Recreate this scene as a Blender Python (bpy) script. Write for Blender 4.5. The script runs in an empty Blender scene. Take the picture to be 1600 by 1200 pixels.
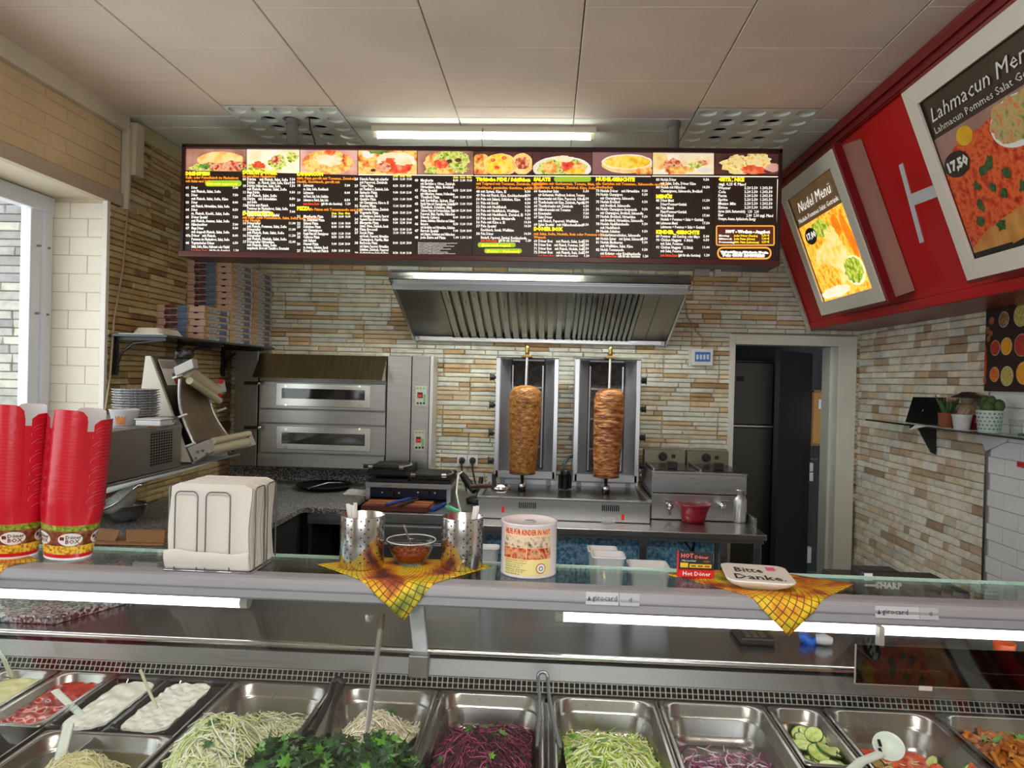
import bpy, math, random
from mathutils import Vector, Matrix
random.seed(7)
SC = bpy.context.scene
COL = SC.collection
PI = math.pi
# ------------------------------------------------------------------ camera
F = 1109.0
CAM = Vector((0, 0, 1.62))
RM = (Matrix.Rotation(math.radians(2.9), 3, 'Z') @ Matrix.Rotation(PI/2 + math.radians(-0.38), 3, 'X')
      @ Matrix.Rotation(0.025, 3, 'Z'))
cd = bpy.data.cameras.new('camera'); cam = bpy.data.objects.new('camera', cd); COL.objects.link(cam)
cam.matrix_world = Matrix.Translation(CAM) @ RM.to_4x4()
cd.sensor_width = 36.0; cd.lens = F*36.0/1600.0; cd.clip_start = 0.02; cd.clip_end = 100
SC.camera = cam
SC.view_settings.view_transform = 'Standard'; SC.view_settings.look = 'None'
SC.view_settings.gamma = 1.0; SC.view_settings.use_curve_mapping = False
SC.view_settings.exposure = 0.66
# ------------------------------------------------------------------ daylight
W = bpy.data.worlds.new('world'); SC.world = W; W.use_nodes = True
bg = W.node_tree.nodes['Background']
bg.inputs[0].default_value = (0.93, 0.97, 1.0, 1); bg.inputs[1].default_value = 2.1
def portal(name, loc, rot, sx, sy):
    l = bpy.data.lights.new(name, 'AREA'); l.shape = 'RECTANGLE'; l.size = sx; l.size_y = sy
    l.cycles.is_portal = True
    o = bpy.data.objects.new(name, l); COL.objects.link(o); o.location = loc; o.rotation_euler = rot
portal('storefront_daylight', (.1, -1.55, 1.5), (PI/2, 0, 0), 2.2, 1.2)
portal('side_window_daylight', (-2.66, 1.6, 1.75), (0, -PI/2, 0), 1.6, 4.1)
# ------------------------------------------------------------------ pixel -> place helpers
def ray(px, py): return RM @ Vector(((px-800)/F, (600-py)/F, -1))
def Yp(px, py, y): r = ray(px, py); return CAM + r*(y/r.y)
def Zp(px, py, z): r = ray(px, py); return CAM + r*((z-CAM.z)/r.z)
def Xp(px, py, x): r = ray(px, py); return CAM + r*(x/r.x)
def V(*a): return Vector(a)
# ------------------------------------------------------------------ mesh builder
class MB:
    def __init__(s): s.v = []; s.f = []; s.m = []; s.s = []
    def add(s, vs, fs, m=0, sm=False):
        b = len(s.v); s.v += [Vector(p) for p in vs]
        for f in fs: s.f.append([i+b for i in f]); s.m.append(m); s.s.append(sm)
        return s
    def quad(s, a, b, c, d, m=0): return s.add([a, b, c, d], [(0, 1, 2, 3)], m)
    def box(s, x0, x1, y0, y1, z0, z1, m=0):
        vs = [(x, y, z) for z in (z0, z1) for y in (y0, y1) for x in (x0, x1)]
        return s.add(vs, [(0, 2, 3, 1), (4, 5, 7, 6), (0, 1, 5, 4), (1, 3, 7, 5), (3, 2, 6, 7), (2, 0, 4, 6)], m)
    def obox(s, c, sz, R=None, m=0):
        c = Vector(c); vs = []
        for z in (-.5, .5):
            for y in (-.5, .5):
                for x in (-.5, .5):
                    p = Vector((x*sz[0], y*sz[1], z*sz[2])); vs.append(c + (R @ p if R else p))
        return s.add(vs, [(0, 2, 3, 1), (4, 5, 7, 6), (0, 1, 5, 4), (1, 3, 7, 5), (3, 2, 6, 7), (2, 0, 4, 6)], m)
    def prism(s, pts, d, m=0):
        """planar polygon (3-D points) extruded by vector d"""
        pts = [Vector(p) for p in pts]; n = len(pts); d = Vector(d)
        nrm = Vector((0, 0, 0))
        for i in range(n): nrm += (pts[i]-pts[0]).cross(pts[(i+1) % n]-pts[0])
        if nrm.dot(d) > 0: pts.reverse()
        vs = pts + [p+d for p in pts]
        fs = [tuple(range(n)), tuple(range(2*n-1, n-1, -1))]
        fs += [(i, i+n, (i+1) % n + n, (i+1) % n)[::-1] if False else ((i+1) % n, i, i+n, (i+1) % n+n) for i in range(n)]
        return s.add(vs, fs, m)
    def cyl(s, a, b, r0, r1=None, n=16, m=0, caps=True):
        a = Vector(a); b = Vector(b); r1 = r0 if r1 is None else r1
        w = (b-a).normalized(); u = w.orthogonal().normalized(); v = w.cross(u)
        vs = []
        for c, r in ((a, r0), (b, r1)):
            for i in range(n):
                t = 2*PI*i/n; vs.append(c + u*(r*math.cos(t)) + v*(r*math.sin(t)))
        s.add(vs, [(i, (i+1) % n, (i+1) % n+n, i+n) for i in range(n)], m, True)
        if caps: s.add(vs[:n], [tuple(range(n-1, -1, -1))], m); s.add(vs[n:], [tuple(range(n))], m)
        return s
    def tube(s, pts, r, n=8, m=0, closed=False, caps=True):
        pts = [Vector(p) for p in pts]; k = len(pts); u = None; vs = []
        rr = r if isinstance(r, (list, tuple)) else [r]*k
        for i, p in enumerate(pts):
            if closed: t = pts[(i+1) % k]-pts[i-1]
            else: t = pts[min(i+1, k-1)]-pts[max(i-1, 0)]
            t.normalize()
            if u is None: u = t.orthogonal().normalized()
            u = (u - t*u.dot(t)); u = u.normalized() if u.length > 1e-6 else t.orthogonal().normalized()
            w = t.cross(u)
            for j in range(n):
                a = 2*PI*j/n; vs.append(p + u*(rr[i]*math.cos(a)) + w*(rr[i]*math.sin(a)))
        fs = []
        for i in range(k if closed else k-1):
            i2 = (i+1) % k
            for j in range(n): fs.append((i*n+j, i*n+(j+1) % n, i2*n+(j+1) % n, i2*n+j))
        s.add(vs, fs, m, True)
        if not closed and caps:
            s.add(vs[:n], [tuple(range(n-1, -1, -1))], m); s.add(vs[-n:], [tuple(range(n))], m)
        return s
    def lathe(s, prof, c=(0, 0, 0), n=24, m=0, fn=None, sm=True, R=None):
        c = Vector(c); vs = []; k = len(prof)
        for (r, z) in prof:
            for j in range(n):
                a = 2*PI*j/n; q = fn(a, r, z) if fn else r
                p = Vector((q*math.cos(a), q*math.sin(a), z)); vs.append(c + (R @ p if R else p))
        fs = [(i*n+j, i*n+(j+1) % n, (i+1)*n+(j+1) % n, (i+1)*n+j) for i in range(k-1) for j in range(n)]
        return s.add(vs, fs, m, sm)
    def disc(s, c, r, n=20, m=0, nrm=(0, 0, 1), ry=None):
        c = Vector(c); w = Vector(nrm).normalized()
        if abs(w.z) > .9: u = Vector((1, 0, 0))
        else: u = Vector((0, 0, 1)).cross(w).normalized()
        v = w.cross(u); ry = r if ry is None else ry
        return s.add([c+u*(r*math.cos(2*PI*i/n))+v*(ry*math.sin(2*PI*i/n)) for i in range(n)], [tuple(range(n))], m)
    def sphere(s, c, r, n=12, k=8, m=0, R=None):
        rx, ry, rz = r if isinstance(r, (tuple, list)) else (r, r, r); c = Vector(c); vs = []
        for i in range(k+1):
            t = PI*i/k
            for j in range(n):
                a = 2*PI*j/n
                p = Vector((rx*math.sin(t)*math.cos(a), ry*math.sin(t)*math.sin(a), -rz*math.cos(t)))
                vs.append(c + (R @ p if R else p))
        return s.add(vs, [(i*n+j, i*n+(j+1) % n, (i+1)*n+(j+1) % n, (i+1)*n+j) for i in range(k) for j in range(n)], m, True)
    def grid(s, fn, nu, nv, m=0, sm=True):
        vs = [fn(i/nu, j/nv) for j in range(nv+1) for i in range(nu+1)]
        return s.add(vs, [(j*(nu+1)+i, j*(nu+1)+i+1, (j+1)*(nu+1)+i+1, (j+1)*(nu+1)+i) for j in range(nv) for i in range(nu)], m, sm)
    def mesh(s, name, mats, inv=None):
        me = bpy.data.meshes.new(name)
        vs = [inv @ p for p in s.v] if inv else s.v
        me.from_pydata([tuple(p) for p in vs], [], s.f)
        for mm in (mats if isinstance(mats, (list, tuple)) else [mats]): me.materials.append(mm)
        me.polygons.foreach_set('material_index', s.m); me.polygons.foreach_set('use_smooth', s.s)
        me.update(); return me
    def build(s, name, mats, parent=None, bevel=0, local=False, solid=0):
        inv = None
        if parent is not None and not local: inv = wm(parent).inverted()
        o = bpy.data.objects.new(name, s.mesh(name, mats, inv)); COL.objects.link(o)
        if parent is not None: o.parent = parent
        if solid:
            b = o.modifiers.new('thickness', 'SOLIDIFY'); b.thickness = solid; b.offset = 0
        if bevel:
            b = o.modifiers.new('edge', 'BEVEL'); b.width = bevel; b.segments = 2; b.limit_method = 'ANGLE'
        return o
def wm(o):
    m = Matrix.LocRotScale(o.location, o.rotation_euler, o.scale)
    return wm(o.parent) @ m if o.parent else m
def tag(o, label, cat=None, group=None, kind=None):
    if label: o['label'] = label
    if cat: o['category'] = cat
    if group: o['group'] = group
    if kind: o['kind'] = kind
    return o
def thing(name, label, cat, loc=(0, 0, 0), rz=0, group=None):
    o = bpy.data.objects.new(name, None); COL.objects.link(o); o.empty_display_size = .05
    o.location = loc; o.rotation_euler = (0, 0, rz); return tag(o, label, cat, group)
def struct(o): o['kind'] = 'structure'; return o
def stuff(o): o['kind'] = 'stuff'; return o
def dup(o, loc=None, rot=None, label=None, parent=None):
    c = o.copy(); COL.objects.link(c)
    if parent: c.parent = parent
    if loc is not None: c.location = loc
    if rot is not None: c.rotation_euler = rot
    if label: c['label'] = label
    for ch in list(o.children): dup(ch, parent=c)
    return c
# ------------------------------------------------------------------ materials
_M = {}
def nt(name):
    m = bpy.data.materials.new(name); m.use_nodes = True
    return m, m.node_tree.nodes, m.node_tree.links, m.node_tree.nodes['Principled BSDF']
def c4(c): return (c[0], c[1], c[2], 1)
def srgb(r, g, b):
    f = lambda u: (u/255/12.92) if u/255 <= .04045 else ((u/255+.055)/1.055)**2.4
    return (f(r), f(g), f(b))
def ramp(N, stops, interp='LINEAR'):
    n = N.new('ShaderNodeValToRGB'); e = n.color_ramp.elements; n.color_ramp.interpolation = interp
    while len(e) > 1: e.remove(e[-1])
    e[0].position = stops[0][0]; e[0].color = c4(stops[0][1])
    for p, c in stops[1:]: x = e.new(p); x.color = c4(c)
    return n
def M(name, col=(.8, .8, .8), rough=.5, metal=0.0, var=0.0, vs=6.0, bump=0.0, bs=40.0, emit=0.0, stretch=None, cols=None, coat=0.0, spec=None, detail=4):
    if name in _M: return _M[name]
    m, N, L, P = nt(name); _M[name] = m
    P.inputs['Base Color'].default_value = c4(col); P.inputs['Roughness'].default_value = rough
    P.inputs['Metallic'].default_value = metal; P.inputs['Coat Weight'].default_value = coat
    if spec is not None: P.inputs['Specular IOR Level'].default_value = spec
    tc = N.new('ShaderNodeTexCoord'); mp = N.new('ShaderNodeMapping'); L.new(tc.outputs['Object'], mp.inputs[0])
    if stretch: mp.inputs['Scale'].default_value = stretch
    src = None
    if var or cols:
        n = N.new('ShaderNodeTexNoise'); n.inputs['Scale'].default_value = vs; n.inputs['Detail'].default_value = detail
        L.new(mp.outputs[0], n.inputs['Vector'])
        if cols: r = ramp(N, cols)
        else: r = ramp(N, [(.3, [c*(1-var) for c in col]), (.7, [min(1, c*(1+var)) for c in col])])
        L.new(n.outputs['Fac'], r.inputs[0]); L.new(r.outputs[0], P.inputs['Base Color']); src = r.outputs[0]
    if bump:
        n = N.new('ShaderNodeTexNoise'); n.inputs['Scale'].default_value = bs; n.inputs['Detail'].default_value = 5
        L.new(mp.outputs[0], n.inputs['Vector'])
        b = N.new('ShaderNodeBump'); b.inputs['Strength'].default_value = bump; b.inputs['Distance'].default_value = .01
        L.new(n.outputs['Fac'], b.inputs['Height']); L.new(b.outputs[0], P.inputs['Normal'])
    if emit:
        P.inputs['Emission Strength'].default_value = emit
        P.inputs['Emission Color'].default_value = c4(col)
        if src: L.new(src, P.inputs['Emission Color'])
    return m
def glass_mat(name, tint=(1, 1, 1), rough=0.0, ior=1.45, dens=0.0):
    if name in _M: return _M[name]
    m, N, L, P = nt(name); _M[name] = m
    N.remove(P); out = N['Material Output']
    t = N.new('ShaderNodeBsdfTransparent'); t.inputs[0].default_value = c4(tint)
    g = N.new('ShaderNodeBsdfGlossy'); g.inputs['Roughness'].default_value = rough
    lw = N.new('ShaderNodeLayerWeight'); pw = N.new('ShaderNodeMath'); pw.operation = 'POWER'; pw.inputs[1].default_value = 5
    L.new(lw.outputs['Facing'], pw.inputs[0]); fr = N.new('ShaderNodeMapRange'); fr.inputs[3].default_value = ((ior-1)/(ior+1))**2; fr.inputs[4].default_value = 1
    L.new(pw.outputs[0], fr.inputs[0])
    mx = N.new('ShaderNodeMixShader'); L.new(fr.outputs[0], mx.inputs[0]); L.new(t.outputs[0], mx.inputs[1]); L.new(g.outputs[0], mx.inputs[2])
    L.new(mx.outputs[0], out.inputs[0]); return m
def granite(name):
    if name in _M: return _M[name]
    m, N, L, P = nt(name); _M[name] = m
    tc = N.new('ShaderNodeTexCoord'); v = N.new('ShaderNodeTexVoronoi'); v.inputs['Scale'].default_value = 150
    L.new(tc.outputs['Object'], v.inputs['Vector'])
    r = ramp(N, [(0, (.025, .025, .028)), (.35, (.06, .06, .065)), (.5, (.17, .165, .16)), (.75, (.36, .35, .34)), (1, (.55, .54, .52))])
    sp = N.new('ShaderNodeSeparateColor'); L.new(v.outputs['Color'], sp.inputs[0]); L.new(sp.outputs[0], r.inputs[0])
    L.new(r.outputs[0], P.inputs['Base Color']); P.inputs['Roughness'].default_value = .34; return m
def stone_mat(name, stops, island=False, rough=.75):
    if name in _M: return _M[name]
    m, N, L, P = nt(name); _M[name] = m
    if island: o = N.new('ShaderNodeNewGeometry'); rnd = o.outputs['Random Per Island']
    else: o = N.new('ShaderNodeObjectInfo'); rnd = o.outputs['Random']
    r = ramp(N, stops); L.new(rnd, r.inputs[0])
    g = N.new('ShaderNodeNewGeometry')
    n = N.new('ShaderNodeTexNoise'); n.inputs['Scale'].default_value = 14; n.inputs['Detail'].default_value = 7; n.inputs['Roughness'].default_value = .65
    L.new(g.outputs['Position'], n.inputs['Vector'])
    rr = ramp(N, [(.25, (.60, .585, .555)), (.5, (1, 1, 1)), (.75, (1.2, 1.19, 1.16))]); L.new(n.outputs['Fac'], rr.inputs[0])
    mx = N.new('ShaderNodeMix'); mx.data_type = 'RGBA'; mx.blend_type = 'MULTIPLY'; mx.inputs[0].default_value = .85
    L.new(r.outputs[0], mx.inputs[6]); L.new(rr.outputs[0], mx.inputs[7]); L.new(mx.outputs[2], P.inputs['Base Color'])
    b = N.new('ShaderNodeBump'); b.inputs['Strength'].default_value = .5; b.inputs['Distance'].default_value = .006
    n2 = N.new('ShaderNodeTexNoise'); n2.inputs['Scale'].default_value = 60; n2.inputs['Detail'].default_value = 6
    L.new(g.outputs['Position'], n2.inputs['Vector']); L.new(n2.outputs['Fac'], b.inputs['Height']); L.new(b.outputs[0], P.inputs['Normal'])
    P.inputs['Roughness'].default_value = rough; return m
def steel(name, col=(.53, .53, .535), rough=.30, stretch=(1, 1, 60), var=.05):
    if name in _M: return _M[name]
    m, N, L, P = nt(name); _M[name] = m
    P.inputs['Metallic'].default_value = 1
    tc = N.new('ShaderNodeTexCoord'); mp = N.new('ShaderNodeMapping'); mp.inputs['Scale'].default_value = stretch
    L.new(tc.outputs['Object'], mp.inputs[0])
    n = N.new('ShaderNodeTexNoise'); n.inputs['Scale'].default_value = 6; n.inputs['Detail'].default_value = 5; L.new(mp.outputs[0], n.inputs['Vector'])
    r = ramp(N, [(.3, [c*(1-var) for c in col]), (.7, [c*(1+var) for c in col])]); L.new(n.outputs['Fac'], r.inputs[0]); L.new(r.outputs[0], P.inputs['Base Color'])
    mr = N.new('ShaderNodeMapRange'); mr.inputs[3].default_value = rough*.75; mr.inputs[4].default_value = rough*1.25
    L.new(n.outputs['Fac'], mr.inputs[0]); L.new(mr.outputs[0], P.inputs['Roughness']); return m
STEEL = steel('brushed_steel', stretch=(1, 1, 40))
STEELH = steel('brushed_steel_horizontal', stretch=(1, 40, 40))
STEELD = steel('dull_dark_steel', (.3, .3, .3), .4, (1, 1, 30))
CHROME = M('chrome', (.75, .75, .76), .12, 1)
BLACK = M('black_plastic', (.012, .012, .013), .4)
DARK = M('dark_void', (.006, .006, .007), .9)
WHITEP = M('white_plastic', (.78, .78, .76), .4)
GLASS = glass_mat('clear_glass', (.97, .99, .98))
CGLASS = glass_mat('counter_glass', (.90, .95, .93))
TUBE = M('lit_tube', (1, 1, .97), .5, emit=2.6)
# ------------------------------------------------------------------ text
def text_geo(body, size, align='LEFT', shear=0.0, bold=0.0, res=1, spacing=1.0, width=1.0):
    c = bpy.data.curves.new('lettering', 'FONT'); c.body = body; c.size = size; c.align_x = align
    c.shear = shear; c.resolution_u = res; c.offset = bold; c.space_character = spacing; c.fill_mode = 'FRONT'
    o = bpy.data.objects.new('lettering', c); me = o.to_mesh()
    vs = [Vector((v.co.x*width, v.co.y, 0)) for v in me.vertices]; fs = [tuple(p.vertices) for p in me.polygons]
    o.to_mesh_clear(); bpy.data.objects.remove(o); bpy.data.curves.remove(c)
    return vs, fs
def text_on(mb, body, o, u, v, size, m=0, **k):
    vs, fs = text_geo(body, size, **k); u = Vector(u).normalized(); v = Vector(v).normalized(); o = Vector(o)
    mb.add([o + u*p.x + v*p.y for p in vs], fs, m); return mb
ORD = ['lowest', 'second', 'third', 'fourth', 'fifth', 'sixth', 'seventh', 'eighth', 'ninth', 'tenth', 'eleventh', 'twelfth', 'thirteenth', 'fourteenth', 'fifteenth', 'sixteenth', 'seventeenth', 'eighteenth', 'nineteenth', 'twentieth', 'twenty-first', 'twenty-second', 'twenty-third', 'twenty-fourth', 'twenty-fifth', 'twenty-sixth']
def width_of(vs): return (max(p.x for p in vs)-min(p.x for p in vs)) if vs else 0
# ================================================================== ROOM
XL, XR, YB, ZC = -2.37, 2.22, 5.2, 3.02
floor = struct(MB().box(-2.7, 3.0, -1.6, 7.4, -.05, 0).build('floor', M('floor_tile', (.16, .15, .14), .4, var=.2, vs=3)))
# ---- ceiling: slab + tiles, each tile a part
PAINT_FRONT = M('front_ceiling_paint', srgb(224, 203, 186), .8, var=.08, vs=1.6, bump=.12, bs=90)  # warmer, pinker tone on the tiles in front of the step
PAINT_REAR = M('rear_ceiling_paint', srgb(226, 226, 214), .75, var=.04, vs=2, bump=.1, bs=90)  # paler, more neutral tone behind the step and on perforated tiles
ceil = struct(MB().box(-2.75, 2.5, -1.6, 5.4, 3.06, 3.14).build('ceiling', M('ceiling_slab', (.008, .008, .008), .9)))
colx = [-2.383, -1.755, -1.143, -.519, .102, .727, 1.346, 1.97, 2.6]
STEP = 3.806
def tile_box(x0, x1, y0, y1, m, z=ZC):
    b = MB(); g = .0022
    x0 += g; x1 -= g; y0 += g; y1 -= g; e = .003
    vs = [(x0, y0, z+.03), (x1, y0, z+.03), (x1, y1, z+.03), (x0, y1, z+.03), (x0, y0, z+e), (x1, y0, z+e), (x1, y1, z+e), (x0, y1, z+e),
          (x0+e, y0+e, z), (x1-e, y0+e, z), (x1-e, y1-e, z), (x0+e, y1-e, z)]
    fs = [(11, 10, 9, 8)]
    for i in range(4):
        j = (i+1) % 4; fs += [(i, j, 4+j, 4+i), (4+i, 4+j, 8+j, 8+i)]
    b.add(vs, fs); return b.build('ceiling_tile', m, ceil)
for k in range(8):
    x0, x1 = colx[k], colx[k+1]
    off = 3.0 if k in (1, 3, 5, 7) else 2.675
    y = off - .655*8; ys = []
    while y < 5.4: ys.append(y); y += .655
    for a, b_ in zip(ys[:-1], ys[1:]):
        if b_ < -1.5: continue
        a = max(a, -1.5)
        b_ = min(b_, 5.2)
        if b_-a < .02: continue
        if k in (1, 5) and a > 3.6 and a < 3.7:                      # perforated tiles
            mb = MB(); n = 16; cw = (x1-x0)/5; ch = (b_-a)/5; zz = ZC
            for i in range(5):
                for j in range(5):
                    cx = x0+cw*(i+.5); cy = a+ch*(j+.5); r = .047
                    ins = [(cx+r*math.cos(2*PI*t/n), cy+r*math.sin(2*PI*t/n), zz) for t in range(n)]
                    top = [(p[0], p[1], zz+.02) for p in ins]; out = []
                    for t in range(n):
                        c_, s_ = math.cos(2*PI*t/n), math.sin(2*PI*t/n); q = max(abs(c_), abs(s_))
                        out.append((cx+cw/2*c_/q, cy+ch/2*s_/q, zz))
                    mb.add(ins+out, [(t, (t+1) % n, n+(t+1) % n, n+t)[::-1] for t in range(n)])
                    mb.add(ins+top, [(t, (t+1) % n, n+(t+1) % n, n+t) for t in range(n)], 0, True)
                    if i in (0, 4) or j in (0, 4) or (i == 2 and j == 2): mb.disc((cx, cy, zz+.012), r, n, 0)
            mb.build('perforated_tile', [PAINT_REAR], ceil)
            continue
        if a < STEP < b_:
            tile_box(x0, x1, a, STEP, PAINT_FRONT)
            tile_box(x0, x1, STEP, b_, PAINT_REAR)
        else: tile_box(x0, x1, a, b_, PAINT_FRONT if b_ <= STEP else PAINT_REAR)
# added fill light: unseen glowing panel in the ceiling over the customers' side
MB().box(-.55, .75, .02, .38, 2.965, ZC).build('fill_panel_housing', M('fill_panel_enamel', (.7, .69, .66), .5), ceil)
MB().box(-.525, .725, .05, .35, 2.958, 2.9645).build('fill_panel_diffuser', M('fill_panel_glow', (1.0, .93, .84), .5, emit=26), ceil)
# ---- walls (core)
PLASTER = M('mortar', srgb(178, 170, 152), .9, var=.1)
mb = MB(); mb.box(-2.7, 1.335, YB+.02, YB+.2, 0, 3.06); mb.box(2.065, 2.5, YB+.02, YB+.2, 0, 3.06); mb.box(1.335, 2.065, YB+.02, YB+.2, 1.915, 3.06)
wall_back = struct(mb.build('wall_back', PLASTER))
wall_right = struct(MB().box(XR+.02, XR+.2, -1.6, YB+.02, 0, 3.06).build('wall_right', PLASTER))
# left wall: pier behind window + beam above + parapet below
WY1 = 3.66; WZ0, WZ1 = .95, 2.525
mb = MB(); mb.box(-2.7, XL-.02, WY1+.0015, YB+.02, 0, 3.06); mb.box(-2.7, XL-.0025, -1.6, WY1+.012, WZ1, 3.06); mb.box(-2.7, XL, -1.6, WY1+.012, 0, WZ0)
mb.box(-2.7, XL, -1.6, -.7, WZ0, WZ1)
wall_left = struct(mb.build('wall_left', M('old_plaster', srgb(205, 190, 165), .85, var=.1, vs=3)))
# storefront behind the customer (daylight comes in through it)
mb = MB(); mb.box(-2.7, 2.5, -1.72, -1.6, 0, .9); mb.box(-2.7, 2.5, -1.72, -1.6, 2.1, 3.06); mb.box(-2.7, -1.0, -1.72, -1.6, .9, 2.1); mb.box(1.2, 2.5, -1.72, -1.6, .9, 2.1)
struct(mb.build('wall_front', M('storefront_frame', (.6, .6, .6), .5)))
# ---- split-face ledger stones
def stone_mesh(seed):
    r = random.Random(seed); e = .10; b = MB()
    t = [r.uniform(-.12, .12) for _ in range(4)]
    P = [(0, 0), (1, 0), (1, 1), (0, 1)]
    vs = [(x, 0, z) for x, z in P] + [(x, .75, z) for x, z in P]
    ins = [(.03, .09), (.97, .09), (.97, .91), (.03, .91)]
    vs += [(x, 1+t[i], z) for i, (x, z) in enumerate(ins)] + [(.5, 1.05+r.uniform(-.1, .12), .5)]
    fs = []
    for i in range(4):
        j = (i+1) % 4; fs += [(i, j, 4+j, 4+i), (4+i, 4+j, 8+j, 8+i), (8+i, 8+j, 12)]
    b.add(vs, fs); return b
STONES = [stone_mesh(i) for i in range(6)]
def hidden(p, rects):
    d = RM.transposed() @ (p-CAM)
    if d.z > -.1: return True, 0, 0
    x = 800-F*d.x/d.z; y = 600+F*d.y/d.z
    if x < -20 or x > 1620 or y < -20 or y > 1000: return True, x, y
    return any(a <= x <= c and b <= y <= d_ for a, b, c, d_ in rects), x, y
def stone_wall(parent, o, u, w, L, H, ch, lens, panel, mat_o, mat_s, rects, limit, skip=None, depth=(.010, .020), name='stone', clip=None):
    """o: lower corner, u: along, w: out of the wall; courses of height ch"""
    o, u, w = Vector(o), Vector(u), Vector(w); z = 0; items = []
    R = Matrix((u, w, (0, 0, 1))).transposed()
    flip = R.determinant() < 0
    while z < H-.005:
        h = min(ch*random.uniform(.82, 1.18), H-z); x = 0; row = int(z/.2)
        offp = panel*.5*(row % 2)
        while x < L-.003:
            nb = (math.floor((x+offp)/panel+1e-6)+1)*panel-offp
            l = random.choice(lens)*random.uniform(.8, 1.2)
            if nb-(x+l) < .05: l = nb-x
            l = min(l, L-x)
            if clip:
                l2 = clip(x, z, l)
                if l2 < 0: x += -l2; continue
                l = l2
            c = o+u*(x+l/2)+Vector((0, 0, z+h/2))
            if not (skip and skip(c, l, h)):
                hid, px, py = hidden(c, rects)
                dist = (c-CAM).length; v = abs((c-CAM).normalized().dot(w))
                items.append((0 if hid else l*h*v/dist**2, x, z, l, h))
            x += l
        z += h
    items.sort(reverse=True)
    meshes = {}
    sb = MB(); k = 0
    for sc, x, z, l, h in items:
        g = .0012; d = random.uniform(*depth); i = random.randrange(6)
        loc = o+u*(x+g)+Vector((0, 0, z+g)); sz = (l-2*g, d+.02, h-2*g); base = loc - w*.02
        if sc > 0 and k < limit:
            if i not in meshes:
                me = STONES[i].mesh(name, mat_o); meshes[i] = me
                if flip: me.flip_normals()
            ob = bpy.data.objects.new(name, meshes[i]); COL.objects.link(ob); ob.parent = parent
            ob.matrix_local = wm(parent).inverted() @ Matrix.Translation(base) @ R.to_4x4() @ Matrix.Diagonal((sz[0], sz[1], sz[2], 1)); k += 1
        else:
            st = STONES[i]; sb.add([base + u*(p.x*sz[0]) + w*(p.y*sz[1]) + Vector((0, 0, p.z*sz[2])) for p in st.v],
                                   [f[::-1] if flip else f for f in st.f])
    if sb.v: stuff(sb.build(name+'_courses', mat_s, parent))
WARM = [(0, srgb(166, 132, 92)), (.08, srgb(212, 182, 136)), (.22, srgb(222, 210, 184)), (.4, srgb(228, 226, 212)), (.6, srgb(216, 217, 208)), (.75, srgb(222, 210, 184)), (.88, srgb(234, 233, 224)), (.96, srgb(206, 172, 126)), (1, srgb(176, 146, 112))]
COOL = [(0, srgb(158, 132, 108)), (.1, srgb(206, 180, 150)), (.25, srgb(226, 216, 198)), (.5, srgb(232, 226, 212)), (.65, srgb(206, 202, 196)), (.8, srgb(228, 212, 186)), (.92, srgb(178, 154, 130)), (1, srgb(236, 232, 222))]
covB = [(281, 226, 1222, 400), (640, 470, 1040, 530), (405, 560, 672, 730), (783, 565, 868, 745), (903, 565, 998, 750), (1143, 528, 1335, 1000), (1240, 200, 1600, 500), (1020, 710, 1170, 1000), (560, 740, 1020, 1000), (0, 760, 1600, 1000)]
def skipB(c, l, h): return -2.0 < c.x-l/2 and c.x+l/2 < -.86 and 1.02 < c.z < 1.70
def clipB(x, z, l):
    if z+.80 > 1.985: return l
    a, b = 1.31-XL, 2.18-XL
    if x < a-.001: return min(l, a-x)
    return -(b-x) if x < b-.001 else l
stone_wall(wall_back, (XL, YB, .80), (1, 0, 0), (0, -1, 0), XR-XL, 2.2, .034, (.16, .22, .3, .38), .40,
           stone_mat('sand_stone', WARM), stone_mat('sand_stone_courses', WARM, True), covB, 300, skipB, clip=clipB)
covR = [(1540, 470, 1600, 1000), (0, 0, 1600, 480)]
def skipR(c, l, h): return False
stone_wall(wall_right, (XR, 3.70, .30), (0, 1, 0), (-1, 0, 0), YB-3.70-.004, 1.85, .046, (.09, .13, .18, .24), .36,
           stone_mat('grey_beige_stone', COOL), stone_mat('grey_beige_stone_courses', COOL, True), covR, 300, None, (.004, .009))
covL = [(290, 400, 430, 540), (0, 0, 165, 1000), (250, 465, 360, 530), (380, 560, 430, 730), (283, 226, 600, 400), (0, 740, 600, 1000)]
TAN = [(0, srgb(136, 104, 64)), (.2, srgb(178, 146, 94)), (.45, srgb(196, 170, 118)), (.65, srgb(186, 164, 122)), (.85, srgb(204, 184, 138)), (1, srgb(150, 116, 74))]
stone_wall(wall_left, (XL, WY1+.012, .80), (0, 1, 0), (1, 0, 0), YB-WY1-.03, 2.2, .034, (.16, .22, .3, .38), .40,
           stone_mat('tan_stone', TAN), stone_mat('tan_stone_courses', TAN, True), covL, 260,
           lambda c, l, h: c.y-l/2 < STEP+.02 and c.z > WZ1-.03)
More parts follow.
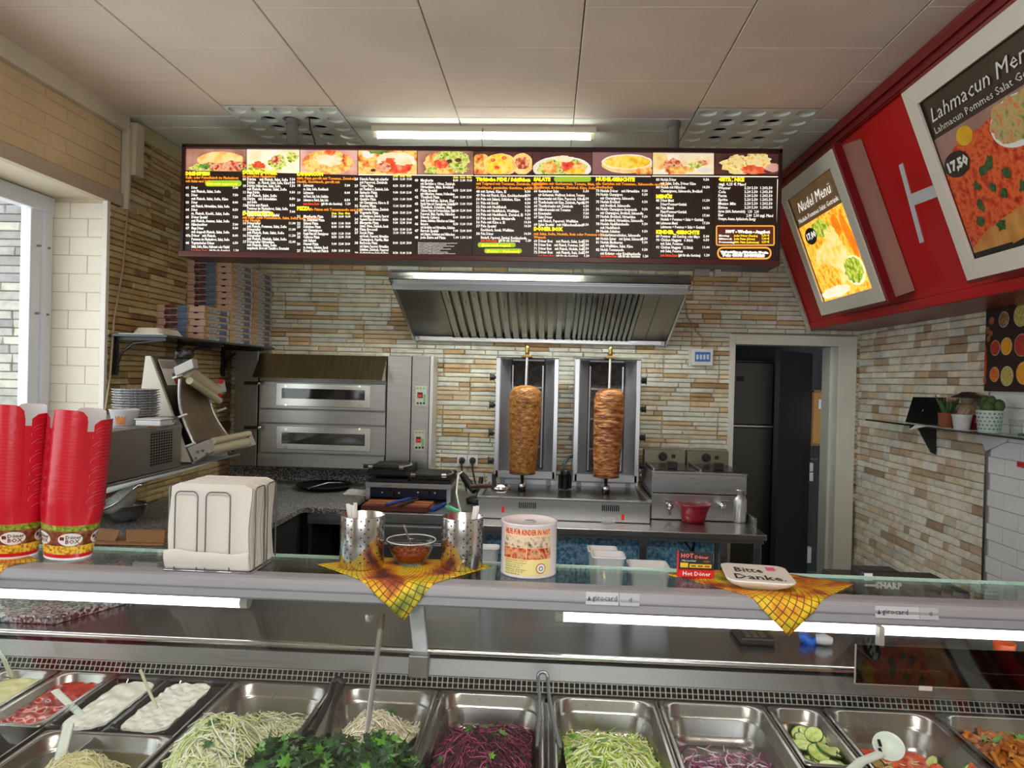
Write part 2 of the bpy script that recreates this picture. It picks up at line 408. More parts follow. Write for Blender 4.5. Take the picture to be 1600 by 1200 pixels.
# ---- painted blocks on the beam and in the window reveal
BLOCK = M('painted_block', srgb(214, 190, 150), .85, var=.06, vs=5, bump=.35, bs=60)
BLOCKW = M('white_painted_block', srgb(232, 224, 208), .85, var=.05, vs=5, bump=.35, bs=60)
def block(parent, lo, hi, m, name='brick'):
    b = MB(); b.box(lo[0], hi[0], lo[1], hi[1], lo[2], hi[2]); return b.build(name, m, parent, bevel=.003)
z = WZ1+.065; row = 0
while z < 2.93:
    h = min(.073, 2.93-z); y = 1.7+(.15 if row % 2 else 0)
    while y < STEP:
        l = min(.30, STEP-.02-y)
        if l > .02: block(wall_left, (XL-.02, y, z), (XL+random.uniform(0, .002), y+l-.0025, z+h-.0025), BLOCK)
        y += .30
    z += h; row += 1
z = WZ0; row = 0
while z < WZ1-.02:                                                   # far jamb of the window niche, facing the shop
    h = min(.098, WZ1-.02-z); x = -2.66-(.1 if row % 2 else 0)
    while x < XL-.01:
        a, b_ = max(x, -2.66), min(x+.2, XL-.012)
        if b_-a > .02: block(wall_left, (a, WY1-.002, z), (b_-.004, WY1+.03, z+h-.004), BLOCKW)
        x += .2
    z += h; row += 1
TRIMW = M('yellowed_white_paint', srgb(214, 204, 182), .55, var=.08, vs=4)
def trim(n, mb, m=TRIMW, bev=.002): return struct(mb.build('trim_%d' % n, m, None, bev))
trim(1, MB().box(XL-.02, XL+.03, -1.5, STEP+.01, 2.93, ZC+.004))               # cornice over the beam
trim(2, MB().box(XL-.03, XL+.012, -1.5, STEP, WZ1-.01, WZ1+.06), M('beam_strip', srgb(190, 172, 150), .7))
trim(3, MB().box(XL-.012, XL+.018, WY1-.01, WY1+.016, WZ0, WZ1-.012), M('corner_bead', srgb(228, 224, 214), .5))
trim(4, MB().box(XL-.01, XL+.035, STEP-.005, STEP+.015, WZ1-.02, 2.95))
trim(5, MB().box(XL-.0, XL+.06, STEP+.02, STEP+.10, 2.70, 2.99), M('cable_duct', srgb(206, 196, 168), .5))
trim(6, MB().box(XL-.0, XL+.035, STEP+.10, YB-.01, 2.93, 3.015), M('rear_cornice', srgb(188, 178, 140), .6))
# ---- side window: frame, pane, sill; neighbour wall outside
win = struct(thing('window_1', None, None, (-2.66, 2.0, WZ0)))
ALU = M('white_aluminium', srgb(226, 230, 236), .35, var=.03)
mb = MB(); mb.box(-2.70, -2.645, -.7, WY1, WZ1-.09, WZ1-.005); mb.box(-2.70, -2.645, -.7, WY1, WZ0, WZ0+.07)
mb.box(-2.72, -2.65, WY1-.07, WY1-.004, WZ0, WZ1-.02); mb.box(-2.70, -2.64, 1.3, 1.38, WZ0, WZ1)
mb.build('window_frame', ALU, win, .004)
MB().box(-2.715, -2.66, WY1-.155, WY1-.08, WZ0+.05, WZ1-.06).build('sash_stile', ALU, win, .004)
for z in (1.3, 1.9, 2.25):
    for y in (WY1-.11, WY1-.04): MB().cyl((-2.66, y, z), (-2.640, y, z), .006, n=8).build('screw', STEELD, win)
MB().box(-2.693, -2.687, -.7, WY1-.15, WZ0+.06, WZ1-.06).build('pane', GLASS, win)
MB().box(-2.72, -2.36, -.7, WY1-.01, WZ0-.03, WZ0+.005).build('sill', M('sill_stone', (.6, .58, .55), .4), win, .004)
wo = struct(MB().box(-6.5, -2.75, 4.30, 4.45, -.2, 4.2).build('wall_outside', PLASTER))
GREY = [(0, srgb(104, 102, 104)), (.25, srgb(150, 148, 144)), (.5, srgb(176, 170, 160)), (.75, srgb(128, 126, 128)), (1, srgb(184, 178, 164))]
stone_wall(wo, (-3.95, 4.28, .6), (1, 0, 0), (0, -1, 0), 1.19, 2.7, .055, (.12, .2, .28), .5,
           stone_mat('slate_stone', GREY), stone_mat('slate_stone_courses', GREY, True), [(60, 0, 1600, 1200), (0, 640, 1600, 1200)], 300)
# ---- door opening
DOORW = M('white_door_paint', srgb(226, 224, 214), .45, var=.05, vs=5)
d1 = struct(thing('door_1', None, None, (1.7, YB, 0)))
for x0, x1, n in ((1.300, 1.338, 'jamb'), (2.062, 2.190, 'jamb')): MB().box(x0, x1, YB-.035, YB+.1, 0, 1.984).build(n, DOORW, d1, .004)
MB().box(1.338, 2.062, YB-.035, YB+.1, 1.912, 1.984).build('lintel', DOORW, d1, .004)
MB().box(2.040, 2.062, YB+.06, YB+.21, 0, 1.912).build('door_stop', DOORW, d1, .003)
# back room seen through the opening
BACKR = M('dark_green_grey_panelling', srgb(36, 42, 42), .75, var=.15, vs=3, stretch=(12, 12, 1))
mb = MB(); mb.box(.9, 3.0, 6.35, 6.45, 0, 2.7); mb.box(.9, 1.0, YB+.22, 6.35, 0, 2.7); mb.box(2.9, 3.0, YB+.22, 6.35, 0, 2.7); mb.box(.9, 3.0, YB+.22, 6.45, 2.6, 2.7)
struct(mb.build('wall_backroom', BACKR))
# ---- slanted red fascia along the right wall
RB = Vector((1.866, 0, 2.03)); RT = Vector((1.495, 0, ZC-.002)); RD = (RT-RB).normalized(); RNn = Vector((-RD.z, 0, RD.x))
if RNn.x > 0: RNn = -RNn
def RP(px, py, off=0.0):
    r = ray(px, py); o = RB+RNn*off; return CAM + r*((o-CAM).dot(RNn)/r.dot(RNn))
RED = M('red_painted_board', srgb(196, 8, 18), .42, var=.10, vs=2)
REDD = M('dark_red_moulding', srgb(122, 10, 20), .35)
mb = MB(); prof = [RB, RT, Vector((XR+.01, 0, ZC-.002)), Vector((XR+.01, 0, 2.03))]
mb.prism([p+Vector((0, 1.0, 0)) for p in prof], (0, YB-.03-1.0, 0)); fas = struct(mb.build('wall_fascia', RED))
MB().prism([RB+V(0, 1.0, 0)-RNn*.01, RB+RNn*.012+V(0, 1, 0), RB+RNn*.012+RD*.05+V(0, 1, 0), RB+RD*.05+V(0, 1, 0)], (0, YB-.031-1, 0)).build('lower_moulding', RED, fas, .003)
MB().box(RB.x-.01, XR, 1.0, YB-.032, 2.024, 2.0295).build('soffit_shade_sheet', REDD, fas)  # added dark red sheet: shade under the fascia put into its colour
mb = MB()
for i, (a, t, dd) in enumerate(((-.002, .10, .022), (.02, .035, .038), (.06, .03, .03))):
    p0 = RT - RD*(a+t); p1 = RT - RD*max(a, .003)
    mb.prism([p0+V(0, 1, 0), p0+RNn*dd+V(0, 1, 0), p1+RNn*dd*.8+V(0, 1, 0), p1+V(0, 1, 0)], (0, YB-.032-1, 0))
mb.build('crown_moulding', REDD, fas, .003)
mb = MB()
for k in range(26):                                                  # foam bead between fascia and rear wall
    p = RB.lerp(RT, (k+.3)/27*.6) + V(-.012, YB-.045, 0); mb.sphere(p+RNn*.008, (.02, .012, .022), 8, 6)
mb.build('sealant_bead', M('foam_bead', srgb(205, 196, 178), .8), fas)
# white tape letter on the red board
WT = M('white_tape', srgb(214, 220, 224), .5)
mb = MB()
a = RP(1405, 258); b_ = RP(1438, 380); t = V(0, -.035, 0); mb.prism([a, a+t, b_+t, b_], RNn*.003)
c = RP(1424, 303); e = RP(1461, 288); d = (b_-a).normalized()*.055; mb.prism([c, e, e+d, c+d], RNn*.003)
mb.build('white_tape_letter', WT, fas)
# ================================================================== LIT MENU BOARD
MY = 3.75
MENU_BROWN = M('backlit_dark_print', srgb(40, 26, 17), .35, emit=.25)
MFRAME = M('dark_brown_sign_case', srgb(52, 18, 16), .35, var=.1)
MFRAME2 = M('reddish_sign_profile', srgb(88, 34, 30), .3)
mz0, mz1, mx0, mx1 = 2.243, 2.842, -2.004, 1.181
menu = thing('menu_board', 'long backlit menu board with food photos hanging under the ceiling', 'menu board', (-.41, MY+.13, mz0))
MB().box(mx0, mx1, MY+.012, MY+.205, mz0-.002, mz1).build('case', MFRAME, menu, .004)
fr = .019
fm = MB(); fm.box(mx0, mx1, MY-.012, MY+.014, mz1-fr, mz1+.004); fm.box(mx0, mx0+fr, MY-.012, MY+.014, mz0, mz1); fm.box(mx1-fr, mx1, MY-.012, MY+.014, mz0, mz1)
fm.build('frame', MFRAME, menu, .003)
MB().box(mx0-.006, mx1, MY-.016, MY+.014, mz0-.004, mz0+.028).build('frame_rail', MFRAME2, menu, .004)
def MP(px, py, off=.0): return Yp(px, py, MY-off)
bx = [289, 385, 468.5, 559, 652, 740, 832, 925, 1019.5, 1116, 1217]
for i in range(10):
    a = MP(bx[i], 300).x; b = MP(bx[i+1], 300).x
    MB().box(a+.0008, b-.0008, MY+.001, MY+.011, mz0+.024, mz1-fr+.002).build('menu_panel', MENU_BROWN, menu)
def mtop(i): return mz1-fr
def EM(name, cols, vs, emit=1.0, detail=5, rough=.5, dist=0.0):
    """backlit print: colour from noise, gives off its own light"""
    if name in _M: return _M[name]
    m, N, L, P = nt(name); _M[name] = m
    tc = N.new('ShaderNodeTexCoord'); n = N.new('ShaderNodeTexNoise'); n.inputs['Scale'].default_value = vs; n.inputs['Detail'].default_value = detail
    n.inputs['Distortion'].default_value = dist
    L.new(tc.outputs['Object'], n.inputs['Vector']); k = len(cols)
    r = ramp(N, [(.30+.40*i/max(1, k-1), srgb(*c)) for i, c in enumerate(cols)]); L.new(n.outputs['Fac'], r.inputs[0])
    L.new(r.outputs[0], P.inputs['Base Color']); L.new(r.outputs[0], P.inputs['Emission Color']); P.inputs['Emission Strength'].default_value = emit
    P.inputs['Roughness'].default_value = rough; return m
PE = .34
PW = dict(
 wood=EM('print_wood', [(120, 78, 66), (176, 122, 104), (206, 154, 132)], 9, PE), bun=EM('print_bun', [(238, 170, 80), (255, 214, 130), (255, 232, 170)], 22, PE),
 meat=EM('print_meat', [(120, 30, 24), (206, 84, 50), (255, 196, 150), (90, 30, 20)], 46, PE), salad=EM('print_salad', [(70, 104, 20), (176, 196, 60), (240, 240, 150), (110, 130, 30)], 50, PE),
 cream=EM('print_cream', [(250, 214, 160), (255, 240, 205), (255, 250, 235)], 18, PE), pizza=EM('print_pizza', [(190, 70, 30), (246, 160, 70), (255, 220, 130), (250, 200, 120)], 34, PE),
 cheese=EM('print_cheese', [(248, 176, 20), (255, 222, 70), (255, 236, 140)], 40, PE), dark=EM('print_dark', [(40, 26, 24), (86, 50, 44), (110, 62, 54)], 14, PE),
 pink=EM('print_pink', [(206, 140, 132), (232, 176, 160), (246, 206, 190)], 10, PE), tomato=EM('print_tomato', [(200, 36, 20), (240, 90, 50), (255, 170, 120)], 30, PE),
 pasta=EM('print_pasta', [(220, 170, 70), (250, 220, 120), (255, 240, 180), (190, 130, 50)], 55, PE), plate=EM('print_plate', [(236, 226, 210), (255, 250, 240)], 6, PE),
 green=EM('print_green', [(60, 100, 30), (120, 170, 60)], 40, PE), line=EM('print_pale', [(255, 236, 205), (255, 246, 225)], 5, .9), mauve=EM('print_mauve', [(120, 86, 88), (150, 106, 104)], 6, PE))
PK = list(PW); PL_ = [PW[k] for k in PK]
def blob(mb, px, py, rx, ry, kind, lay, jag=.0, clip=None):
    pts = []; n = 26
    for i in range(n):
        a = 2*PI*i/n; q = 1+random.uniform(-jag, jag); x = px+rx*q*math.cos(a); y = py+ry*q*math.sin(a)
        if clip: x = min(max(x, clip[0]), clip[2]); y = min(max(y, clip[1]), clip[3])
        pts.append(MP(x, y, lay*.0006))
    mb.add(pts[::-1], [tuple(range(n))], PK.index(kind))
def picture(i, bgk, blobs):
    x0, x1 = bx[i]+.6, bx[i+1]-.6
    ty = lambda x: 232.5+(x-289)*.0085; by = lambda x: (266 + (x-289)*.028) if x < 560 else 272.5
    mb = MB(); P_ = [MP(x0, ty(x0), .0004), MP(x1, ty(x1), .0004), MP(x1, by(x1), .0004), MP(x0, by(x0), .0004)]
    mb.add([P_[0], P_[3], P_[2], P_[1]], [(0, 1, 2, 3)], PK.index(bgk))
    cl = (x0, ty((x0+x1)/2)+.4, x1, by((x0+x1)/2)-.3)
    for k, (cx, cy, rx, ry, kind, jag) in enumerate(blobs): blob(mb, cx, cy, rx, ry, kind, 1.5+k, jag, cl)
    mb.build('food_photo', PL_, menu)
picture(0, 'wood', [(342, 262, 46, 10, 'salad', .2), (345, 250, 36, 13, 'bun', .04), (350, 259, 36, 8, 'meat', .2), (340, 247, 22, 8, 'bun', .03), (320, 260, 9, 4, 'green', .3), (368, 262, 12, 5, 'meat', .3)])
picture(1, 'cream', [(402, 262, 16, 9, 'salad', .25), (404, 258, 10, 5, 'tomato', .3), (434, 254, 14, 11, 'salad', .2), (431, 250, 8, 6, 'meat', .3), (456, 246, 9, 8, 'salad', .25)])
picture(2, 'pink', [(512, 254, 40, 19, 'pizza', .03), (512, 256, 34, 14, 'pizza', .05), (512, 250, 20, 9, 'cream', .25), (516, 237, 10, 3, 'tomato', .3)])
picture(3, 'pizza', [(575, 240, 10, 7, 'plate', .1), (590, 236, 16, 5, 'green', .3), (618, 252, 30, 14, 'cream', .1), (620, 258, 26, 12, 'tomato', .15), (630, 250, 14, 9, 'cream', .2), (600, 262, 12, 8, 'meat', .1), (583, 266, 4, 2.4, 'dark', .05)])
picture(4, 'wood', [(695, 255, 34, 18, 'pizza', .08), (706, 250, 28, 14, 'salad', .12), (690, 256, 12, 8, 'tomato', .2), (718, 262, 14, 9, 'salad', .25), (702, 252, 5, 3, 'dark', .2), (716, 250, 5, 3, 'dark', .2), (674, 266, 10, 6, 'salad', .3)])
picture(5, 'dark', [(752, 258, 17, 18, 'pizza', .03), (782, 258, 26, 18, 'bun', .03), (780, 256, 22, 15, 'cheese', .04), (770, 250, 4, 3, 'tomato', .1), (788, 247, 4, 3, 'tomato', .1), (776, 262, 4, 3, 'tomato', .1), (816, 256, 17, 17, 'bun', .03), (816, 255, 11, 10, 'meat', .15)])
picture(6, 'dark', [(878, 264, 46, 20, 'plate', .02), (878, 263, 39, 16, 'salad', .08), (860, 262, 13, 9, 'pizza', .08), (887, 260, 11, 9, 'tomato', .1), (905, 262, 10, 8, 'pizza', .1), (882, 248, 14, 5, 'cream', .2), (900, 268, 14, 5, 'cheese', .1)])
picture(7, 'mauve', [(980, 257, 40, 14, 'bun', .02), (980, 253, 40, 12, 'plate', .02), (980, 253, 37, 10, 'cheese', .03), (1008, 268, 16, 6, 'pizza', .05)])
picture(8, 'cream', [(1030, 250, 14, 16, 'bun', .05), (1050, 260, 14, 12, 'meat', .25), (1060, 266, 22, 6, 'pizza', .2), (1088, 258, 12, 6, 'salad', .3), (1100, 266, 12, 5, 'plate', .1), (1098, 254, 8, 4, 'meat', .3)])
picture(9, 'dark', [(1160, 258, 34, 14, 'pasta', .15), (1182, 252, 22, 14, 'pasta', .15), (1176, 266, 20, 7, 'tomato', .2), (1208, 262, 12, 7, 'pink', .1), (1150, 252, 16, 10, 'pasta', .2)])
for (x0, y0, x1, y1) in ((560, 272.4, 740, 273.6), (741, 274, 1017, 275), (1019, 274.4, 1216, 275.6)):
    a, b = MP(x0, y0, .002), MP(x1, y1, .002); MB().quad(a, a-V(0, 0, .004), b-V(0, 0, .004), b).build('pale_line', PW['line'], menu)
a, b = MP(1214.5, 280, .002), MP(1212.5, 407, .002); MB().quad(a, b, b+V(.005, 0, 0), a+V(.005, 0, 0)).build('pale_line', PW['line'], menu)
TXW = M('lit_white_lettering', srgb(255, 250, 240), .5, emit=.5); TXY = M('lit_yellow_lettering', srgb(255, 226, 40), .5, emit=.6)
TXO = M('lit_orange_lettering', srgb(250, 150, 40), .5, emit=.6); TXR = M('lit_red_lettering', srgb(232, 74, 40), .5, emit=.6)
PILL = M('lit_green_pill', srgb(166, 204, 50), .5, emit=.35); GOLD = M('lit_gold_line', srgb(245, 170, 70), .5, emit=.5)
TMAT = [TXW, TXY, TXO, TXR]
U_, V_ = V(1, 0, 0), V(0, 0, 1); PXM = MY/F
def mt(mb, px, py, s, body, m=0, fit=None, bold=.0006, right=None):
    """lettering with its baseline at the board point seen at (px, py); s = size in photo pixels"""
    vs, fs = text_geo(body, s*PXM, bold=bold)
    if not vs: return
    w = width_of(vs); k = 1.0
    if fit and w > 0: k = fit*PXM/w
    o = MP(px, py, .0035)
    if right: o = MP(right, py, .0035) - U_*(w*k)
    mb.add([o+U_*(p.x*k)+V_*p.y for p in vs], fs, m)
S = 6.1
def column(x, rows, numx=None, prx=None, slope=.02, fitw=None):
    """rows: (y, kind, number, text, price)"""
    mb = MB()
    for r in rows:
        y, kind, num, txt, pr = r
        if kind == 'h': mt(mb, x if numx is None else numx, y, 7.6, txt, 1, bold=.002)
        elif kind == 'o': mt(mb, x if numx is None else numx, y, 5.6, txt, 2)
        elif kind == 'r':
            mt(mb, x, y, 5.4, 'Jede Extra-Zutat', 3, fit=26); mt(mb, x+27.5, y, 5.4, '(gilt für alle Gerichte)', 0, fit=34)
        else: mt(mb, x, y, S, txt, 0, fit=min(len(txt)*2.0, fitw or 80))
        if num: mt(mb, numx if numx is not None else x-8, y, 5.6, num, 0)
        if pr:
            if isinstance(pr, str): pr = (pr,)
            for q, p in enumerate(pr): mt(mb, 0, y, 5.2, p, 1 if kind == 'ph' else 0, right=prx-(len(pr)-1-q)*10.5, fit=8.2 if len(pr) > 1 else None)
    stuff(mb.build('menu_lettering', TMAT, menu))
def auto(y0, dy, items):
    out = []; y = y0
    for it in items:
        if it is not None: out.append((y,)+it)
        y += dy
    return out
fl = 'mit Fleisch, Salat, Soße'
column(299, [(273.5, 'h', '', 'DREHSPIESS', ''), (279, 'o', '', 'Kalb- oder Putenfleisch im Fladenbrot', ''), (284.6, 'o', '', 'mit Salat und Soße', '')] +
       auto(295, 5.75, [('t', '01', 'Döner', '7.00'), ('t', '', fl, ''), ('t', '02', 'Döner', '7.50'), ('t', '', 'mit Fleisch, Salat, Soße, Käse', ''), ('t', '03', 'Döner', '8.00'),
        ('t', '', 'mit Fleisch, Hirtenkäse, Salat, Soße', ''), ('t', '04', 'Döner', '8.50'), ('t', '', 'm. Fleisch, Knobl., Salat, Soße', ''), ('t', '05', 'Döner Spezial', '7.50'), ('t', '', 'mit Fleisch, Ananas, Salat, Soße', ''),
        ('t', '06', 'Hähnchendöner', '7.00'), ('t', '07', 'Mega Döner', '9.00'), ('t', '', 'mit doppelt Fleisch, Salat, Soße', ''), ('t', '07a', 'Döner   mit Fleisch,', '8.00'), ('t', '', 'Pommes im Fladenbrot, Salat, Soße', ''),
        ('t', '08', 'Vegetarischer Döner', '6.50'), ('t', '', 'Salat, Soße, Käse, Halloumi oder Falafel', '')]) + [(393, 'r', '', '', '1.20')], 290, 372, fitw=62)
column(386, [(272, 'h', '', 'DÜRÜM DÖNER', ''), (277, 'o', '', 'im gerollten Fladenbrot', '')] +
       auto(282, 5.05, [('t', '09', 'Dürüm    mit Fleisch, Salat, Soße', '7.50'), ('t', '', 'Dürüm    m. Fleisch, Salat, Soße, Käse', '8.00'), ('t', '10', 'Dürüm Hähnchen, Salat, Soße', '7.50'), ('t', '', 'mit Fleisch, Ananas, Salat, Soße', ''), ('t', '11', 'Mega Dürüm', '9.50'), ('t', '', 'mit Fleisch, Salat, Soße', ''), ('t', '12', 'Dürüm    mit Schmelzkäse', '8.50'), ('t', '', 'und Soße', ''),
         ('t', '12a', 'Dürüm mit Fleisch', '8.50'), ('t', '', 'Pommes im Fladenbrot, Salat, Soße', ''), ('t', '13', 'Vegetarischer Dürüm', '7.00'), ('t', '', 'Salat, Soße, Käse, Falafel', '')]) +
       [(336, 'h', '', 'DÖNERTELLER', ''), (341.5, 'o', '', 'mit Kalb- oder Putenfleisch, Salat, Soße, Reis, Pommes', ''), (346, 'o', '', 'oder Nudeln', '')] +
       auto(350.5, 4.85, [('t', '14', 'Dönerteller', '11.00'), ('t', '', 'mit Fleisch, Pommes, Salat, Soße', ''), ('t', '15', 'Dönerteller', '11.00'), ('t', '', 'mit Fleisch, Reis, Salat, Soße', ''), ('t', '16', 'Dönerteller', '11.50'), ('t', '', 'mit Fleisch, Nudeln, Salat, Soße', ''), ('t', '17', 'Dönerteller Hirtenkäse', '12.00'), ('t', '', 'mit Fleisch, Salat, Soße', ''), ('t', '', 'ausgebackt. Brot mit Tzatziki u. Krautsalat', '')]), 379, 461, fitw=68)
column(474, [(274, 'h', '', 'LAHMACUN', ''), (280, 'o', '', 'türk. Pizza gerollt mit Tomaten, Zwiebeln', ''), (285.5, 'o', '', 'Hackfl., Knoblauch, gerollt mit', '')] +
       auto(291.5, 5.7, [('t', '18', 'Lahmacun', '7.00'), ('t', '', 'm. Salat, Soße, Knoblauch', ''), ('t', '19', 'Lahmacun', '8.00'), ('t', '', 'mit Fleisch, Salat, Soße, Schafskäse', ''), ('t', '20', 'Lahmacun m. Fleisch, Salat, Soße', '8.50')]) +
       [(320, 'r', '', '', '1.20'), (328, 'h', '', 'PIZZA', ''), (328.5, 'o', '', '            alle Pizzen mit Tomatensoße und Käse', ''), (335, 'ph', '', '', ('26cm', '36cm', '40cm'))] +
       auto(340, 5.35, [('t', '21', 'Margherita Pizza', ('7.00', '10.00', '16.00')), ('t', '', 'm. Schinken Pizza', ''), ('t', '22', 'Salami Pizza', ('8.00', '11.00', '18.00')), ('t', '23', 'Schinken Pizza', ('8.00', '11.00', '18.00')), ('t', '', 'mit Champignons', ''), ('t', '24', 'Funghi Pizza mit Champignons', ('8.50', '11.50', '19.00')), ('t', '25', 'Calzone Pizza', ('8.50', '12.00', '19.00')), ('t', '', 'mit Salami', ''),
         ('t', '26', 'Hawaii Pizza', ('9.00', '12.00', '20.00')), ('t', '', 'm. Ananas, Schinken, Speck', ''), ('t', '27', 'Döner Pizza mit Fleisch', ('9.50', '13.00', '21.00')), ('t', '27a', 'Döner Pizza mit Hähnchen', ('9.50', '13.00', '21.00'))]), 464, 547, fitw=40)
p3 = lambda k: (['8.00', '8.50', '9.00', '9.50', '11.00'][k % 5], ['11.00', '12.00', '13.00'][k % 3], ['19.00', '20.00', '21.00'][k % 3])
c4t = ['Diavola Pizza mit scharfer', 'mit Peperoni, Zwiebeln', 'Tonno Pizza', 'mit Thunfisch u. Zwiebeln, Soße', 'Spinacio Pizza', 'mit Spinat, Ei', 'Quattro Pizza', 'mit Champignons, Käse m. Ei', 'Rustica Pizza', 'mit Vorderschinken, Zwiebeln', 'Vegetaria Pizza', 'mit Champignons, Zwiebeln, Peperoni', 'Vegetaria Pizza mit versch. Gemüse', 'Margarita Pizza', 'Salami, Oliven, Zwiebeln, Sucuk', 'Pizza Broccoli', 'Sucuk Pizza', 'mit Knobl., Peperoni, Hirtenkäse', 'Champignon, Paprika, Mais', 'Barbecue Pizza', 'mit Salami, Peperoni, Hirtenkäse', 'Schinken, Zwiebeln, Peperoni', 'Gorbatschow-Gulasch-Pizza']
pat4 = [1, 0, 1, 0, 1, 0, 1, 0, 1, 0, 1, 0, 1, 1, 0, 1, 1, 0, 0, 1, 0, 0, 1]; rows = [(276.5, 'ph', '', '', ('26cm', '36cm', '40cm'))]; y = 281.5; k = 0
for t, q in zip(c4t, pat4):
    rows.append((y, 't', str(28+k) if q else '', t, p3(k) if q else '')); k += q; y += 5.25
column(562, rows, 554, 643, fitw=46)
c5t = ['Margherita', 'mit Sardellen u. Oliven, Zwiebeln', 'Hirtenkäse, Mais, Brokkoli', 'Pizza Spezial', 'mit Hähnchen, Ananas, Hollandaise', 'Thunfisch Pizza', 'mit Sardellen, Spinat, Eier', 'Family Pizza mit Champignons, Schinken', 'Thunfisch, Schinken, Mais', 'Calzone Pizza mit Vorderschinken, Pilze', 'Peperoni, Mais, Paprika, Hähnchen', 'Diavola Calzone', 'Ananas, Schinken, Hähnchen und Salami', 'Bauern', 'mit Sardellen und Hirtenkäse, Schinken', 'Barock Spezial', 'mit Salami, Schinken und Hähnchen', 'jede Extra auf Pizza']
pat5 = [1, 0, 0, 1, 0, 1, 0, 1, 0, 1, 0, 1, 0, 1, 0, 1, 0, 1]; rows = [(278.5, 'ph', '', '', ('26cm', '36cm', '40cm'))]; y = 283.5; k = 0
for t, q in zip(c5t, pat5):
    rows.append((y, 't', str(40+k) if q else '', t, (p3(k) if k < 8 else ('1.00', '1.50', '2.00')) if q else '')); k += q; y += 5.25
column(657, rows, 648, 737, fitw=54)
mb = MB()
for k in range(9): mt(mb, 653, 380+k*2.3, 2.6, 'Alle Preise inkl. gesetzl. MwSt. Zusatzstoffe: mit Konservierungsstoff, Farbstoff'[:90-k*4], 0, fit=62-(k*17) % 29, bold=0)
mt(mb, 744, 400.5, 2.8, 'Alle Preise inkl. MwSt. mit Farbstoff, Antioxidationsmittel, Geschmacksverstärker', 0, fit=76, bold=0)
stuff(mb.build('small_print', TMAT, menu))
pd = ['mit Spinat, Käse, Ei', 'Pide mit Fleisch, Käse, Knoblauchwurst', 'Pide mit Salami, Schinken, Käse', 'Pide mit Sucuk', 'Pide mit Hackfleisch', 'Pide mit Hackfleisch, Weißkäse', 'Pide mit Hackfleisch, Zwiebel, Ei', 'Pide mit Spinat, Mozzarella', 'Pide mit Käse u. Ei', 'Pide Spezial']
column(751, [(282.5, 'h', '', 'Türkische PIDE / Schiffchen', ''), (288.5, 'o', '', 'mit Teigrand mit Tomaten, Zwiebeln, Paprika', ''), (294.8, 'o', '', 'Knoblauch, gemischte Gewürze, gefüllt mit', '')] +
       auto(301, 6.0, [('t', str(48+k), t, '%d.50' % (8+k//4)) for k, t in enumerate(pd)]+[('t', '', 'Knoblauch, Sucuk, Weißkäse', ''), ('t', '58', 'Pide Döner', '10.50'), ('t', '', 'Rinderfl., Peperoni, Zwiebel, Knoblauchsoße', '')]) + [(377.5, 'r', '', '', '1.20')], 744, 829, fitw=72)
sl = ['Gemischter Salat', 'mit Gurkenmais, Weißkraut, Rotkraut, Tomaten', 'Bauernsalat mit Käse, Peperoni, Oliven', 'Thunfischsalat mit Käse, Zwiebeln, Paprika', 'Thunfischsalat mit Zwiebeln', 'Hähnchensalat mit Tomaten', 'Krautsalat', 'Salat Döner', 'mit Fleisch, Peperoni, Weißkäse', 'Salat Spezial   mit Hähnchenfleisch']
column(841, [(282.5, 'h', '', 'SALATE', ''), (288.5, 'o', '', 'alle Salate mit Gurkenmais, Tomate, Mais,', ''), (294.5, 'o', '', 'Weißkraut, Rotkraut, Zwiebel, Käse, Soße', '')] +
       auto(300.5, 5.8, [('t', str(60+k) if k not in (1, 8) else '', t, '%d.50' % (5+k//3) if k not in (1, 8) else '') for k, t in enumerate(sl)]) +
       [(360, 'h', '', 'DÖNER BOX', ''), (367, 'o', '', 'mit Salat, Soße, Nudeln, Reis oder Pommes nach', ''), (372.4, 'o', '', 'Wunsch', '')] +
       auto(378.5, 5.8, [('t', str(69+k), t, '7.50') for k, t in enumerate(['Döner Box    mit Fleisch, Salat, Soße', 'Döner Box    mit Fleisch, Pommes, Soße', 'Döner Box    mit Fleisch, Nudeln, Soße', 'Döner Box    mit Fleisch, Reis, Soße'])]) + [(401.5, 'r', '', '', '1.20')], 834, 920, fitw=72)
nd = [('73', 'Nudeln Döner    mit Hirtenkäse'), ('74', 'Nudeln Champignon'), ('', 'mit Champignons, Sahnesoße'), ('75', 'Nudeln Brokkoli'), ('', 'mit Brokkoli, Sahnesoße'), ('76', 'Nudeln Champignon-Gorgonzola'), ('', 'mit Champignon, Brokkoli, Sahnesoße'), ('77', 'Nudeln Brokkoli, Hirtenkäse'), ('', 'mit Brokkoli, Hirtenkäse, Sahnesoße'), ('78', 'Nudeln Hackfleischsoße'), ('', 'mit Hackfleisch'), ('79', 'Nudeln Schinken'), ('', 'Vorderhinterschinken, Sahnesoße'), ('80', 'Nudeln Spinat    mit Spinat, Sahnesoße'), ('81', 'Nudeln Mediterran'), ('', 'mit Weißkäse, Salat, Käse'), ('82', 'Nudeln Tomatensoße'), ('', 'mit Kräuter- oder Knoblauchsoße')]
column(938, [(282.5, 'h', '', 'NUDELGERICHTE', ''), (288.8, 'o', '', 'alle Gerichte mit Tomaten-, Sahnesoße und Käse', ''), (294.2, 'o', '', 'überbacken', '')] + auto(300, 5.75, [('t', n, t, '9.50' if n else '') for n, t in nd]) + [(402, 'r', '', '', '1.20')], 931, 1012, fitw=66)
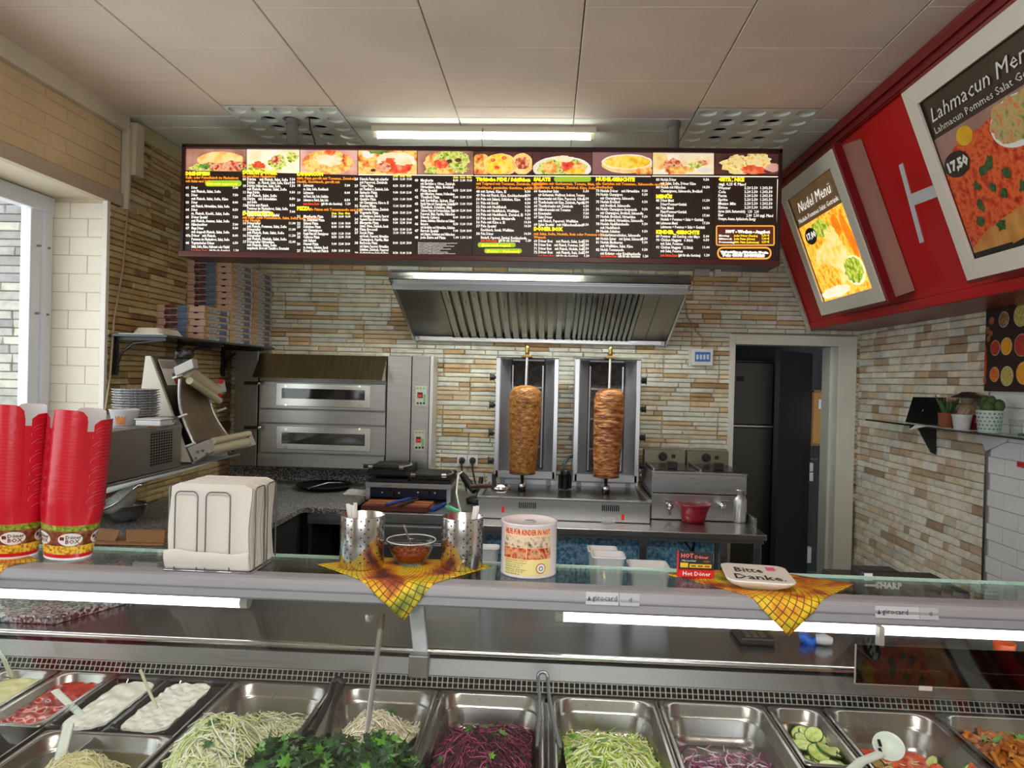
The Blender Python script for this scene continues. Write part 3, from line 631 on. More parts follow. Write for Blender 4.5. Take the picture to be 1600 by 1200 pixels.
column(1032, auto(282.5, 5.9, [('t', '83', 'Nudeln Döner', '9.50'), ('t', '', 'mit Salat, Soße, Döner Käse', ''), ('t', '84', 'Nudeln mit Hähnchen', '10.50'), ('t', '', 'Champignons, Sahnesoße, Brokkoli', '')]) + [(309.5, 'h', '', 'MENÜS', '')] +
       auto(315, 5.9, [('t', '85', 'Döner Menü', '11.50'), ('t', '', 'Döner+Pommes+Getränk', ''), ('t', '86', 'Pizza Menü', '14.50'), ('t', '', 'Pizza+Pommes+Getränk', ''), ('t', '87', 'Nudel Menü', '17.00'), ('t', '', 'Nudeln + Pommes + Salat + Getränk', ''), ('t', '88', 'Lahmacun Menü', '17.50'), ('t', '', 'Lahmacun + Pommes + Salat + Getränk', '')]) + [(365, 'h', '', 'KINDER_GERICHTE', '')] +
       auto(371, 5.75, [('t', '89', 'Pommes   mit Ketchup oder Mayo', '5.00'), ('t', '90', 'Chicken Nuggets   6 Stück', '6.50'), ('t', '', 'mit Salat, Pommes', ''), ('t', '91', 'Chicken Nuggets  12 Stück', '11.00'), ('t', '', 'mit Salat, Pommes', '')]) + [(400.5, 'r', '', '', '1.20')], 1025, 1108, fitw=68)
gt = ['Wasser', 'Cola', 'Fanta', 'Sprite', 'Mezzo Mix', 'Eistee']
mb = MB(); mt(mb, 1123, 282.8, 7.6, 'GETRÄNKE', 1, bold=.002); mt(mb, 1123, 289.5, 5.8, 'zzgl. 0,25 € Pfand', 0)
for k, t in enumerate(gt):
    mt(mb, 1122, 295.5+k*6.1, S, t, 0)
    for q, p in enumerate(('2.20', '2.50', '1.20', '2.50')): mt(mb, 0, 295.5+k*6.1, 5.6, p, 0, right=(1173, 1184, 1196, 1207)[q])
mt(mb, 1122, 332, S, 'Ayran (türk. Buttermilch)   1.50   2.00', 0, fit=62); mt(mb, 1122, 338, S, 'Bier                          2.00  2.50 zzgl. Pfand', 0, fit=83); mt(mb, 1122, 343.6, S, 'Orangen, Ananas, Apfelschorle, Energy', 0, fit=57)
stuff(mb.build('menu_lettering', TMAT, menu))
def rrect(cx, cy, w, h, r, n=6):
    out = []
    for sx, sy, a0 in ((1, -1, -90), (1, 1, 0), (-1, 1, 90), (-1, -1, 180)):
        for k in range(n+1):
            a = math.radians(a0+90*k/n); out.append((cx+sx*(w/2-r)+r*math.cos(a), cy+sy*(h/2-r)+r*math.sin(a)))
    return out
def mring(cx, cy, w, h, r, t, lay=.003, m=None, name='gold_outline'):
    A = [MP(x, y, lay) for x, y in rrect(cx, cy, w, h, r)]; B = [MP(x, y, lay) for x, y in rrect(cx, cy, w-2*t, h-2*t, max(.5, r-t))]; n = len(A)
    mb = MB(); mb.add(A+B, [((i+1) % n, i, n+i, n+(i+1) % n) for i in range(n)]); mb.build(name, m or GOLD, menu)
def mfill(cx, cy, w, h, r, m, lay=.002, name='pill'):
    A = [MP(x, y, lay) for x, y in rrect(cx, cy, w, h, r)]; MB().add(A[::-1], [tuple(range(len(A)))]).build(name, m, menu)
mfill(349, 286.5, 57, 9.5, 4.5, PILL); mfill(894.5, 279.8, 58, 8.6, 4, PILL, .0036); mfill(776, 382.6, 59, 7.2, 3, PILL); mfill(786, 392, 58.5, 7.2, 3, PILL)
mfill(1164.5, 368, 90, 30.5, 3, M('lit_brown_field', srgb(88, 36, 16), .5, emit=.4)); mring(1164.5, 368, 92, 32, 3.5, 2.1); mring(1163, 395.5, 85, 19.5, 9, 2.6)
mb = MB(); mt(mb, 1134, 363.5, 5.8, 'HOT - Wochen - Angebot', 0, fit=67, bold=.002)
for k, (a, b, c) in enumerate((('Montag', 'jeder Döner (Tasche)', '5,50 €'), ('Mittwoch', 'jede Pizza (26cm)', '7,00 €'), ('Donnerstag', 'türk. Pizza (Lahmacun)', '6,50 €'))):
    mt(mb, 1123, 369.5+k*5, 4.2, a, 0, fit=(16, 20, 24)[k]); mt(mb, 1147, 369.5+k*5, 4.2, b, 1, fit=(36, 32, 38)[k]); mt(mb, 0, 369.5+k*5, 4.4, c, 1, right=1202)
mt(mb, 1126, 394.8, 3.9, 'Vorbestellen u. Abholen in 15 min.', 0, fit=74, bold=.002); mt(mb, 1128, 400.4, 5.8, 'Tel.: 0375 20039228', 0, fit=66, bold=.0022)
mt(mb, 323, 288.4, 4.4, '(jetzt auch vegetarisch)', 1, fit=50); mt(mb, 868, 281.5, 4.4, '(jetzt auch vegetarisch)', 1, fit=52); mt(mb, 752, 384.4, 5, '(Jetzt auch vegan)', 1, fit=46); mt(mb, 760, 394, 5, '(Falafel - Halloumi)', 1, fit=52)
stuff(mb.build('offer_lettering', TMAT, menu))
POLE = M('grey_painted_pole', srgb(120, 116, 108), .5)
for x in (-1.44, .638):
    p = MB(); p.cyl((x, MY+.10, mz1-.02), (x, MY+.10, ZC-.001), .031, n=20); p.cyl((x, MY+.10, ZC-.028), (x, MY+.10, ZC-.001), .037, n=20); p.build('hanging_pole', POLE, menu)
b0 = Yp(1100, 420, MY+.19); MB().box(b0.x-.06, b0.x+.02, MY+.14, MY+.19, mz0-.035, mz0-.002).build('mount_bracket', STEELD, menu); MB().box(b0.x+.05, b0.x+.08, MY+.14, MY+.19, mz0-.04, mz0-.002).build('mount_bracket', M('pale_bracket', (.4, .38, .37), .6), menu)
MB().tube([(-1.30, MY+.08, mz1), (-1.31, MY+.08, mz1+.06), (-1.33, MY+.07, 2.96), (-1.34, MY+.07, ZC+.02)], .004).build('cable', BLACK, menu)
# ================================================================== CEILING TUBE LAMP
a, b = Zp(581, 207, 2.985), Zp(932, 207, 2.985); ly = a.y+.02
lamp = thing('ceiling_tube_lamp', 'long cream fluorescent batten lamp glowing on the ceiling above the menu board', 'lamp', ((a.x+b.x)/2, ly, ZC))
CRM = M('cream_enamel', srgb(226, 220, 196), .4)
MB().box(a.x, b.x, ly-.03, ly+.03, 2.995, ZC).build('housing', CRM, lamp, .004)
MB().box(a.x, b.x, ly-.034, ly-.030, 2.988, ZC).build('side_lip', CRM, lamp)
for x in (a.x+.006, b.x-.03): MB().box(x, x+.024, ly-.014, ly+.014, 2.955, 2.996).build('tube_holder', CRM, lamp, .002)
MB().cyl((a.x+.028, ly, 2.972), (b.x-.03, ly, 2.972), .012, n=14).build('tube', M('ceiling_tube_glow', (.93, 1, .90), .5, emit=26), lamp)
MB().tube([((a.x+b.x)/2, ly-.03, ZC-.01), ((a.x+b.x)/2-.005, ly-.045, 2.95), ((a.x+b.x)/2+.005, ly-.05, 2.86), ((a.x+b.x)/2-.002, MY+.18, mz1)], .004).build('cord', M('old_cord', (.25, .22, .15), .6), lamp)
# ================================================================== EXTRACTOR HOOD
HF, HBk = 4.30, 5.165; hx0, hx1 = -.99, .843
hood = thing('extractor_hood', 'stainless steel extractor hood with baffle filters on the stone wall above the kebab grills', 'extractor hood', (-.07, HBk, 1.88))
hzt = 2.275; hzb = 2.212; rz0, rz1 = 1.885, 1.92
MB().prism([(hx0, HF, hzb), (hx0, HF+.002, hzb+.006), (hx0, HF+.030, hzt), (hx0, HF+.06, hzt), (hx0, HF+.04, hzb)], (hx1-hx0, 0, 0)).build('front_rail', steel('hood_rail_steel', (.62, .64, .63), .2, (1, 30, 30)), hood)
for x0, x1 in ((hx0, hx0+.012), (hx1-.012, hx1)):
    MB().prism([(x0, HF+.035, hzt), (x0, HF+.01, hzb), (x0, HBk-.02, rz0), (x0, HBk, rz0), (x0, HBk, hzt)], (x1-x0, 0, 0)).build('side_panel', STEEL, hood)
MB().box(hx0+.012, hx1-.012, HF+.02, HBk, hzt-.01, hzt).build('top_panel', STEELH, hood)
MB().box(hx0+.012, hx1-.012, HBk-.045, HBk, rz0, rz1).build('grease_trough', STEELH, hood, .004)
for x in (hx0+.02, hx1-.05): MB().box(x, x+.03, HBk-.075, HBk-.045, rz0-.006, rz0+.03).build('trough_end', STEELD, hood, .004)
sa = Vector((0, HF+.10, hzb-.03)); sb_ = Vector((0, HBk-.03, rz1-.005)); sd = (sb_-sa); sn = Vector((0, -sd.z, sd.y)).normalized()
if sn.z > 0: sn = -sn
def slope(x0, x1, t0, t1, h0, h1):
    p = [sa+sd*t0+sn*h0, sa+sd*t1+sn*h0, sa+sd*t1+sn*h1, sa+sd*t0+sn*h1]
    return [q+V(x0, 0, 0) for q in p], V(x1-x0, 0, 0)
HDARK = steel('greasy_dark_steel', (.22, .21, .19), .34, (20, 1, 1)); HMID = steel('hood_filter_steel', (.28, .29, .285), .3, (20, 1, 1))
MB().prism(*slope(hx0+.012, hx1-.012, -.06, 1.02, -.03, -.02)).build('back_plate', HDARK, hood)
MB().box(hx0+.012, hx1-.012, HF+.06, HF+.075, hzb-.055, hzb+.005).build('lamp_rail', STEELH, hood, .003)
MB().box(hx0+.012, hx1-.012, HF+.03, HF+.06, hzb+.002, hzb+.012).build('inner_ledge', STEELD, hood)
MB().box(hx0+.10, hx1-.10, HF+.078, HF+.10, hzb-.040, hzb-.015).build('hood_lamp', M('hood_lamp_glow', (.95, 1, .94), .5, emit=60), hood)
fx0 = Yp(703, 500, 4.9).x; fx1 = Yp(992, 500, 4.9).x
for x0, x1 in ((hx0+.012, fx0-.004), (fx1+.004, fx1+.10), (fx1+.103, hx1-.012)): MB().prism(*slope(x0, x1, 0, 1, -.02, -.004)).build('blank_plate', HDARK, hood)
nb = 0; cas = (fx1-fx0)/3
for c in range(3):
    n = (7, 7, 12)[c]; x0 = fx0+c*cas; w = cas/n
    for k in range(n):
        a = x0+w*k+w*.16; b = x0+w*k+w*.84
        P1, D1 = slope(a, b, .02, .95, -.012, .012); MB().prism(P1, D1).build('filter_baffle', HMID, hood, .004)
    for k in range(n): MB().prism(*slope(x0+w*k-.004, x0+w*k+.012, .93, .97, -.02, .012)).build('drain_slot', DARK, hood)
# ================================================================== PIZZA OVEN
OY = 4.93
OFR = steel('oven_frame_steel', (.66, .64, .60), .25, (1, 20, 20), .05); OST = steel('oven_steel', (.46, .45, .43), .33, (1, 1, 12), .08); OSTB = steel('heat_stained_steel', (.42, .36, .22), .32, (30, 1, 1), .25)
def px_box(mb, x0, y0, x1, y1, Yf, dep, m=0):
    """box whose front face, at depth Yf, spans the given photo rectangle"""
    a = Yp(x0, (y0+y1)/2, Yf); b = Yp(x1, (y0+y1)/2, Yf); c = Yp((x0+x1)/2, y0, Yf); d = Yp((x0+x1)/2, y1, Yf)
    return mb.box(a.x, b.x, Yf, Yf+dep, d.z, c.z, m)
oven = thing('pizza_oven', 'double deck stainless steel pizza oven set into the stone wall', 'oven', Yp(540, 733, OY+.1))
px_box(MB(), 404, 556, 603, 732, OY+.012, YB-OY-.03).build('body', STEELD, oven, .004)
mb = MB(); pts = [Yp(407, 551, OY), Yp(605, 556, OY)]
a, b = Yp(407, 553, OY), Yp(605, 556, OY); c, d = Yp(402, 590, OY-.16), Yp(603, 594, OY-.16)
zt = (a.z+b.z)/2; zb = (c.z+d.z)/2
mb.prism([(a.x, YB-.03, zt), (a.x, OY+.005, zt), (a.x, OY-.14, zb), (a.x, OY-.14, zb-.006), (a.x, YB-.03, zb-.006)], (b.x-a.x, 0, 0)); mb.build('vapour_canopy', OSTB, oven, .003)
def deck(y0, y1, wy0, wy1, gy0, gy1, hy):
    dr = px_box(MB(), 407, y0+1, 602, y1-1, OY-.014, .022).build('oven_door', OST, oven, .003)
    px_box(MB(), 431, wy0, 579, wy1, OY-.026, .014).build('window_frame', OFR, dr, .003)
    px_box(MB(), 440, gy0, 570, gy1, OY-.0275, .004).build('window_glass', M('dark_oven_glass', (.03, .028, .03), .06, spec=.9), dr)
    for x in (447, 562):
        for y in (wy0+3.5, wy1-3.5): p = Yp(x, y, OY-.027); MB().cyl(p+V(0, .003, 0), p-V(0, .004, 0), .008, n=10).build('screw', CHROME, dr)
    h0, h1 = Yp(382, hy, OY-.05), Yp(403, hy, OY-.05); MB().cyl(h0, h1, .011, n=12).build('handle', BLACK, dr); MB().sphere(h1+V(.01, 0, 0), .016, 10, 8).build('handle_hub', CHROME, dr)
deck(597, 641, 600, 636, 608, 624, 598.5); deck(663, 710, 667, 704, 677, 695, 668)
px_box(MB(), 405, 642, 602, 662, OY+.002, .02).build('middle_band', OST, oven, .002); px_box(MB(), 402, 711, 600, 731, OY+.002, .02).build('base_band', OST, oven, .002)
px_box(MB(), 604, 556, 641.5, 732, OY-.004, .2).build('switch_cabinet', OST, oven, .003); px_box(MB(), 642.5, 556, 670, 733, OY-.004, .2).build('switch_cabinet', OST, oven, .003)
px_box(MB(), 670.5, 556, 675.5, 736, OY-.012, .2).build('edge_trim', M('bright_edge', (.8, .8, .8), .3, .8), oven, .003)
px_box(MB(), 366, 548, 402, 728, OY+.03, .2).build('side_cheek', STEELD, oven, .003)
DG = M('display_green', srgb(120, 176, 110), .4); DRD = M('red_led', srgb(240, 30, 40), .4, emit=.8); LBL = M('panel_label', srgb(196, 200, 180), .4)
for (x0, y0, x1, y1) in ((649, 603, 666.5, 634.5), (647, 672.5, 663.5, 704)):
    p = px_box(MB(), x0, y0, x1, y1, OY-.010, .007).build('control_panel', LBL, oven, .001)
    px_box(MB(), x0+3, y0+10, x1-6, y0+19, OY-.012, .003).build('led_display', M('dark_display', (.05, .015, .015), .3), p)
    mb = MB(); text_on(mb, '300', Yp(x0+3.5, y0+18, OY-.0125), (1, 0, 0), (0, 0, 1), .034, width=.55); mb.build('led_digits', DRD, p)
    for k in range(3): px_box(MB(), x0+2+k*5, y1-6, x0+5+k*5, y1-3, OY-.013, .004).build('button', BLACK, p)
    for k in range(3): px_box(MB(), x0+2+k*5, y0+2, x0+5+k*5, y0+4.5, OY-.013, .004).build('button', DG, p)
    px_box(MB(), x1-5, y0+13, x1-1.5, y0+25, OY-.013, .004).build('button', DG, p)
# ================================================================== KEBAB GRILLS
TZ = .77
KY = 4.30; kx0, kx1 = Yp(747, 800, KY).x, Yp(1016, 805, KY).x; kz0 = TZ+.002; kz1 = Yp(880, 779, KY).z
grill = thing('kebab_grill', 'wide stainless steel double kebab grill with upright burner towers and drip tray', 'kebab grill', ((kx0+kx1)/2, KY+.25, TZ))
GST = steel('grill_steel', (.62, .63, .62), .34, (1, 20, 20)); KDEP = .62
MB().box(kx0, kx1, KY, KY+KDEP, kz0, kz1-.012).build('base', GST, grill, .004)
mb = MB(); mb.box(kx0-.008, kx1+.008, KY-.012, KY+.03, kz1-.014, kz1); mb.box(kx0-.008, kx0+.02, KY, KY+KDEP, kz1-.014, kz1+.01); mb.box(kx1-.02, kx1+.008, KY, KY+KDEP, kz1-.014, kz1+.01); mb.box(kx0, kx1, KY+KDEP-.03, KY+KDEP, kz1-.014, kz1+.06)
mb.build('tray_rim', STEELH, grill, .003)
MB().box(kx0+.02, kx1-.02, KY+.03, KY+KDEP-.03, kz1-.012, kz1-.006).build('drip_tray', M('greasy_tray', (.05, .045, .04), .25, .6, var=.6, vs=14), grill)
for gx in (.20, .75):
    for k in range(9): x = kx0+(kx1-kx0)*gx*1.0+.012*k-.09+(.06 if gx > .5 else .13); MB().box(x, x+.005, KY-.0135, KY-.0005, kz1-.065, kz1-.03).build('vent_slot', DARK, grill)
for px, py in ((786, 796), (973, 808)):
    p = Yp(px, py, KY); MB().box(p.x-.008, p.x+.008, KY-.008, KY, p.z-.018, p.z+.018).build('rocker_switch', M('red_switch', srgb(206, 30, 26), .35, emit=.25), grill, .002)
p = Yp(950, 813, KY); MB().box(p.x-.04, p.x+.04, KY-.002, KY, p.z-.02, p.z+.02).build('type_plate', M('pale_plate', (.7, .72, .72), .4, var=.2, vs=60), grill)
MESH = M('charred_burner_mesh', (.045, .04, .038), .7, var=.6, vs=40, bump=.5, bs=200); WING = steel('tower_wing_steel', (.62, .62, .66), .5, (1, 1, 30))
STR = M('polished_stile', (.6, .6, .62), .3, 1)
def tower(x0t, x1t, ytop, x0b, x1b, ybot, knobs_left):
    Yf, Yr = 4.72, 4.88; tl, tr = Yp(x0t, ytop, Yf), Yp(x1t, ytop+1, Yf); bl, br = Yp(x0b, ybot, Yf), Yp(x1b, ybot+3, Yf)
    xl = (tl.x+bl.x)/2; xr = (tr.x+br.x)/2; zt = (tl.z+tr.z)/2; zb = (bl.z+br.z)/2; w = xr-xl
    for x in (xl, xr-.030): MB().box(x, x+.030, Yf, Yf+.02, zb, zt).build('front_stile', STR, grill, .003)
    MB().box(xl, xr, Yr, Yr+.05, zb-.03, zt).build('tower_back', WING, grill, .003)
    for a, b in ((xl+.028, xl+.10), (xr-.028, xr-.10)):
        MB().prism([(a, Yf+.01, zb), (b, Yr-.01, zb), (b+.004, Yr-.01, zb), (a+.004, Yf+.01, zb)], (0, 0, zt-zb-.01)).build('reflector_wing', WING, grill)
    MB().box(xl+.10, xr-.10, Yr-.02, Yr, zb+.03, zt-.02).build('burner_panel', MESH, grill)
    for k in (1, 2, 3): z = zb+(zt-zb)*k/4; MB().box(xl+.10, xr-.10, Yr-.026, Yr-.018, z-.006, z+.006).build('burner_divider', STEELD, grill)
    for x in (xl+.10, xr-.112): MB().cyl((x+.006, Yr-.03, zb+.06), (x+.006, Yr-.03, zt-.05), .007, n=8).build('guard_rod', STR, grill)
    MB().prism([(xl, Yf, zt), (xr, Yf, zt), (xr-.1, Yr, zt), (xl+.1, Yr, zt)], (0, 0, -.008)).build('tower_cap', M('sooty_cap', (.03, .027, .025), .6), grill)
    MB().prism([(xl+.01, Yf, zb), (xr-.01, Yf, zb), (xr-.09, Yr, zb), (xl+.09, Yr, zb)], (0, 0, .05)).build('tower_sill', STR, grill, .003)
    for x in (xl+.05, xr-.05): MB().box(x-.015, x+.015, Yr-.02, Yr+.03, kz1-.01, zb+.01).build('tower_foot', STEELD, grill)
    for k in range(4):
        z = zb+(zt-zb)*(.13+.233*k); s = -1 if knobs_left else 1; x = xl if knobs_left else xr
        kb = MB(); kb.cyl((x, Yf+.06, z), (x+s*.022, Yf+.06, z), .010, n=10); kb.cyl((x+s*.014, Yf+.06, z), (x+s*.042, Yf+.06, z), .021, .017, n=14); kb.box(x+s*.042-.004, x+s*.042+.004, Yf+.055, Yf+.065, z-.024, z+.024); kb.build('gas_knob', BLACK, grill)
    return (xl+xr)/2, zt, zb
t1 = tower(777, 875, 558, 770, 868, 746, True); t2 = tower(899, 1002, 560, 895, 998, 752, False)
mb = MB(); xm = (t1[0]+t2[0])/2
for dx, dy, r in ((-.03, 0, .014), (.03, .01, .014), (0, -.03, .02)): mb.cyl((xm+dx, 4.70+dy, kz1), (xm+dx, 4.70+dy, kz1+.09), r, n=10)
mb.sphere((xm, 4.68, kz1+.10), .035, 10, 8); mb.build('gas_valve', M('blackened_valve', (.02, .02, .02), .3, .5), grill)
MB().tube([(xm, 4.70, kz1+.11), (xm-.01, 4.72, kz1+.16), (xm+.02, 4.76, kz1+.20), (xm+.07, 4.82, kz1+.21)], .010).build('gas_hose', M('dark_hose', (.05, .06, .05), .4), grill)
def meat_mat(name, cols, vs, stretch, bump):
    return M(name, (.5, .3, .1), .38, cols=[(.25+.5*i/(len(cols)-1), srgb(*c)) for i, c in enumerate(cols)], vs=vs, stretch=stretch, bump=bump, bs=vs*1.6, spec=.6, detail=9)
MEAT1 = meat_mat('golden_minced_meat', [(84, 40, 14), (142, 86, 30), (178, 122, 56), (206, 160, 92)], 34, (1, 1, 1.4), .8)
MEAT2 = meat_mat('sliced_roast_meat', [(60, 24, 10), (140, 74, 30), (200, 134, 74), (234, 190, 138)], 17, (1, 1, 3.2), 1.0)
def skewer(label, cx, px_top, px_bot, prof, ytop, Ym, tx, mat, rag, ycap):
    top = Yp(px_top[0], px_top[1], Ym); bot = Yp(px_bot[0], px_bot[1], Ym); sk = thing('meat_skewer', label, 'kebab meat', (bot.x, Ym, bot.z), group='kebab skewers on the grill')
    n = 40; k = len(prof)*3; vs = []; fs = []; rnd = random.Random(int(cx)); H = top.z-bot.z
    def rad(t):
        for (t0, r0), (t1_, r1) in zip(prof[:-1], prof[1:]):
            if t0 <= t <= t1_: return r0+(r1-r0)*(t-t0)/(t1_-t0)
        return prof[-1][1]
    rows = 70
    for i in range(rows+1):
        t = i/rows; r = rad(t); ax = bot.lerp(top, t); lay = rnd.uniform(-rag, rag)
        for j in range(n):
            a = 2*PI*j/n; q = r*(1+lay+rnd.uniform(-rag, rag)*.8+rag*.8*math.sin(3*a+t*21)); vs.append((ax.x+q*math.cos(a), ax.y+q*math.sin(a), ax.z))
    for i in range(rows):
        for j in range(n): fs.append((i*n+j, i*n+(j+1) % n, (i+1)*n+(j+1) % n, (i+1)*n+j))
    mb = MB(); mb.add(vs, fs, 0, True); mb.add(vs[:n], [tuple(range(n-1, -1, -1))]); mb.add(vs[-n:], [tuple(range(n))], 0, True); mb.build('meat', mat, sk)
    ct = Yp(tx, ycap, Ym); rod = STR
    MB().cyl(bot-V(0, 0, .11), (ct.x, Ym, ct.z-.03), .0085, n=12).build('spit_rod', M('pale_spit', (.8, .78, .76), .3, .7), sk)
    MB().box(ct.x-.03, ct.x+.03, Ym-.012, Ym+.35, ct.z-.055, ct.z-.04).build('spit_holder', M('brass_plate', srgb(150, 120, 70), .4, .8), sk, .003)
    MB().lathe([(0, -.04), (.012, -.04), (.016, -.02), (.012, -.005), (.014, .01), (.008, .022), (0, .024)], (ct.x, Ym, ct.z), 14).build('spit_finial', M('brass', srgb(190, 160, 90), .3, 1), sk)
    MB().lathe([(0, 0), (.085, 0), (.085, .006), (0, .006)], bot-V(0, 0, .008), 28).build('meat_plate', M('rusty_plate', srgb(120, 80, 60), .5, .5), sk)
    MB().lathe([(0, 0), (.024, 0), (.024, .05), (.012, .055), (.012, .10), (0, .10)], (bot.x, Ym, kz1-.006), 18).build('spit_socket', CHROME, sk)
skewer('smooth golden minced kebab cone on the grill tower beside the wall sockets', 1, (822, 602), (816, 738),
       [(0, .082), (.02, .086), (.25, .094), (.6, .103), (.85, .107), (.93, .100), (.975, .075), (1.0, .03)], 602, 4.60, 824, MEAT1, .006, 545)
skewer('ragged sliced meat kebab cone on the grill tower nearest the doorway', 2, (953, 607), (947, 743),
       [(0, .076), (.03, .082), (.3, .090), (.6, .096), (.88, .096), (.95, .088), (.985, .062), (1.0, .025)], 607, 4.60, 954, MEAT2, .022, 547)
# scoop lying on the tray
sc = thing('meat_scoop', 'metal meat scoop with dark wooden handle on the grill drip tray', 'scoop', Zp(782, 765, kz1+.02))
p = Zp(782, 764, kz1+.05); MB().lathe([(0, -.03), (.035, -.028), (.055, -.01), (.062, .02), (.058, .02), (.05, -.008), (.03, -.022), (0, -.024)], p, 20).build('bowl', CHROME, sc)
MB().tube([p+V(-.05, -.02, .02), p+V(-.14, -.05, .02), p+V(-.18, -.06, .018)], [.012, .016, .012], 10).build('handle', M('dark_wood_handle', srgb(70, 40, 26), .5), sc)
MB().cyl(p+V(-.04, .03, .01), p+V(-.045, .035, .085), .014, .012, 12).build('knob', BLACK, sc)
# ================================================================== STEEL WORK TABLE
tx1 = Zp(1187, 828, TZ).x; ty0 = 4.10; tx0 = kx0-.015
tab = thing('steel_work_table', 'stainless steel work table carrying the kebab grill and fryer', 'table', ((tx0+tx1)/2, 4.6, 0))
MB().box(tx0, tx1, ty0, 5.15, TZ-.035, TZ).build('table_top', STEELH, tab, .004)
mb = MB(); mb.box(tx0+.01, tx1-.01, ty0+.03, ty0+.06, TZ-.06, TZ-.035); mb.build('front_apron', STEELH, tab, .003)
for x in (tx0+.06, kx1-.06, tx1-.23, tx1-.04):
    for y in (ty0+.06, 5.08): MB().box(x-.022, x+.022, y-.022, y+.022, 0, TZ-.035).build('leg', STEEL, tab, .003)
MB().box(tx1-.012, tx1, 4.3, 5.15, TZ-.001, TZ+.055).build('side_upstand', STEEL, tab, .002)
MB().box(tx0+.05, tx1-.26, 4.24, 4.26, .02, TZ-.04).build('rear_panel', M('blue_speckled_tile', srgb(90, 140, 180), .5, cols=[(.35, srgb(50, 104, 150)), (.5, srgb(104, 156, 190)), (.65, srgb(150, 190, 206))], vs=60), tab)
mb = MB()
p = Yp(1077, 856, 4.2); mb.tube([p+V(-.03, 0, .04), p+V(0, -.02, 0), p+V(.02, -.02, -.03), p+V(.03, 0, .03), p+V(.0, .02, -.08)], .006); mb.build('cable_tail', BLACK, tab)
# ================================================================== FRYER
FY = 4.45; fx0_, fx1_ = Yp(1018, 770, FY).x, Yp(1166, 770, FY).x
ft = Yp(1090, 738, FY).z
fry = thing('deep_fryer', 'double tank stainless steel deep fryer with drain taps on the work table', 'fryer', ((fx0_+fx1_)/2, FY+.2, TZ))
zmid = Yp(1090, 772, FY).z
MB().box(fx0_, fx1_, FY, FY+.5, TZ+.004, zmid-.004).build('lower_body', STEELH, fry, .004)
MB().box(fx0_, fx1_, FY-.006, FY+.5, zmid+.002, ft-.01).build('upper_body', STEELH, fry, .004)
MB().box(fx0_+.01, fx1_-.01, FY+.002, FY+.5, zmid-.006, zmid+.004).build('shadow_gap', DARK, fry)
MB().box(fx0_-.004, fx1_+.004, FY-.012, FY+.03, ft-.012, ft).build('front_rim', STEELH, fry, .003)
half = (fx1_-fx0_)/2
for i in range(2):
    x0 = fx0_+i*half; tk = MB().box(x0+.012, x0+half-.012, FY+.04, FY+.40, ft-.015, ft+.004).build('tank_lid', M('dark_fryer_lid', (.03, .03, .03), .25, .5), fry, .004)
    MB().box(x0+half*.4, x0+half*.6, FY+.1, FY+.14, ft+.004, ft+.05).build('lid_grip', BLACK, tk, .004)
    MB().box(x0+.012, x0+.02, FY+.04, FY+.40, ft, ft+.014).build('lid_edge', STEEL, tk); 
    hz = ft+.05
    hd = MB().box(x0+.006, x0+half-.006, FY+.42, FY+.5, ft-.02, ft+.095).build('control_head', steel('yellowed_steel', (.26, .25, .18), .35, (20, 1, 1)), fry, .004)
    x = x0+half*.45; kb = MB(); kb.cyl((x, FY+.42, hz), (x, FY+.40, hz), .03, n=16); kb.cyl((x, FY+.40, hz), (x, FY+.375, hz), .022, .018, 14); kb.build('thermostat_knob', BLACK, hd)
    MB().box(x+.06, x+.085, FY+.412, FY+.42, hz-.01, hz+.015).build('switch', BLACK, hd)
    tpx = (1046, 1128)[i]; p = Yp(tpx, 790, FY-.04)
    tp = MB(); tp.cyl((p.x, FY, p.z), (p.x, FY-.06, p.z), .014, n=12); tp.sphere((p.x, FY-.055, p.z), .022, 10, 8); tp.cyl((p.x, FY-.055, p.z), (p.x, FY-.06, p.z-.055), .012, .010, 12); tp.build('drain_tap', CHROME, fry)
    lv = MB(); lv.cyl((p.x, FY-.055, p.z), (p.x, FY-.055, p.z+.03), .009, n=10); lv.obox((p.x-.012 if i == 0 else p.x+.01, FY-.06, p.z+.032), (.05, .016, .010)); lv.build('tap_lever', CHROME, fry, .003)
# red bowl + steel shaker on the table
p = Zp(1088, 820, TZ); rb = thing('red_bowl', 'red plastic bowl standing in front of the deep fryer', 'bowl', (p.x, p.y+.09, TZ))
MB().lathe([(0, .004), (.068, .003), (.078, .05), (.098, .105), (.108, .108), (.111, .114), (.105, .116), (.094, .11), (.074, .052), (.064, .012), (0, .010)], (p.x, p.y+.09, TZ), 32).build('bowl_body', M('red_plastic', srgb(158, 12, 44), .35, coat=.3), rb)
p = Zp(1158, 818, TZ); sh = thing('aluminium_shaker', 'slim aluminium shaker bottle beside the red bowl', 'bottle', (p.x, p.y+.045, TZ))
MB().lathe([(0, .001), (.040, .001), (.043, .006), (.043, .135), (.036, .155), (.024, .165), (.024, .172), (0, .172)], (p.x, p.y+.045, TZ), 24).build('bottle_body', M('aluminium', (.66, .66, .67), .38, .9, var=.06), sh)
MB().lathe([(0, .170), (.024, .170), (.030, .178), (.034, .196), (.036, .198), (.036, .202), (0, .204)], (p.x, p.y+.045, TZ), 24).build('screw_cap', M('aluminium', (0, 0, 0)), sh)
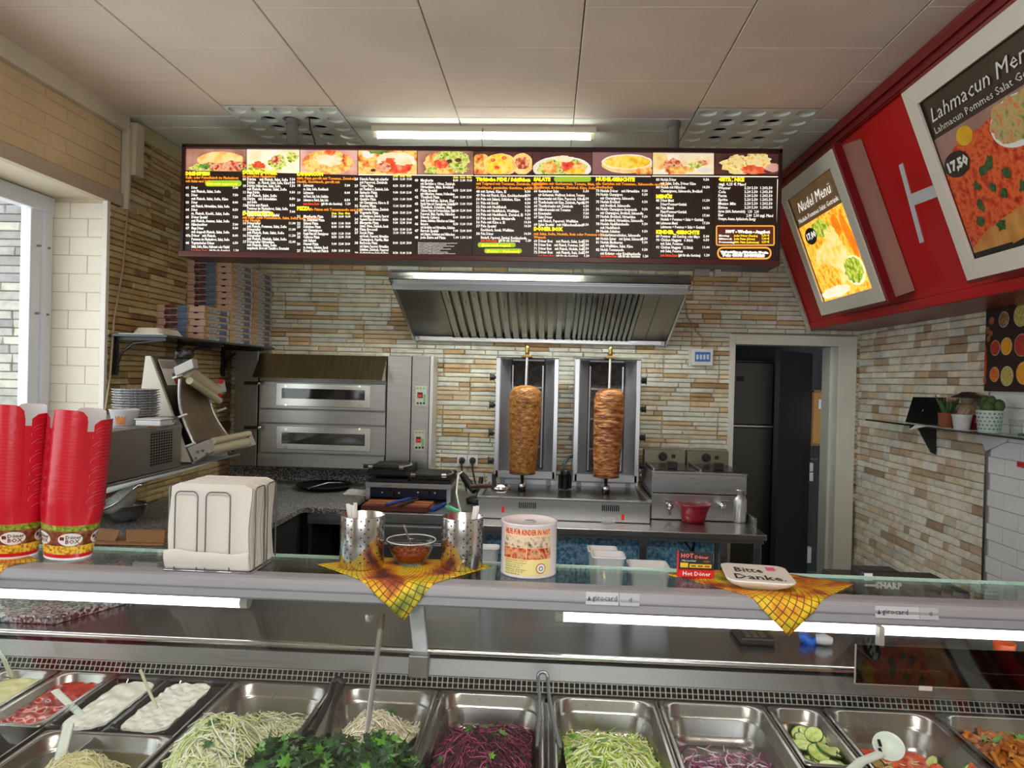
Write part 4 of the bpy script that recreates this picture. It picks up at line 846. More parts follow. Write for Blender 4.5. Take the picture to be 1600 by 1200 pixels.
# ================================================================== GRANITE WORKTOP AND UNITS ALONG THE BACK
GZ = .83; gx1 = -1.17; gyf = 4.13; gxl = -1.43
GR = granite('speckled_granite')
gw = thing('granite_worktop', 'speckled grey granite L-shaped worktop below the pizza oven', 'worktop', (-1.9, 4.6, 0))
MB().prism([(XL+.035, 2.75, GZ), (gxl, 2.75, GZ), (gxl, gyf, GZ), (gx1, gyf, GZ), (gx1, YB-.036, GZ), (XL+.035, YB-.036, GZ)], (0, 0, -.03)).build('worktop_slab', GR, gw, .003)
MB().box(XL+.03, gx1, YB-.060, YB-.037, GZ, GZ+.10).build('backsplash', GR, gw, .002)
MB().box(XL+.02, -2.2, 2.8, 2.9, 0, GZ-.03).build('support_leg', M('dark_carcass', (.02, .021, .023), .6), gw); MB().box(XL+.02, gxl-.04, 3.0, YB-.05, 0, .06).build('plinth', DARK, gw)
MB().box(gxl-.05, gxl-.02, 2.8, gyf+.02, .06, GZ-.032).build('end_panel', M('dark_carcass', (0, 0, 0)), gw)
cab = thing('undercounter_cabinet', 'black open undercounter cabinet with steel top strip below the granite worktop', 'cabinet', (-1.25, 4.5, 0))
CARC = M('dark_carcass', (0, 0, 0)); cx0, cx1 = gxl+.02, -1.03
MB().box(cx0, cx1, gyf+.025, gyf+.05, GZ-.10, GZ-.033).build('steel_strip', STEELH, cab, .002)
mb = MB(); mb.box(cx0, cx0+.02, gyf+.05, YB-.05, 0, GZ-.033); mb.box(cx1-.02, cx1, gyf+.05, YB-.05, 0, GZ-.033); mb.box(cx0+.02, cx1-.02, YB-.07, YB-.05, 0, GZ-.033); mb.build('carcass', CARC, cab)
MB().box(cx0+.02, cx1-.02, gyf+.1, YB-.07, .35, .37).build('shelf', CARC, cab)
DZ = .81; dx0, dx1 = -1.02, kx0-.025
dw = thing('steel_drawer_unit', 'stainless steel drawer unit under the contact grill and cutting board', 'drawer unit', ((dx0+dx1)/2, 4.6, 0))
MB().box(dx0, dx1, 4.16, YB-.05, DZ-.06, DZ).build('unit_top', STEELH, dw, .004)
MB().box(dx0+.01, dx1-.01, 4.22, YB-.06, 0, DZ-.06).build('carcass', STEELD, dw)
w = (dx1-dx0-.10)
for k, (z1, z0) in enumerate(((DZ-.068, DZ-.16), (DZ-.175, DZ-.42), (DZ-.435, DZ-.72))):
    d_ = MB().box(dx0+.02, dx0+.02+w, 4.185, 4.222, z0, z1).build('drawer', STEELH, dw, .004)
    MB().box(dx0+.02, dx0+.02+w, 4.172, 4.186, z1-.03, z1-.012).build('grip_lip', STEEL, d_, .002)
MB().box(dx1-.075, dx1-.01, 4.19, 4.222, 0, DZ-.068).build('side_stile', STEELD, dw, .002)
# contact grill
CY = 4.56; ca, cb = Yp(572, 770, CY), Yp(705, 770, CY); cz0 = DZ+.003; cz1 = Yp(640, 755, CY).z
cg = thing('contact_grill', 'twin plate contact grill with blue control panel on the drawer unit', 'contact grill', ((ca.x+cb.x)/2, CY+.2, DZ))
MB().box(ca.x, cb.x, CY+.02, CY+.36, cz0+.015, cz1-.005).build('housing', STEELD, cg, .004)
for x in (ca.x, cb.x-.03): MB().box(x, x+.03, CY-.01, CY+.04, cz0, cz1-.03).build('side_post', STEEL, cg, .003)
MB().box(ca.x-.004, cb.x+.004, CY-.015, CY+.36, cz1-.032, cz1).build('top_rim', STEELH, cg, .003)
cpn = MB().box(ca.x+.03, cb.x-.03, CY+.008, CY+.022, cz0+.018, cz1-.034).build('control_panel', M('navy_panel', srgb(16, 26, 52), .3), cg)
for px in (610, 666):
    p = Yp(px, 771, CY); kb = MB(); kb.cyl((p.x, CY+.01, p.z), (p.x, CY-.018, p.z), .024, .020, 16); kb.box(p.x-.004, p.x+.004, CY-.024, CY-.016, p.z-.018, p.z+.018); kb.build('knob', BLACK, cpn)
    for s in (-1, 1): MB().cyl((p.x+s*.055, CY+.01, p.z+.004), (p.x+s*.055, CY+.002, p.z+.004), .006, n=8).build('pilot_lamp', M('pilot_green', srgb(190, 220, 190), .3), cpn)
IRON = M('cast_iron', (.014, .013, .013), .5, .3, bump=.3, bs=80)
hw = (cb.x-ca.x)/2
for i in range(2):
    x0 = ca.x+.008+i*hw; x1 = x0+hw-.016; dz = .045 if i == 0 else .0
    MB().box(x0, x1, CY+.01, CY+.33, cz1, cz1+.022).build('lower_plate', IRON, cg, .003)
    up = MB().box(x0, x1, CY+.0, CY+.33, cz1+.026+dz*.4, cz1+.055+dz).build('upper_plate', IRON, cg, .006)
    for k in range(12): MB().box(x0+.01+k*(x1-x0-.02)/12, x0+.016+k*(x1-x0-.02)/12, CY-.004, CY+.31, cz1+.020+dz*.4, cz1+.027+dz*.4).build('plate_rib', IRON, up)
    MB().cyl((x0-.02, CY-.03, cz1+.06+dz), (x1-.05, CY-.03, cz1+.06+dz), .014, n=12).build('lid_handle', BLACK, up)
    for x in (x0+.012, x1-.05): MB().cyl((x, CY-.03, cz1+.06+dz), (x+.03, CY-.03, cz1+.06+dz), .0155, n=12).build('handle_collar', CHROME, up)
    MB().tube([(x1-.03, CY-.03, cz1+.06+dz), (x1+.01, CY+.06, cz1+.065+dz), (x1-.02, CY+.2, cz1+.06+dz)], .008).build('handle_arm', CHROME, up)
# cutting board, knives
bd = thing('cutting_board', 'striped reddish wooden cutting board lying before the contact grill', 'cutting board', Zp(620, 792, DZ))
q = [Zp(560, 793, DZ+.03), Zp(577, 781, DZ+.03), Zp(678, 784, DZ+.03), Zp(661, 800, DZ+.03)]
yb0, yb1 = 4.20, 4.44; xb0, xb1 = (q[0].x+q[1].x)/2, (q[2].x+q[3].x)/2
for k in range(6):
    ya = yb0+(yb1-yb0)*k/6; c = [(92, 34, 18), (120, 48, 26), (176, 104, 58), (104, 40, 22), (188, 120, 68), (128, 56, 30)][k]
    MB().box(xb0, xb1, ya+.0004, ya+(yb1-yb0)/6-.0004, DZ+.002, DZ+.032).build('plank', M('board_wood_%d' % k, srgb(*c), .45, var=.15, vs=10, stretch=(1, 12, 12)), bd, .002)
def knife(label, a, b, hm, blade, z):
    k = thing('kitchen_knife', label, 'knife', Zp(*a, z)); pa, pb = Zp(*a, z+.008), Zp(*b, z+.008); d = (pb-pa).normalized(); s = d.cross(V(0, 0, 1))
    MB().tube([pa, pa+d*.02, pa.lerp(pb, .5), pb], [.008, .012, .011, .010], 10).build('handle', hm, k)
    e = pb+d*blade; MB().prism([pb+s*.014, pb-s*.014, e-s*.002, e+s*.012], (0, 0, .002)).build('blade', CHROME, k)
BLUEH = M('blue_plastic_handle', srgb(28, 66, 140), .35)
knife('blue handled knife lying across the cutting board', (603, 789), (640, 779), BLUEH, .10, DZ+.033)
knife('dark brown handled knife lying on the cutting board', (622, 791), (646, 782), M('dark_brown_handle', srgb(44, 32, 26), .4), .07, DZ+.033)
knife('blue handled knife beside the cutting board', (673, 797), (696, 787), BLUEH, .07, DZ+.003)
g = thing('green_peeler', 'mint green handled peeler lying on the drawer unit', 'peeler', Zp(705, 795, DZ)); MB().tube([Zp(697, 792, DZ+.014), Zp(705, 794, DZ+.02), Zp(713, 798, DZ+.014), Zp(720, 799, DZ+.012)], [.010, .013, .013, .008], 10).build('handle', M('mint_plastic', srgb(110, 200, 150), .35), g)
p = Zp(718, 799, DZ+.012); MB().obox(p+V(.025, 0, 0), (.04, .012, .003)).build('blade', CHROME, g)
# black trays and paper on granite
t = thing('baking_pan', 'black oval baking pan resting against the granite backsplash', 'pan', Zp(505, 768, GZ)); p = Zp(507, 764, GZ); p.y = min(p.y, 5.02)
MB().lathe([(0, .004), (.15, .003), (.185, .03), (.195, .032), (.188, .036), (.15, .01), (0, .009)], p, 32, fn=lambda a, r, z: r*(1 if abs(math.cos(a)) > 0 else 1)).build('pan_body', IRON, t)
MB().tube([p+V(-.05, -.19, .03), p+V(.04, -.05, .05), p+V(.12, .08, .034)], .006).build('pan_tool', CHROME, t)
pp = Zp(556, 769, GZ); tag(MB().prism([Zp(536, 773, GZ+.002), Zp(572, 775, GZ+.002), Zp(575, 767, GZ+.002), Zp(545, 765, GZ+.002)], (0, 0, .006)).build('paper_stack', M('paper', (.75, .73, .70), .8)), 'small stack of white paper on the granite beside the contact grill', 'paper')
# wall sockets with plugs
so = thing('wall_socket', 'double white wall socket with two black plugs on the stone wall', 'socket', Yp(730, 720, 5.17))
for px in (722, 738.5):
    p = Yp(px, 719.5, 5.165); f_ = MB().box(p.x-.038, p.x+.038, 5.163, 5.182, p.z-.042, p.z+.042).build('socket_plate', WHITEP, so, .004)
    MB().cyl((p.x, 5.163, p.z), (p.x, 5.16, p.z), .026, n=20).build('socket_well', M('socket_grey', (.5, .5, .5), .5), f_)
    MB().cyl((p.x, 5.161, p.z), (p.x, 5.12, p.z-.008), .024, .016, 16).build('plug', BLACK, f_)
    MB().tube([(p.x, 5.125, p.z-.01), (p.x+.005, 5.11, p.z-.05), (p.x+.02, 5.11, p.z-.12), (p.x+.05, 5.05, p.z-.2)], .006).build('plug_cord', BLACK, f_)
lt = thing('stick_blender', 'black electric kebab knife with cord leaning by the wall sockets', 'electric knife', Zp(730, 770, DZ))
a, b = Yp(721, 740, 4.75), Yp(741, 768, 4.62); a.z = max(a.z, DZ+.12); MB().tube([a, a.lerp(b, .3), a.lerp(b, .7), b], [.018, .026, .026, .018], 12).build('grip', BLACK, lt)
MB().lathe([(0, 0), (.07, 0), (.075, .02), (.05, .035), (0, .04)], (b.x+.02, 4.62, DZ+.003), 20).build('stand', BLACK, lt)
MB().cyl((b.x+.03, 4.64, DZ+.035), (b.x+.04, 4.66, DZ+.16), .02, .014, 12).build('motor', BLACK, lt)
c0 = Yp(716, 742, 4.62); c1 = Yp(713, 770, 4.55); tag(MB().tube([Yp(722, 737, 4.66), c0, c1, Zp(717, 790, DZ+.02), Zp(720, 801, DZ+.01)], .006).build('white_cable', M('white_cord', (.72, .72, .68), .5)), 'white cable looping down beside the black electric knife', 'cable')
# control box right of the hood
cbx = thing('control_box', 'white switch box with small blue display on the stone wall beside the doorway', 'control box', Yp(1097, 572, 5.17))
px_box(MB(), 1076, 542, 1115, 573, 5.172, .012).build('back_plate', M('caulk', (.7, .67, .6), .7), cbx, .004); bxo = px_box(MB(), 1080, 545, 1114, 571, 5.14, .032).build('case', WHITEP, cbx, .004)
px_box(MB(), 1086, 550, 1110, 565, 5.138, .004).build('display', M('blue_display', srgb(40, 90, 150), .3, emit=.2), bxo)
for k in range(4): px_box(MB(), 1088+k*5.4, 554, 1091.5+k*5.4, 561.5, 5.136, .004).build('toggle', M('display_white', (.75, .78, .78), .4), bxo)
MB().tube([Yp(1097, 545, 5.155), Yp(1098, 528, 5.155), Yp(1088, 518, 5.155), Yp(1074, 495, 5.155), Yp(1070, 470, 5.155)], .005).build('cable', M('tan_cable', srgb(170, 150, 120), .5), cbx)
# ================================================================== LEFT SHELF WITH PIZZA BOXES
SZ = 1.81
shf = thing('wall_shelf', 'dark glass wall shelf on black brackets holding the pizza boxes', 'shelf', (-2.2, 4.4, SZ))
MB().box(XL+.015, -2.03, 3.68, YB-.03, SZ-.012, SZ).build('shelf_board', M('dark_shelf_glass', (.03, .035, .035), .15), shf, .002)
for y in (3.73, 4.40, 5.0):
    br = MB(); br.box(XL+.015, -2.06, y-.008, y+.008, SZ-.03, SZ-.013); br.box(XL+.015, XL+.04, y-.012, y+.012, SZ-.22, SZ-.013); br.tube([(XL+.03, y, SZ-.19), (XL+.06, y, SZ-.10), (XL+.13, y, SZ-.045), (-2.08, y, SZ-.028)], .008); br.build('bracket', BLACK, shf)
BXM = [M('box_board', srgb(196, 164, 136), .7), M('box_photo_dark', srgb(60, 44, 46), .55, cols=[(.3, srgb(40, 30, 34)), (.5, srgb(96, 62, 58)), (.7, srgb(150, 116, 110))], vs=40), M('box_blue', srgb(104, 128, 160), .55, var=.25, vs=40),
       M('box_pink', srgb(214, 176, 156), .6, var=.08, vs=20), M('box_tan', srgb(190, 140, 84), .6, cols=[(.35, srgb(120, 80, 50)), (.5, srgb(206, 156, 96)), (.65, srgb(226, 190, 140))], vs=90),
       M('box_grey_print', srgb(140, 146, 156), .55, cols=[(.35, srgb(84, 92, 108)), (.5, srgb(160, 164, 170)), (.65, srgb(206, 204, 204))], vs=70), M('box_navy', srgb(92, 100, 128), .55, var=.4, vs=60)]
BW, BD, BH = .295, .327, .041
def pizza_box_mesh():
    mb = MB(); h = BH-.0015
    mb.box(0, BW, .002, BD, .001, h-.006, 0); mb.box(-.001, BW+.001, 0, BD, h-.010, h, 0)
    fx = [(0, .012, 0), (.012, .05, 3), (.05, .125, 1), (.125, .19, 2), (.19, .205, 4), (.205, BW, 3)]
    for a, b, m in fx: mb.quad((a, -.0008, .002), (b, -.0008, .002), (b, -.0008, h), (a, -.0008, h), m)
    mb.quad((.04, -.0012, h*.42), (.13, -.0012, h*.42), (.13, -.0012, h*.55), (.04, -.0012, h*.55), 3)
    sx = [(0, .055, 4), (.055, .20, 5), (.20, BD-.03, 6), (BD-.03, BD, 5)]
    for a, b, m in sx: mb.quad((BW+.0008, a, .002), (BW+.0008, b, .002), (BW+.0008, b, h), (BW+.0008, a, h), m)
    return mb.mesh('pizza_box', BXM)
pbm = pizza_box_mesh(); notch = MB().disc((.245, -.0018, BH-.004), .016, 12, 0, (0, -1, 0), .005).mesh('thumb_notch', DARK)
nameA = ['lowest', 'second', 'third', 'fourth', 'top']
for st, (y0, n) in enumerate(((4.14, 5), (4.485, 13), (4.83, 13))):
    for k in range(n):
        o = bpy.data.objects.new('pizza_box', pbm); COL.objects.link(o); o.location = (-2.352+random.uniform(-.004, .004), y0+random.uniform(0, .006), SZ+.001+k*BH)
        o.rotation_euler = (0, 0, random.uniform(-.008, .008))
        if st == 0: lab = '%s pizza box of the short stack nearest the window' % nameA[k]
        else: lab = '%s pizza box from the shelf in the tall %s stack' % (ORD[k], 'middle' if st == 1 else 'rear')
        tag(o, lab, 'pizza box', 'pizza boxes on the wall shelf')
        if st < 2: c = bpy.data.objects.new('thumb_notch', notch); COL.objects.link(c); c.parent = o
fb = thing('foam_tray', 'cream foam food tray lying upside down on the wall shelf', 'tray', (-2.2, 3.95, SZ))
mb = MB(); a = rrect(0, 0, .24, .15, .03); top = rrect(0, 0, .20, .11, .03)
pr = [[V(-2.22+y, 3.93+x, SZ+.002) for x, y in rrect(0, 0, .26, .17, .03)], [V(-2.22+y, 3.93+x, SZ+.02) for x, y in rrect(0, 0, .25, .16, .03)], [V(-2.22+y, 3.93+x, SZ+.045) for x, y in rrect(0, 0, .22, .13, .03)]]
n = len(pr[0]); mb.add(sum(pr, []), [(i*n+j, i*n+(j+1) % n, (i+1)*n+(j+1) % n, (i+1)*n+j) for i in range(2) for j in range(n)] + [tuple(range(2*n, 3*n))], 0, False); mb.build('tray_body', M('cream_foam', srgb(232, 228, 210), .7), fb)
MB().box(-2.31, -2.06, 3.70, 3.90, SZ+.001, SZ+.006).build('paper_sheet', M('pale_paper', (.7, .7, .72), .7), fb)
# ================================================================== STEEL BRACKET TABLE, WARMER, DOUGH ROLLER
BZ = 1.155
bt = thing('bracket_table', 'steel bracket table with slanted struts along the window wall', 'table', (-2.0, 3.2, 0))
MB().box(XL+.03, -1.76, 2.45, 4.00, BZ-.012, BZ).build('table_plate', STEELH, bt, .002)
for y in (3.40, 3.62, 3.93):
    MB().prism([(XL+.04, y, .985), (XL+.06, y, .965), (-1.78, y, BZ-.012), (-1.83, y, BZ-.012)], (0, .03, 0)).build('strut', M('pale_strut', (.62, .61, .58), .35, .5), bt)
for y in (2.62, 3.43): MB().box(XL+.03, XL+.07, y, y+.04, GZ+.001, BZ-.012).build('post', STEEL, bt, .002)
WX = -1.77; wz1 = 1.395
wa = thing('hot_plate_warmer', 'long stainless steel food warmer with knob panel beside the window', 'warmer', (-2.0, 2.9, BZ))
MB().box(-2.28, WX, 2.40, 3.36, BZ+.002, wz1-.03).build('housing', steel('warmer_steel', (.40, .38, .34), .38, (1, 20, 20)), wa, .004)
MB().box(-2.28, WX+.004, 2.40, 3.06, wz1-.03, wz1-.012).build('glass_top', M('pale_ceramic_top', (.62, .63, .64), .12), wa, .003)
cp = MB().prism([(WX+.006, 3.06, wz1-.052), (WX-.022, 3.06, wz1+.004), (WX-.45, 3.06, wz1+.004), (WX-.45, 3.06, wz1-.05)], (0, .305, 0)).build('control_head', STEELD, wa, .003)
nrm = V(.056, 0, .028).normalized()
for y, r, m, h in ((3.13, .02, M('dial_tan', srgb(170, 130, 90), .5), .004), (3.21, .02, CHROME, .03), (3.30, .012, CHROME, .014)):
    c = V(WX-.008, y, wz1-.024); MB().cyl(c, c+nrm*h, r, n=16).build('dial', m, cp)
gr = MB()
for i in range(13):
    for j in range(9):
        y = 3.09+.021*j; z = BZ+.035+.0125*i; gr.quad((WX+.0008, y, z), (WX+.0008, y+.016, z), (WX+.0008, y+.016, z+.008), (WX+.0008, y, z+.008))
stuff(gr.build('vent_grille', DARK, wa))
# dough roller
dr = thing('dough_roller', 'pizza dough rolling machine with two cream rollers and a steel chute', 'dough roller', (-1.75, 3.65, BZ))
Ya, Yc = 3.44, 3.86; GREYP = M('pale_grey_casting', srgb(188, 186, 182), .5); CRR = M('cream_roller', srgb(214, 206, 176), .4)
side = [Yp(227, 556, Ya), Yp(235, 556, Ya), Yp(298, 718, Ya), Yp(206, 716, Ya)]
bz_ = BZ+.004
for p in side[2:]: p.z = bz_
MB().prism(side, (0, .012, 0)).build('side_cover', M('white_side_cover', srgb(206, 200, 188), .45), dr, .003)
DRS = steel('dusty_steel', (.26, .25, .22), .4, (3, 3, 3), .3)
MB().prism([p+V(.004, .012, -.004) for p in side], (0, Yc-Ya-.02, 0)).build('body', DRS, dr, .004)
ch = [Yp(281, 592, Ya+.02), Yp(303, 694, Ya+.02), Yp(366, 693, Yc), Yp(324, 612, Yc)]
nn = (ch[1]-ch[0]).cross(ch[2]-ch[0]).normalized()
def chute(u, v):
    p = ch[0].lerp(ch[1], v).lerp(ch[3].lerp(ch[2], v), u); return p+V(-.05, 0, 0)*math.sin(PI*v)*.6
MB().grid(chute, 8, 10).build('chute', M('floury_chute', srgb(128, 112, 88), .5, .4, var=.25, vs=8), dr, solid=.004)
for u in (0, 1): MB().tube([chute(u, k/10) for k in range(11)], .008, 8).build('chute_edge', STEEL, dr)
for (a, ya), (b, yb), r in ((((291, 579), Ya+.04), ((338, 612), Yc), .034), (((327, 703), Ya+.04), ((384, 690), Yc), .030)):
    MB().cyl(Yp(*a, ya), Yp(*b, yb), r, n=18).build('roller', CRR, dr)
    p0, p1 = Yp(*a, ya), Yp(*b, yb); dv = (p1-p0); o2 = V(.02, 0, -.055 if r > .032 else .05)
    MB().cyl(p0+o2*.9, p1+o2*.9, r*.55, n=14).build('feed_roller', CRR, dr)
blk = lambda pts, y, d, m=GREYP: MB().prism([Yp(*p, y) for p in pts], (0, d, 0)).build('roller_bearing', m, dr, .004)
blk([(271, 574), (300, 560), (303, 575), (274, 588)], Ya-.02, .05); blk([(328, 608), (345, 594), (348, 612), (338, 620)], Yc-.01, .05)
b1 = blk([(292, 700), (325, 687), (329, 707), (303, 722)], Ya-.02, .05); blk([(367, 684), (386, 674), (395, 696), (377, 702)], Yc-.01, .05)
for (x, y) in ((346, 596), (344, 618), (387, 680)): p = Yp(x, y, Yc-.02); MB().cyl(p, p-V(0, .012, 0), .013, n=12).build('stop_button', M('red_button', srgb(196, 40, 30), .4), dr)
for (x, y) in ((309, 706), (317, 704), (324, 709), (306, 716)): p = Yp(x, y, Ya-.02); MB().cyl(p, p-V(0, .004, 0), .007, n=10).build('bolt', STEELD, b1)
for (x, y) in ((276, 588), (283, 650), (296, 695), (345, 640)): p = Yp(x, y, Ya if x < 300 else Yc); MB().cyl(p+V(-.02, 0, -.01), p+V(.03, 0, .01), .006, n=8).build('chute_pin', WHITEP, dr)
mb = MB(); q = [Yp(238, 562, Ya-.001), Yp(258, 562, Ya-.001), Yp(266, 590, Ya-.001), Yp(248, 590, Ya-.001)]
p0, p1 = side[1], side[2]; d = (p1-p0).normalized(); sl = d.cross(V(0, -1, 0)).normalized(); sl = sl if sl.x > 0 else -sl
def stick(s0, s1, y0, y1, m, nm):
    a, b = p0+d*s0+sl*.008, p0+d*s1+sl*.008; MB().prism([(a.x, y0, a.z), (a.x, y1, a.z), (b.x, y1, b.z), (b.x, y0, b.z)], sl*.002).build(nm, m, dr)
stick(.02, .16, Ya+.04, Ya+.20, M('sticker_white', (.75, .74, .72), .5), 'warning_sticker'); stick(.025, .07, Ya+.045, Ya+.195, M('sticker_red', srgb(206, 40, 40), .5), 'warning_sticker'); stick(.095, .155, Ya+.12, Ya+.195, M('sticker_red', (0, 0, 0)), 'warning_sticker')
MB().prism([Yp(276, 722, Ya), Yp(300, 722, Ya), Yp(345, 706, Yc), Yp(325, 706, Yc)], (0, 0, -.012)).build('foot_plate', STEEL, dr)
pl = MB()
for k in range(9):
    c = Yp(286+random.uniform(-8, 10), 553+random.uniform(-6, 6), Ya+.2); pl.sphere(c, (.03, .03, .02), 7, 5, R=Matrix.Rotation(random.uniform(0, 3), 3, 'X'))
pl.build('plastic_wrap', glass_mat('plastic_film', (.75, .75, .74), .15), dr)
# things standing on the warmer
FOIL = M('crinkled_foil', (.62, .62, .63), .25, .95, var=.35, vs=90, bump=1.0, bs=160)
fm = MB().lathe([(0, .001), (.082, .001), (.10, .010), (.102, .0122), (.098, .0126), (.08, .004), (0, .003)], (0, 0, 0), 28).mesh('foil_tray', FOIL)
fc = Yp(210, 656, 3.20); fc.z = wz1+.005
for k in range(11): tag(bpy.data.objects.new('foil_tray', fm), ORD[k]+' round aluminium foil tray of the stack on the food warmer', 'foil tray', 'stacked foil trays'); o = bpy.data.objects['foil_tray' if k == 0 else 'foil_tray.%03d' % k]; COL.objects.link(o); o.location = (fc.x+random.uniform(-.004, .004), 3.21+random.uniform(-.004, .004), wz1+.006+k*.0118)
tb = thing('plastic_tub', 'small white plastic tub with orange label on the food warmer', 'tub', V(-1.98, 2.93, wz1)); p = Yp(194, 664, 2.93); p.z = wz1-.010
MB().lathe([(0, .0), (.045, 0), (.058, .062), (.061, .064), (.058, .067), (.043, .004), (0, .003)], (p.x, 2.93, p.z), 24).build('tub_body', M('milky_plastic', (.74, .76, .80), .35), tb)
lb = MB(); lb.grid(lambda u, v: V(p.x+(.0465+.0115*v*.62+.0008)*math.sin(-.15+.8*u), 2.93-(.0465+.0115*v*.62+.0008)*math.cos(-.15+.8*u), p.z+.004+v*.045), 8, 2); lb.build('orange_label', M('orange_label', srgb(206, 130, 76), .5, var=.3, vs=40), tb)
tl = thing('plastic_lid_box', 'shallow white plastic box beside the orange labelled tub', 'plastic box', (p.x+.10, 2.95, wz1)); MB().box(p.x+.065, p.x+.175, 2.90, 3.0, p.z, p.z+.025).build('box_body', M('milky_plastic', (0, 0, 0)), tl, .006); MB().box(p.x+.062, p.x+.178, 2.897, 3.003, p.z+.0255, p.z+.031).build('rim', M('milky_plastic', (0, 0, 0)), tl, .002)
# bowl, sieve, cardboard on the granite
p = Zp(195, 813, GZ); bw = thing('mixing_bowl', 'small steel mixing bowl on the granite under the bracket table', 'bowl', p)
MB().lathe([(0, .002), (.06, .001), (.088, .035), (.10, .085), (.108, .087), (.10, .09), (.084, .04), (.056, .008), (0, .008)], p, 28).build('bowl_body', STEELH, bw)
MB().tube([p+V(.10, 0, .086), p+V(.125, .01, .09), p+V(.13, -.02, .088)], .004).build('lug', CHROME, bw)
sv = thing('kitchen_sieve', 'wire mesh sieve with long handle leaning in the steel bowl', 'sieve', p+V(0, 0, .08)); Rs = Matrix.Rotation(math.radians(-28), 3, 'Y') @ Matrix.Rotation(math.radians(22), 3, 'X')
cs = p+V(-.012, -.03, .108); MB().lathe([(.092, .02), (.085, -.012), (.06, -.045), (.03, -.058), (0, -.062)], cs, 28, R=Rs).build('mesh_bowl', M('wire_mesh', (.72, .71, .66), .55, .2, var=.2, vs=120, bump=.6, bs=300), sv, solid=.002)
MB().tube([cs+Rs @ V(.094*math.cos(k*PI/16), .094*math.sin(k*PI/16), .02) for k in range(32)], .005, 8, closed=True).build('rim', CHROME, sv)
MB().tube([cs+Rs @ V(-.09, -.02, .02), cs+V(-.14, -.06, -.07), Zp(130, 828, GZ+.012)], [.006, .006, .008], 8).build('handle', CHROME, sv)
MB().tube([cs+Rs @ V(.094, 0, .02), cs+Rs @ V(.13, .01, .025), cs+Rs @ V(.15, 0, .02)], .004).build('hook', CHROME, sv)
CARD = M('brown_cardboard', srgb(176, 128, 86), .8, var=.08, vs=12)
cb_ = thing('cardboard_carton', 'opened brown cardboard carton lying on the granite near the window', 'carton', Zp(185, 840, GZ))
def flap(pts, z, nm='flap'): MB().prism([Zp(x, y, GZ+zz) for (x, y), zz in zip(pts, z)], (0, .0, .006)).build(nm, CARD, cb_)
flap([(118, 850), (255, 853), (262, 842), (125, 836)], (.004,)*4, 'base'); flap([(124, 842), (180, 846), (188, 830), (128, 825)], (.012, .012, .04, .04)); flap([(197, 846), (256, 848), (258, 830), (197, 829)], (.012, .012, .04, .04))
# ================================================================== LIGHT BOXES ON THE RED FASCIA
FW = M('white_frame', srgb(226, 220, 208), .45)
def PM(name, cols, vs, emit=0.0, detail=5, dist=0.0):
    if emit: return EM(name, cols, vs, emit, detail, .35, dist)
    k = len(cols); return M(name, srgb(*cols[0]), .35, cols=[(.30+.40*i/max(1, k-1), srgb(*c)) for i, c in enumerate(cols)], vs=vs, detail=detail)
UU = V(0, -1, 0); VV = RD
def rs(p): return (p-RB).dot(RD)
class Face:
    """2-D drawing on a plane: origin, right, up, normal"""
    def __init__(s, o, u, v, n): s.o, s.u, s.v, s.n = o, u, v, n; s.k = 0
    def p(s, x, y, lay): return s.o+s.u*x+s.v*y+s.n*lay
    def poly(s, mb, pts, m, lay): mb.add([s.p(x, y, lay) for x, y in pts], [tuple(range(len(pts)))], m)
    def ell(s, mb, cx, cy, rx, ry, m, lay, jag=0, rot=0, n=30, clip=None):
        out = []
        for i in range(n):
            a = 2*PI*i/n; q = 1+random.uniform(-jag, jag); x, y = rx*q*math.cos(a), ry*q*math.sin(a)
            x, y = cx+x*math.cos(rot)-y*math.sin(rot), cy+x*math.sin(rot)+y*math.cos(rot)
            if clip: x = min(max(x, clip[0]), clip[2]); y = min(max(y, clip[1]), clip[3])
            out.append((x, y))
        s.poly(mb, out, m, lay)
    def rect(s, mb, x0, y0, x1, y1, m, lay): s.poly(mb, [(x0, y0), (x1, y0), (x1, y1), (x0, y1)], m, lay)
    def text(s, mb, body, x, y, size, m, lay, fit=None, **k):
        vs, fs = text_geo(body, size, **k); q = 1
        if fit: q = fit/max(1e-6, width_of(vs))
        mb.add([s.p(x+p.x*q, y+p.y, lay) for p in vs], fs, m)
def lightbox(label, yfar, ynear, s0, s1, off, side_m):
    """box standing off the fascia; front face parallel to it"""
    t = thing('poster_light_box', label, 'light box', RB+V(0, (yfar+ynear)/2, 0)+RD*s0)
    def P(y, s, o): return V(RB.x, y, RB.z)+RD*s+RNn*o
    MB().prism([P(yfar, s0, .002), P(ynear, s0, .002), P(ynear, s1, .002), P(yfar, s1, .002)], RNn*(off-.02)).build('box_body', side_m, t, .003)
    b = .016
    for (a, c, d, e, nm) in ((yfar, ynear, s0-b, s0+.004, 'edge_moulding'), (yfar, ynear, s1-.004, s1+b, 'edge_moulding'), (yfar+b, yfar-.004, s0-b, s1+b, 'edge_moulding'), (ynear+.004, ynear-b, s0-b, s1+b, 'edge_moulding')):
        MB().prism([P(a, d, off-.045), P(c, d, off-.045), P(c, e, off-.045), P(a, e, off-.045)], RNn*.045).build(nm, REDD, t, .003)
    w = .078; g = RNn*.012
    L_ = yfar-ynear; H_ = s1-s0
    fr_ = [[(0, 0), (L_, 0), (L_-w, w), (w, w)], [(L_, 0), (L_, H_), (L_-w, H_-w), (L_-w, w)], [(L_, H_), (0, H_), (w, H_-w), (L_-w, H_-w)], [(0, H_), (0, 0), (w, w), (w, H_-w)]]
    for q in fr_: MB().prism([P(yfar-x, s0+y, off-.004) for x, y in q], g).build('frame_board', FW, t, .0015)
    return t, Face(P(yfar-w, s0+w, off-.010), UU, VV, RNn), L_-2*w, H_-2*w
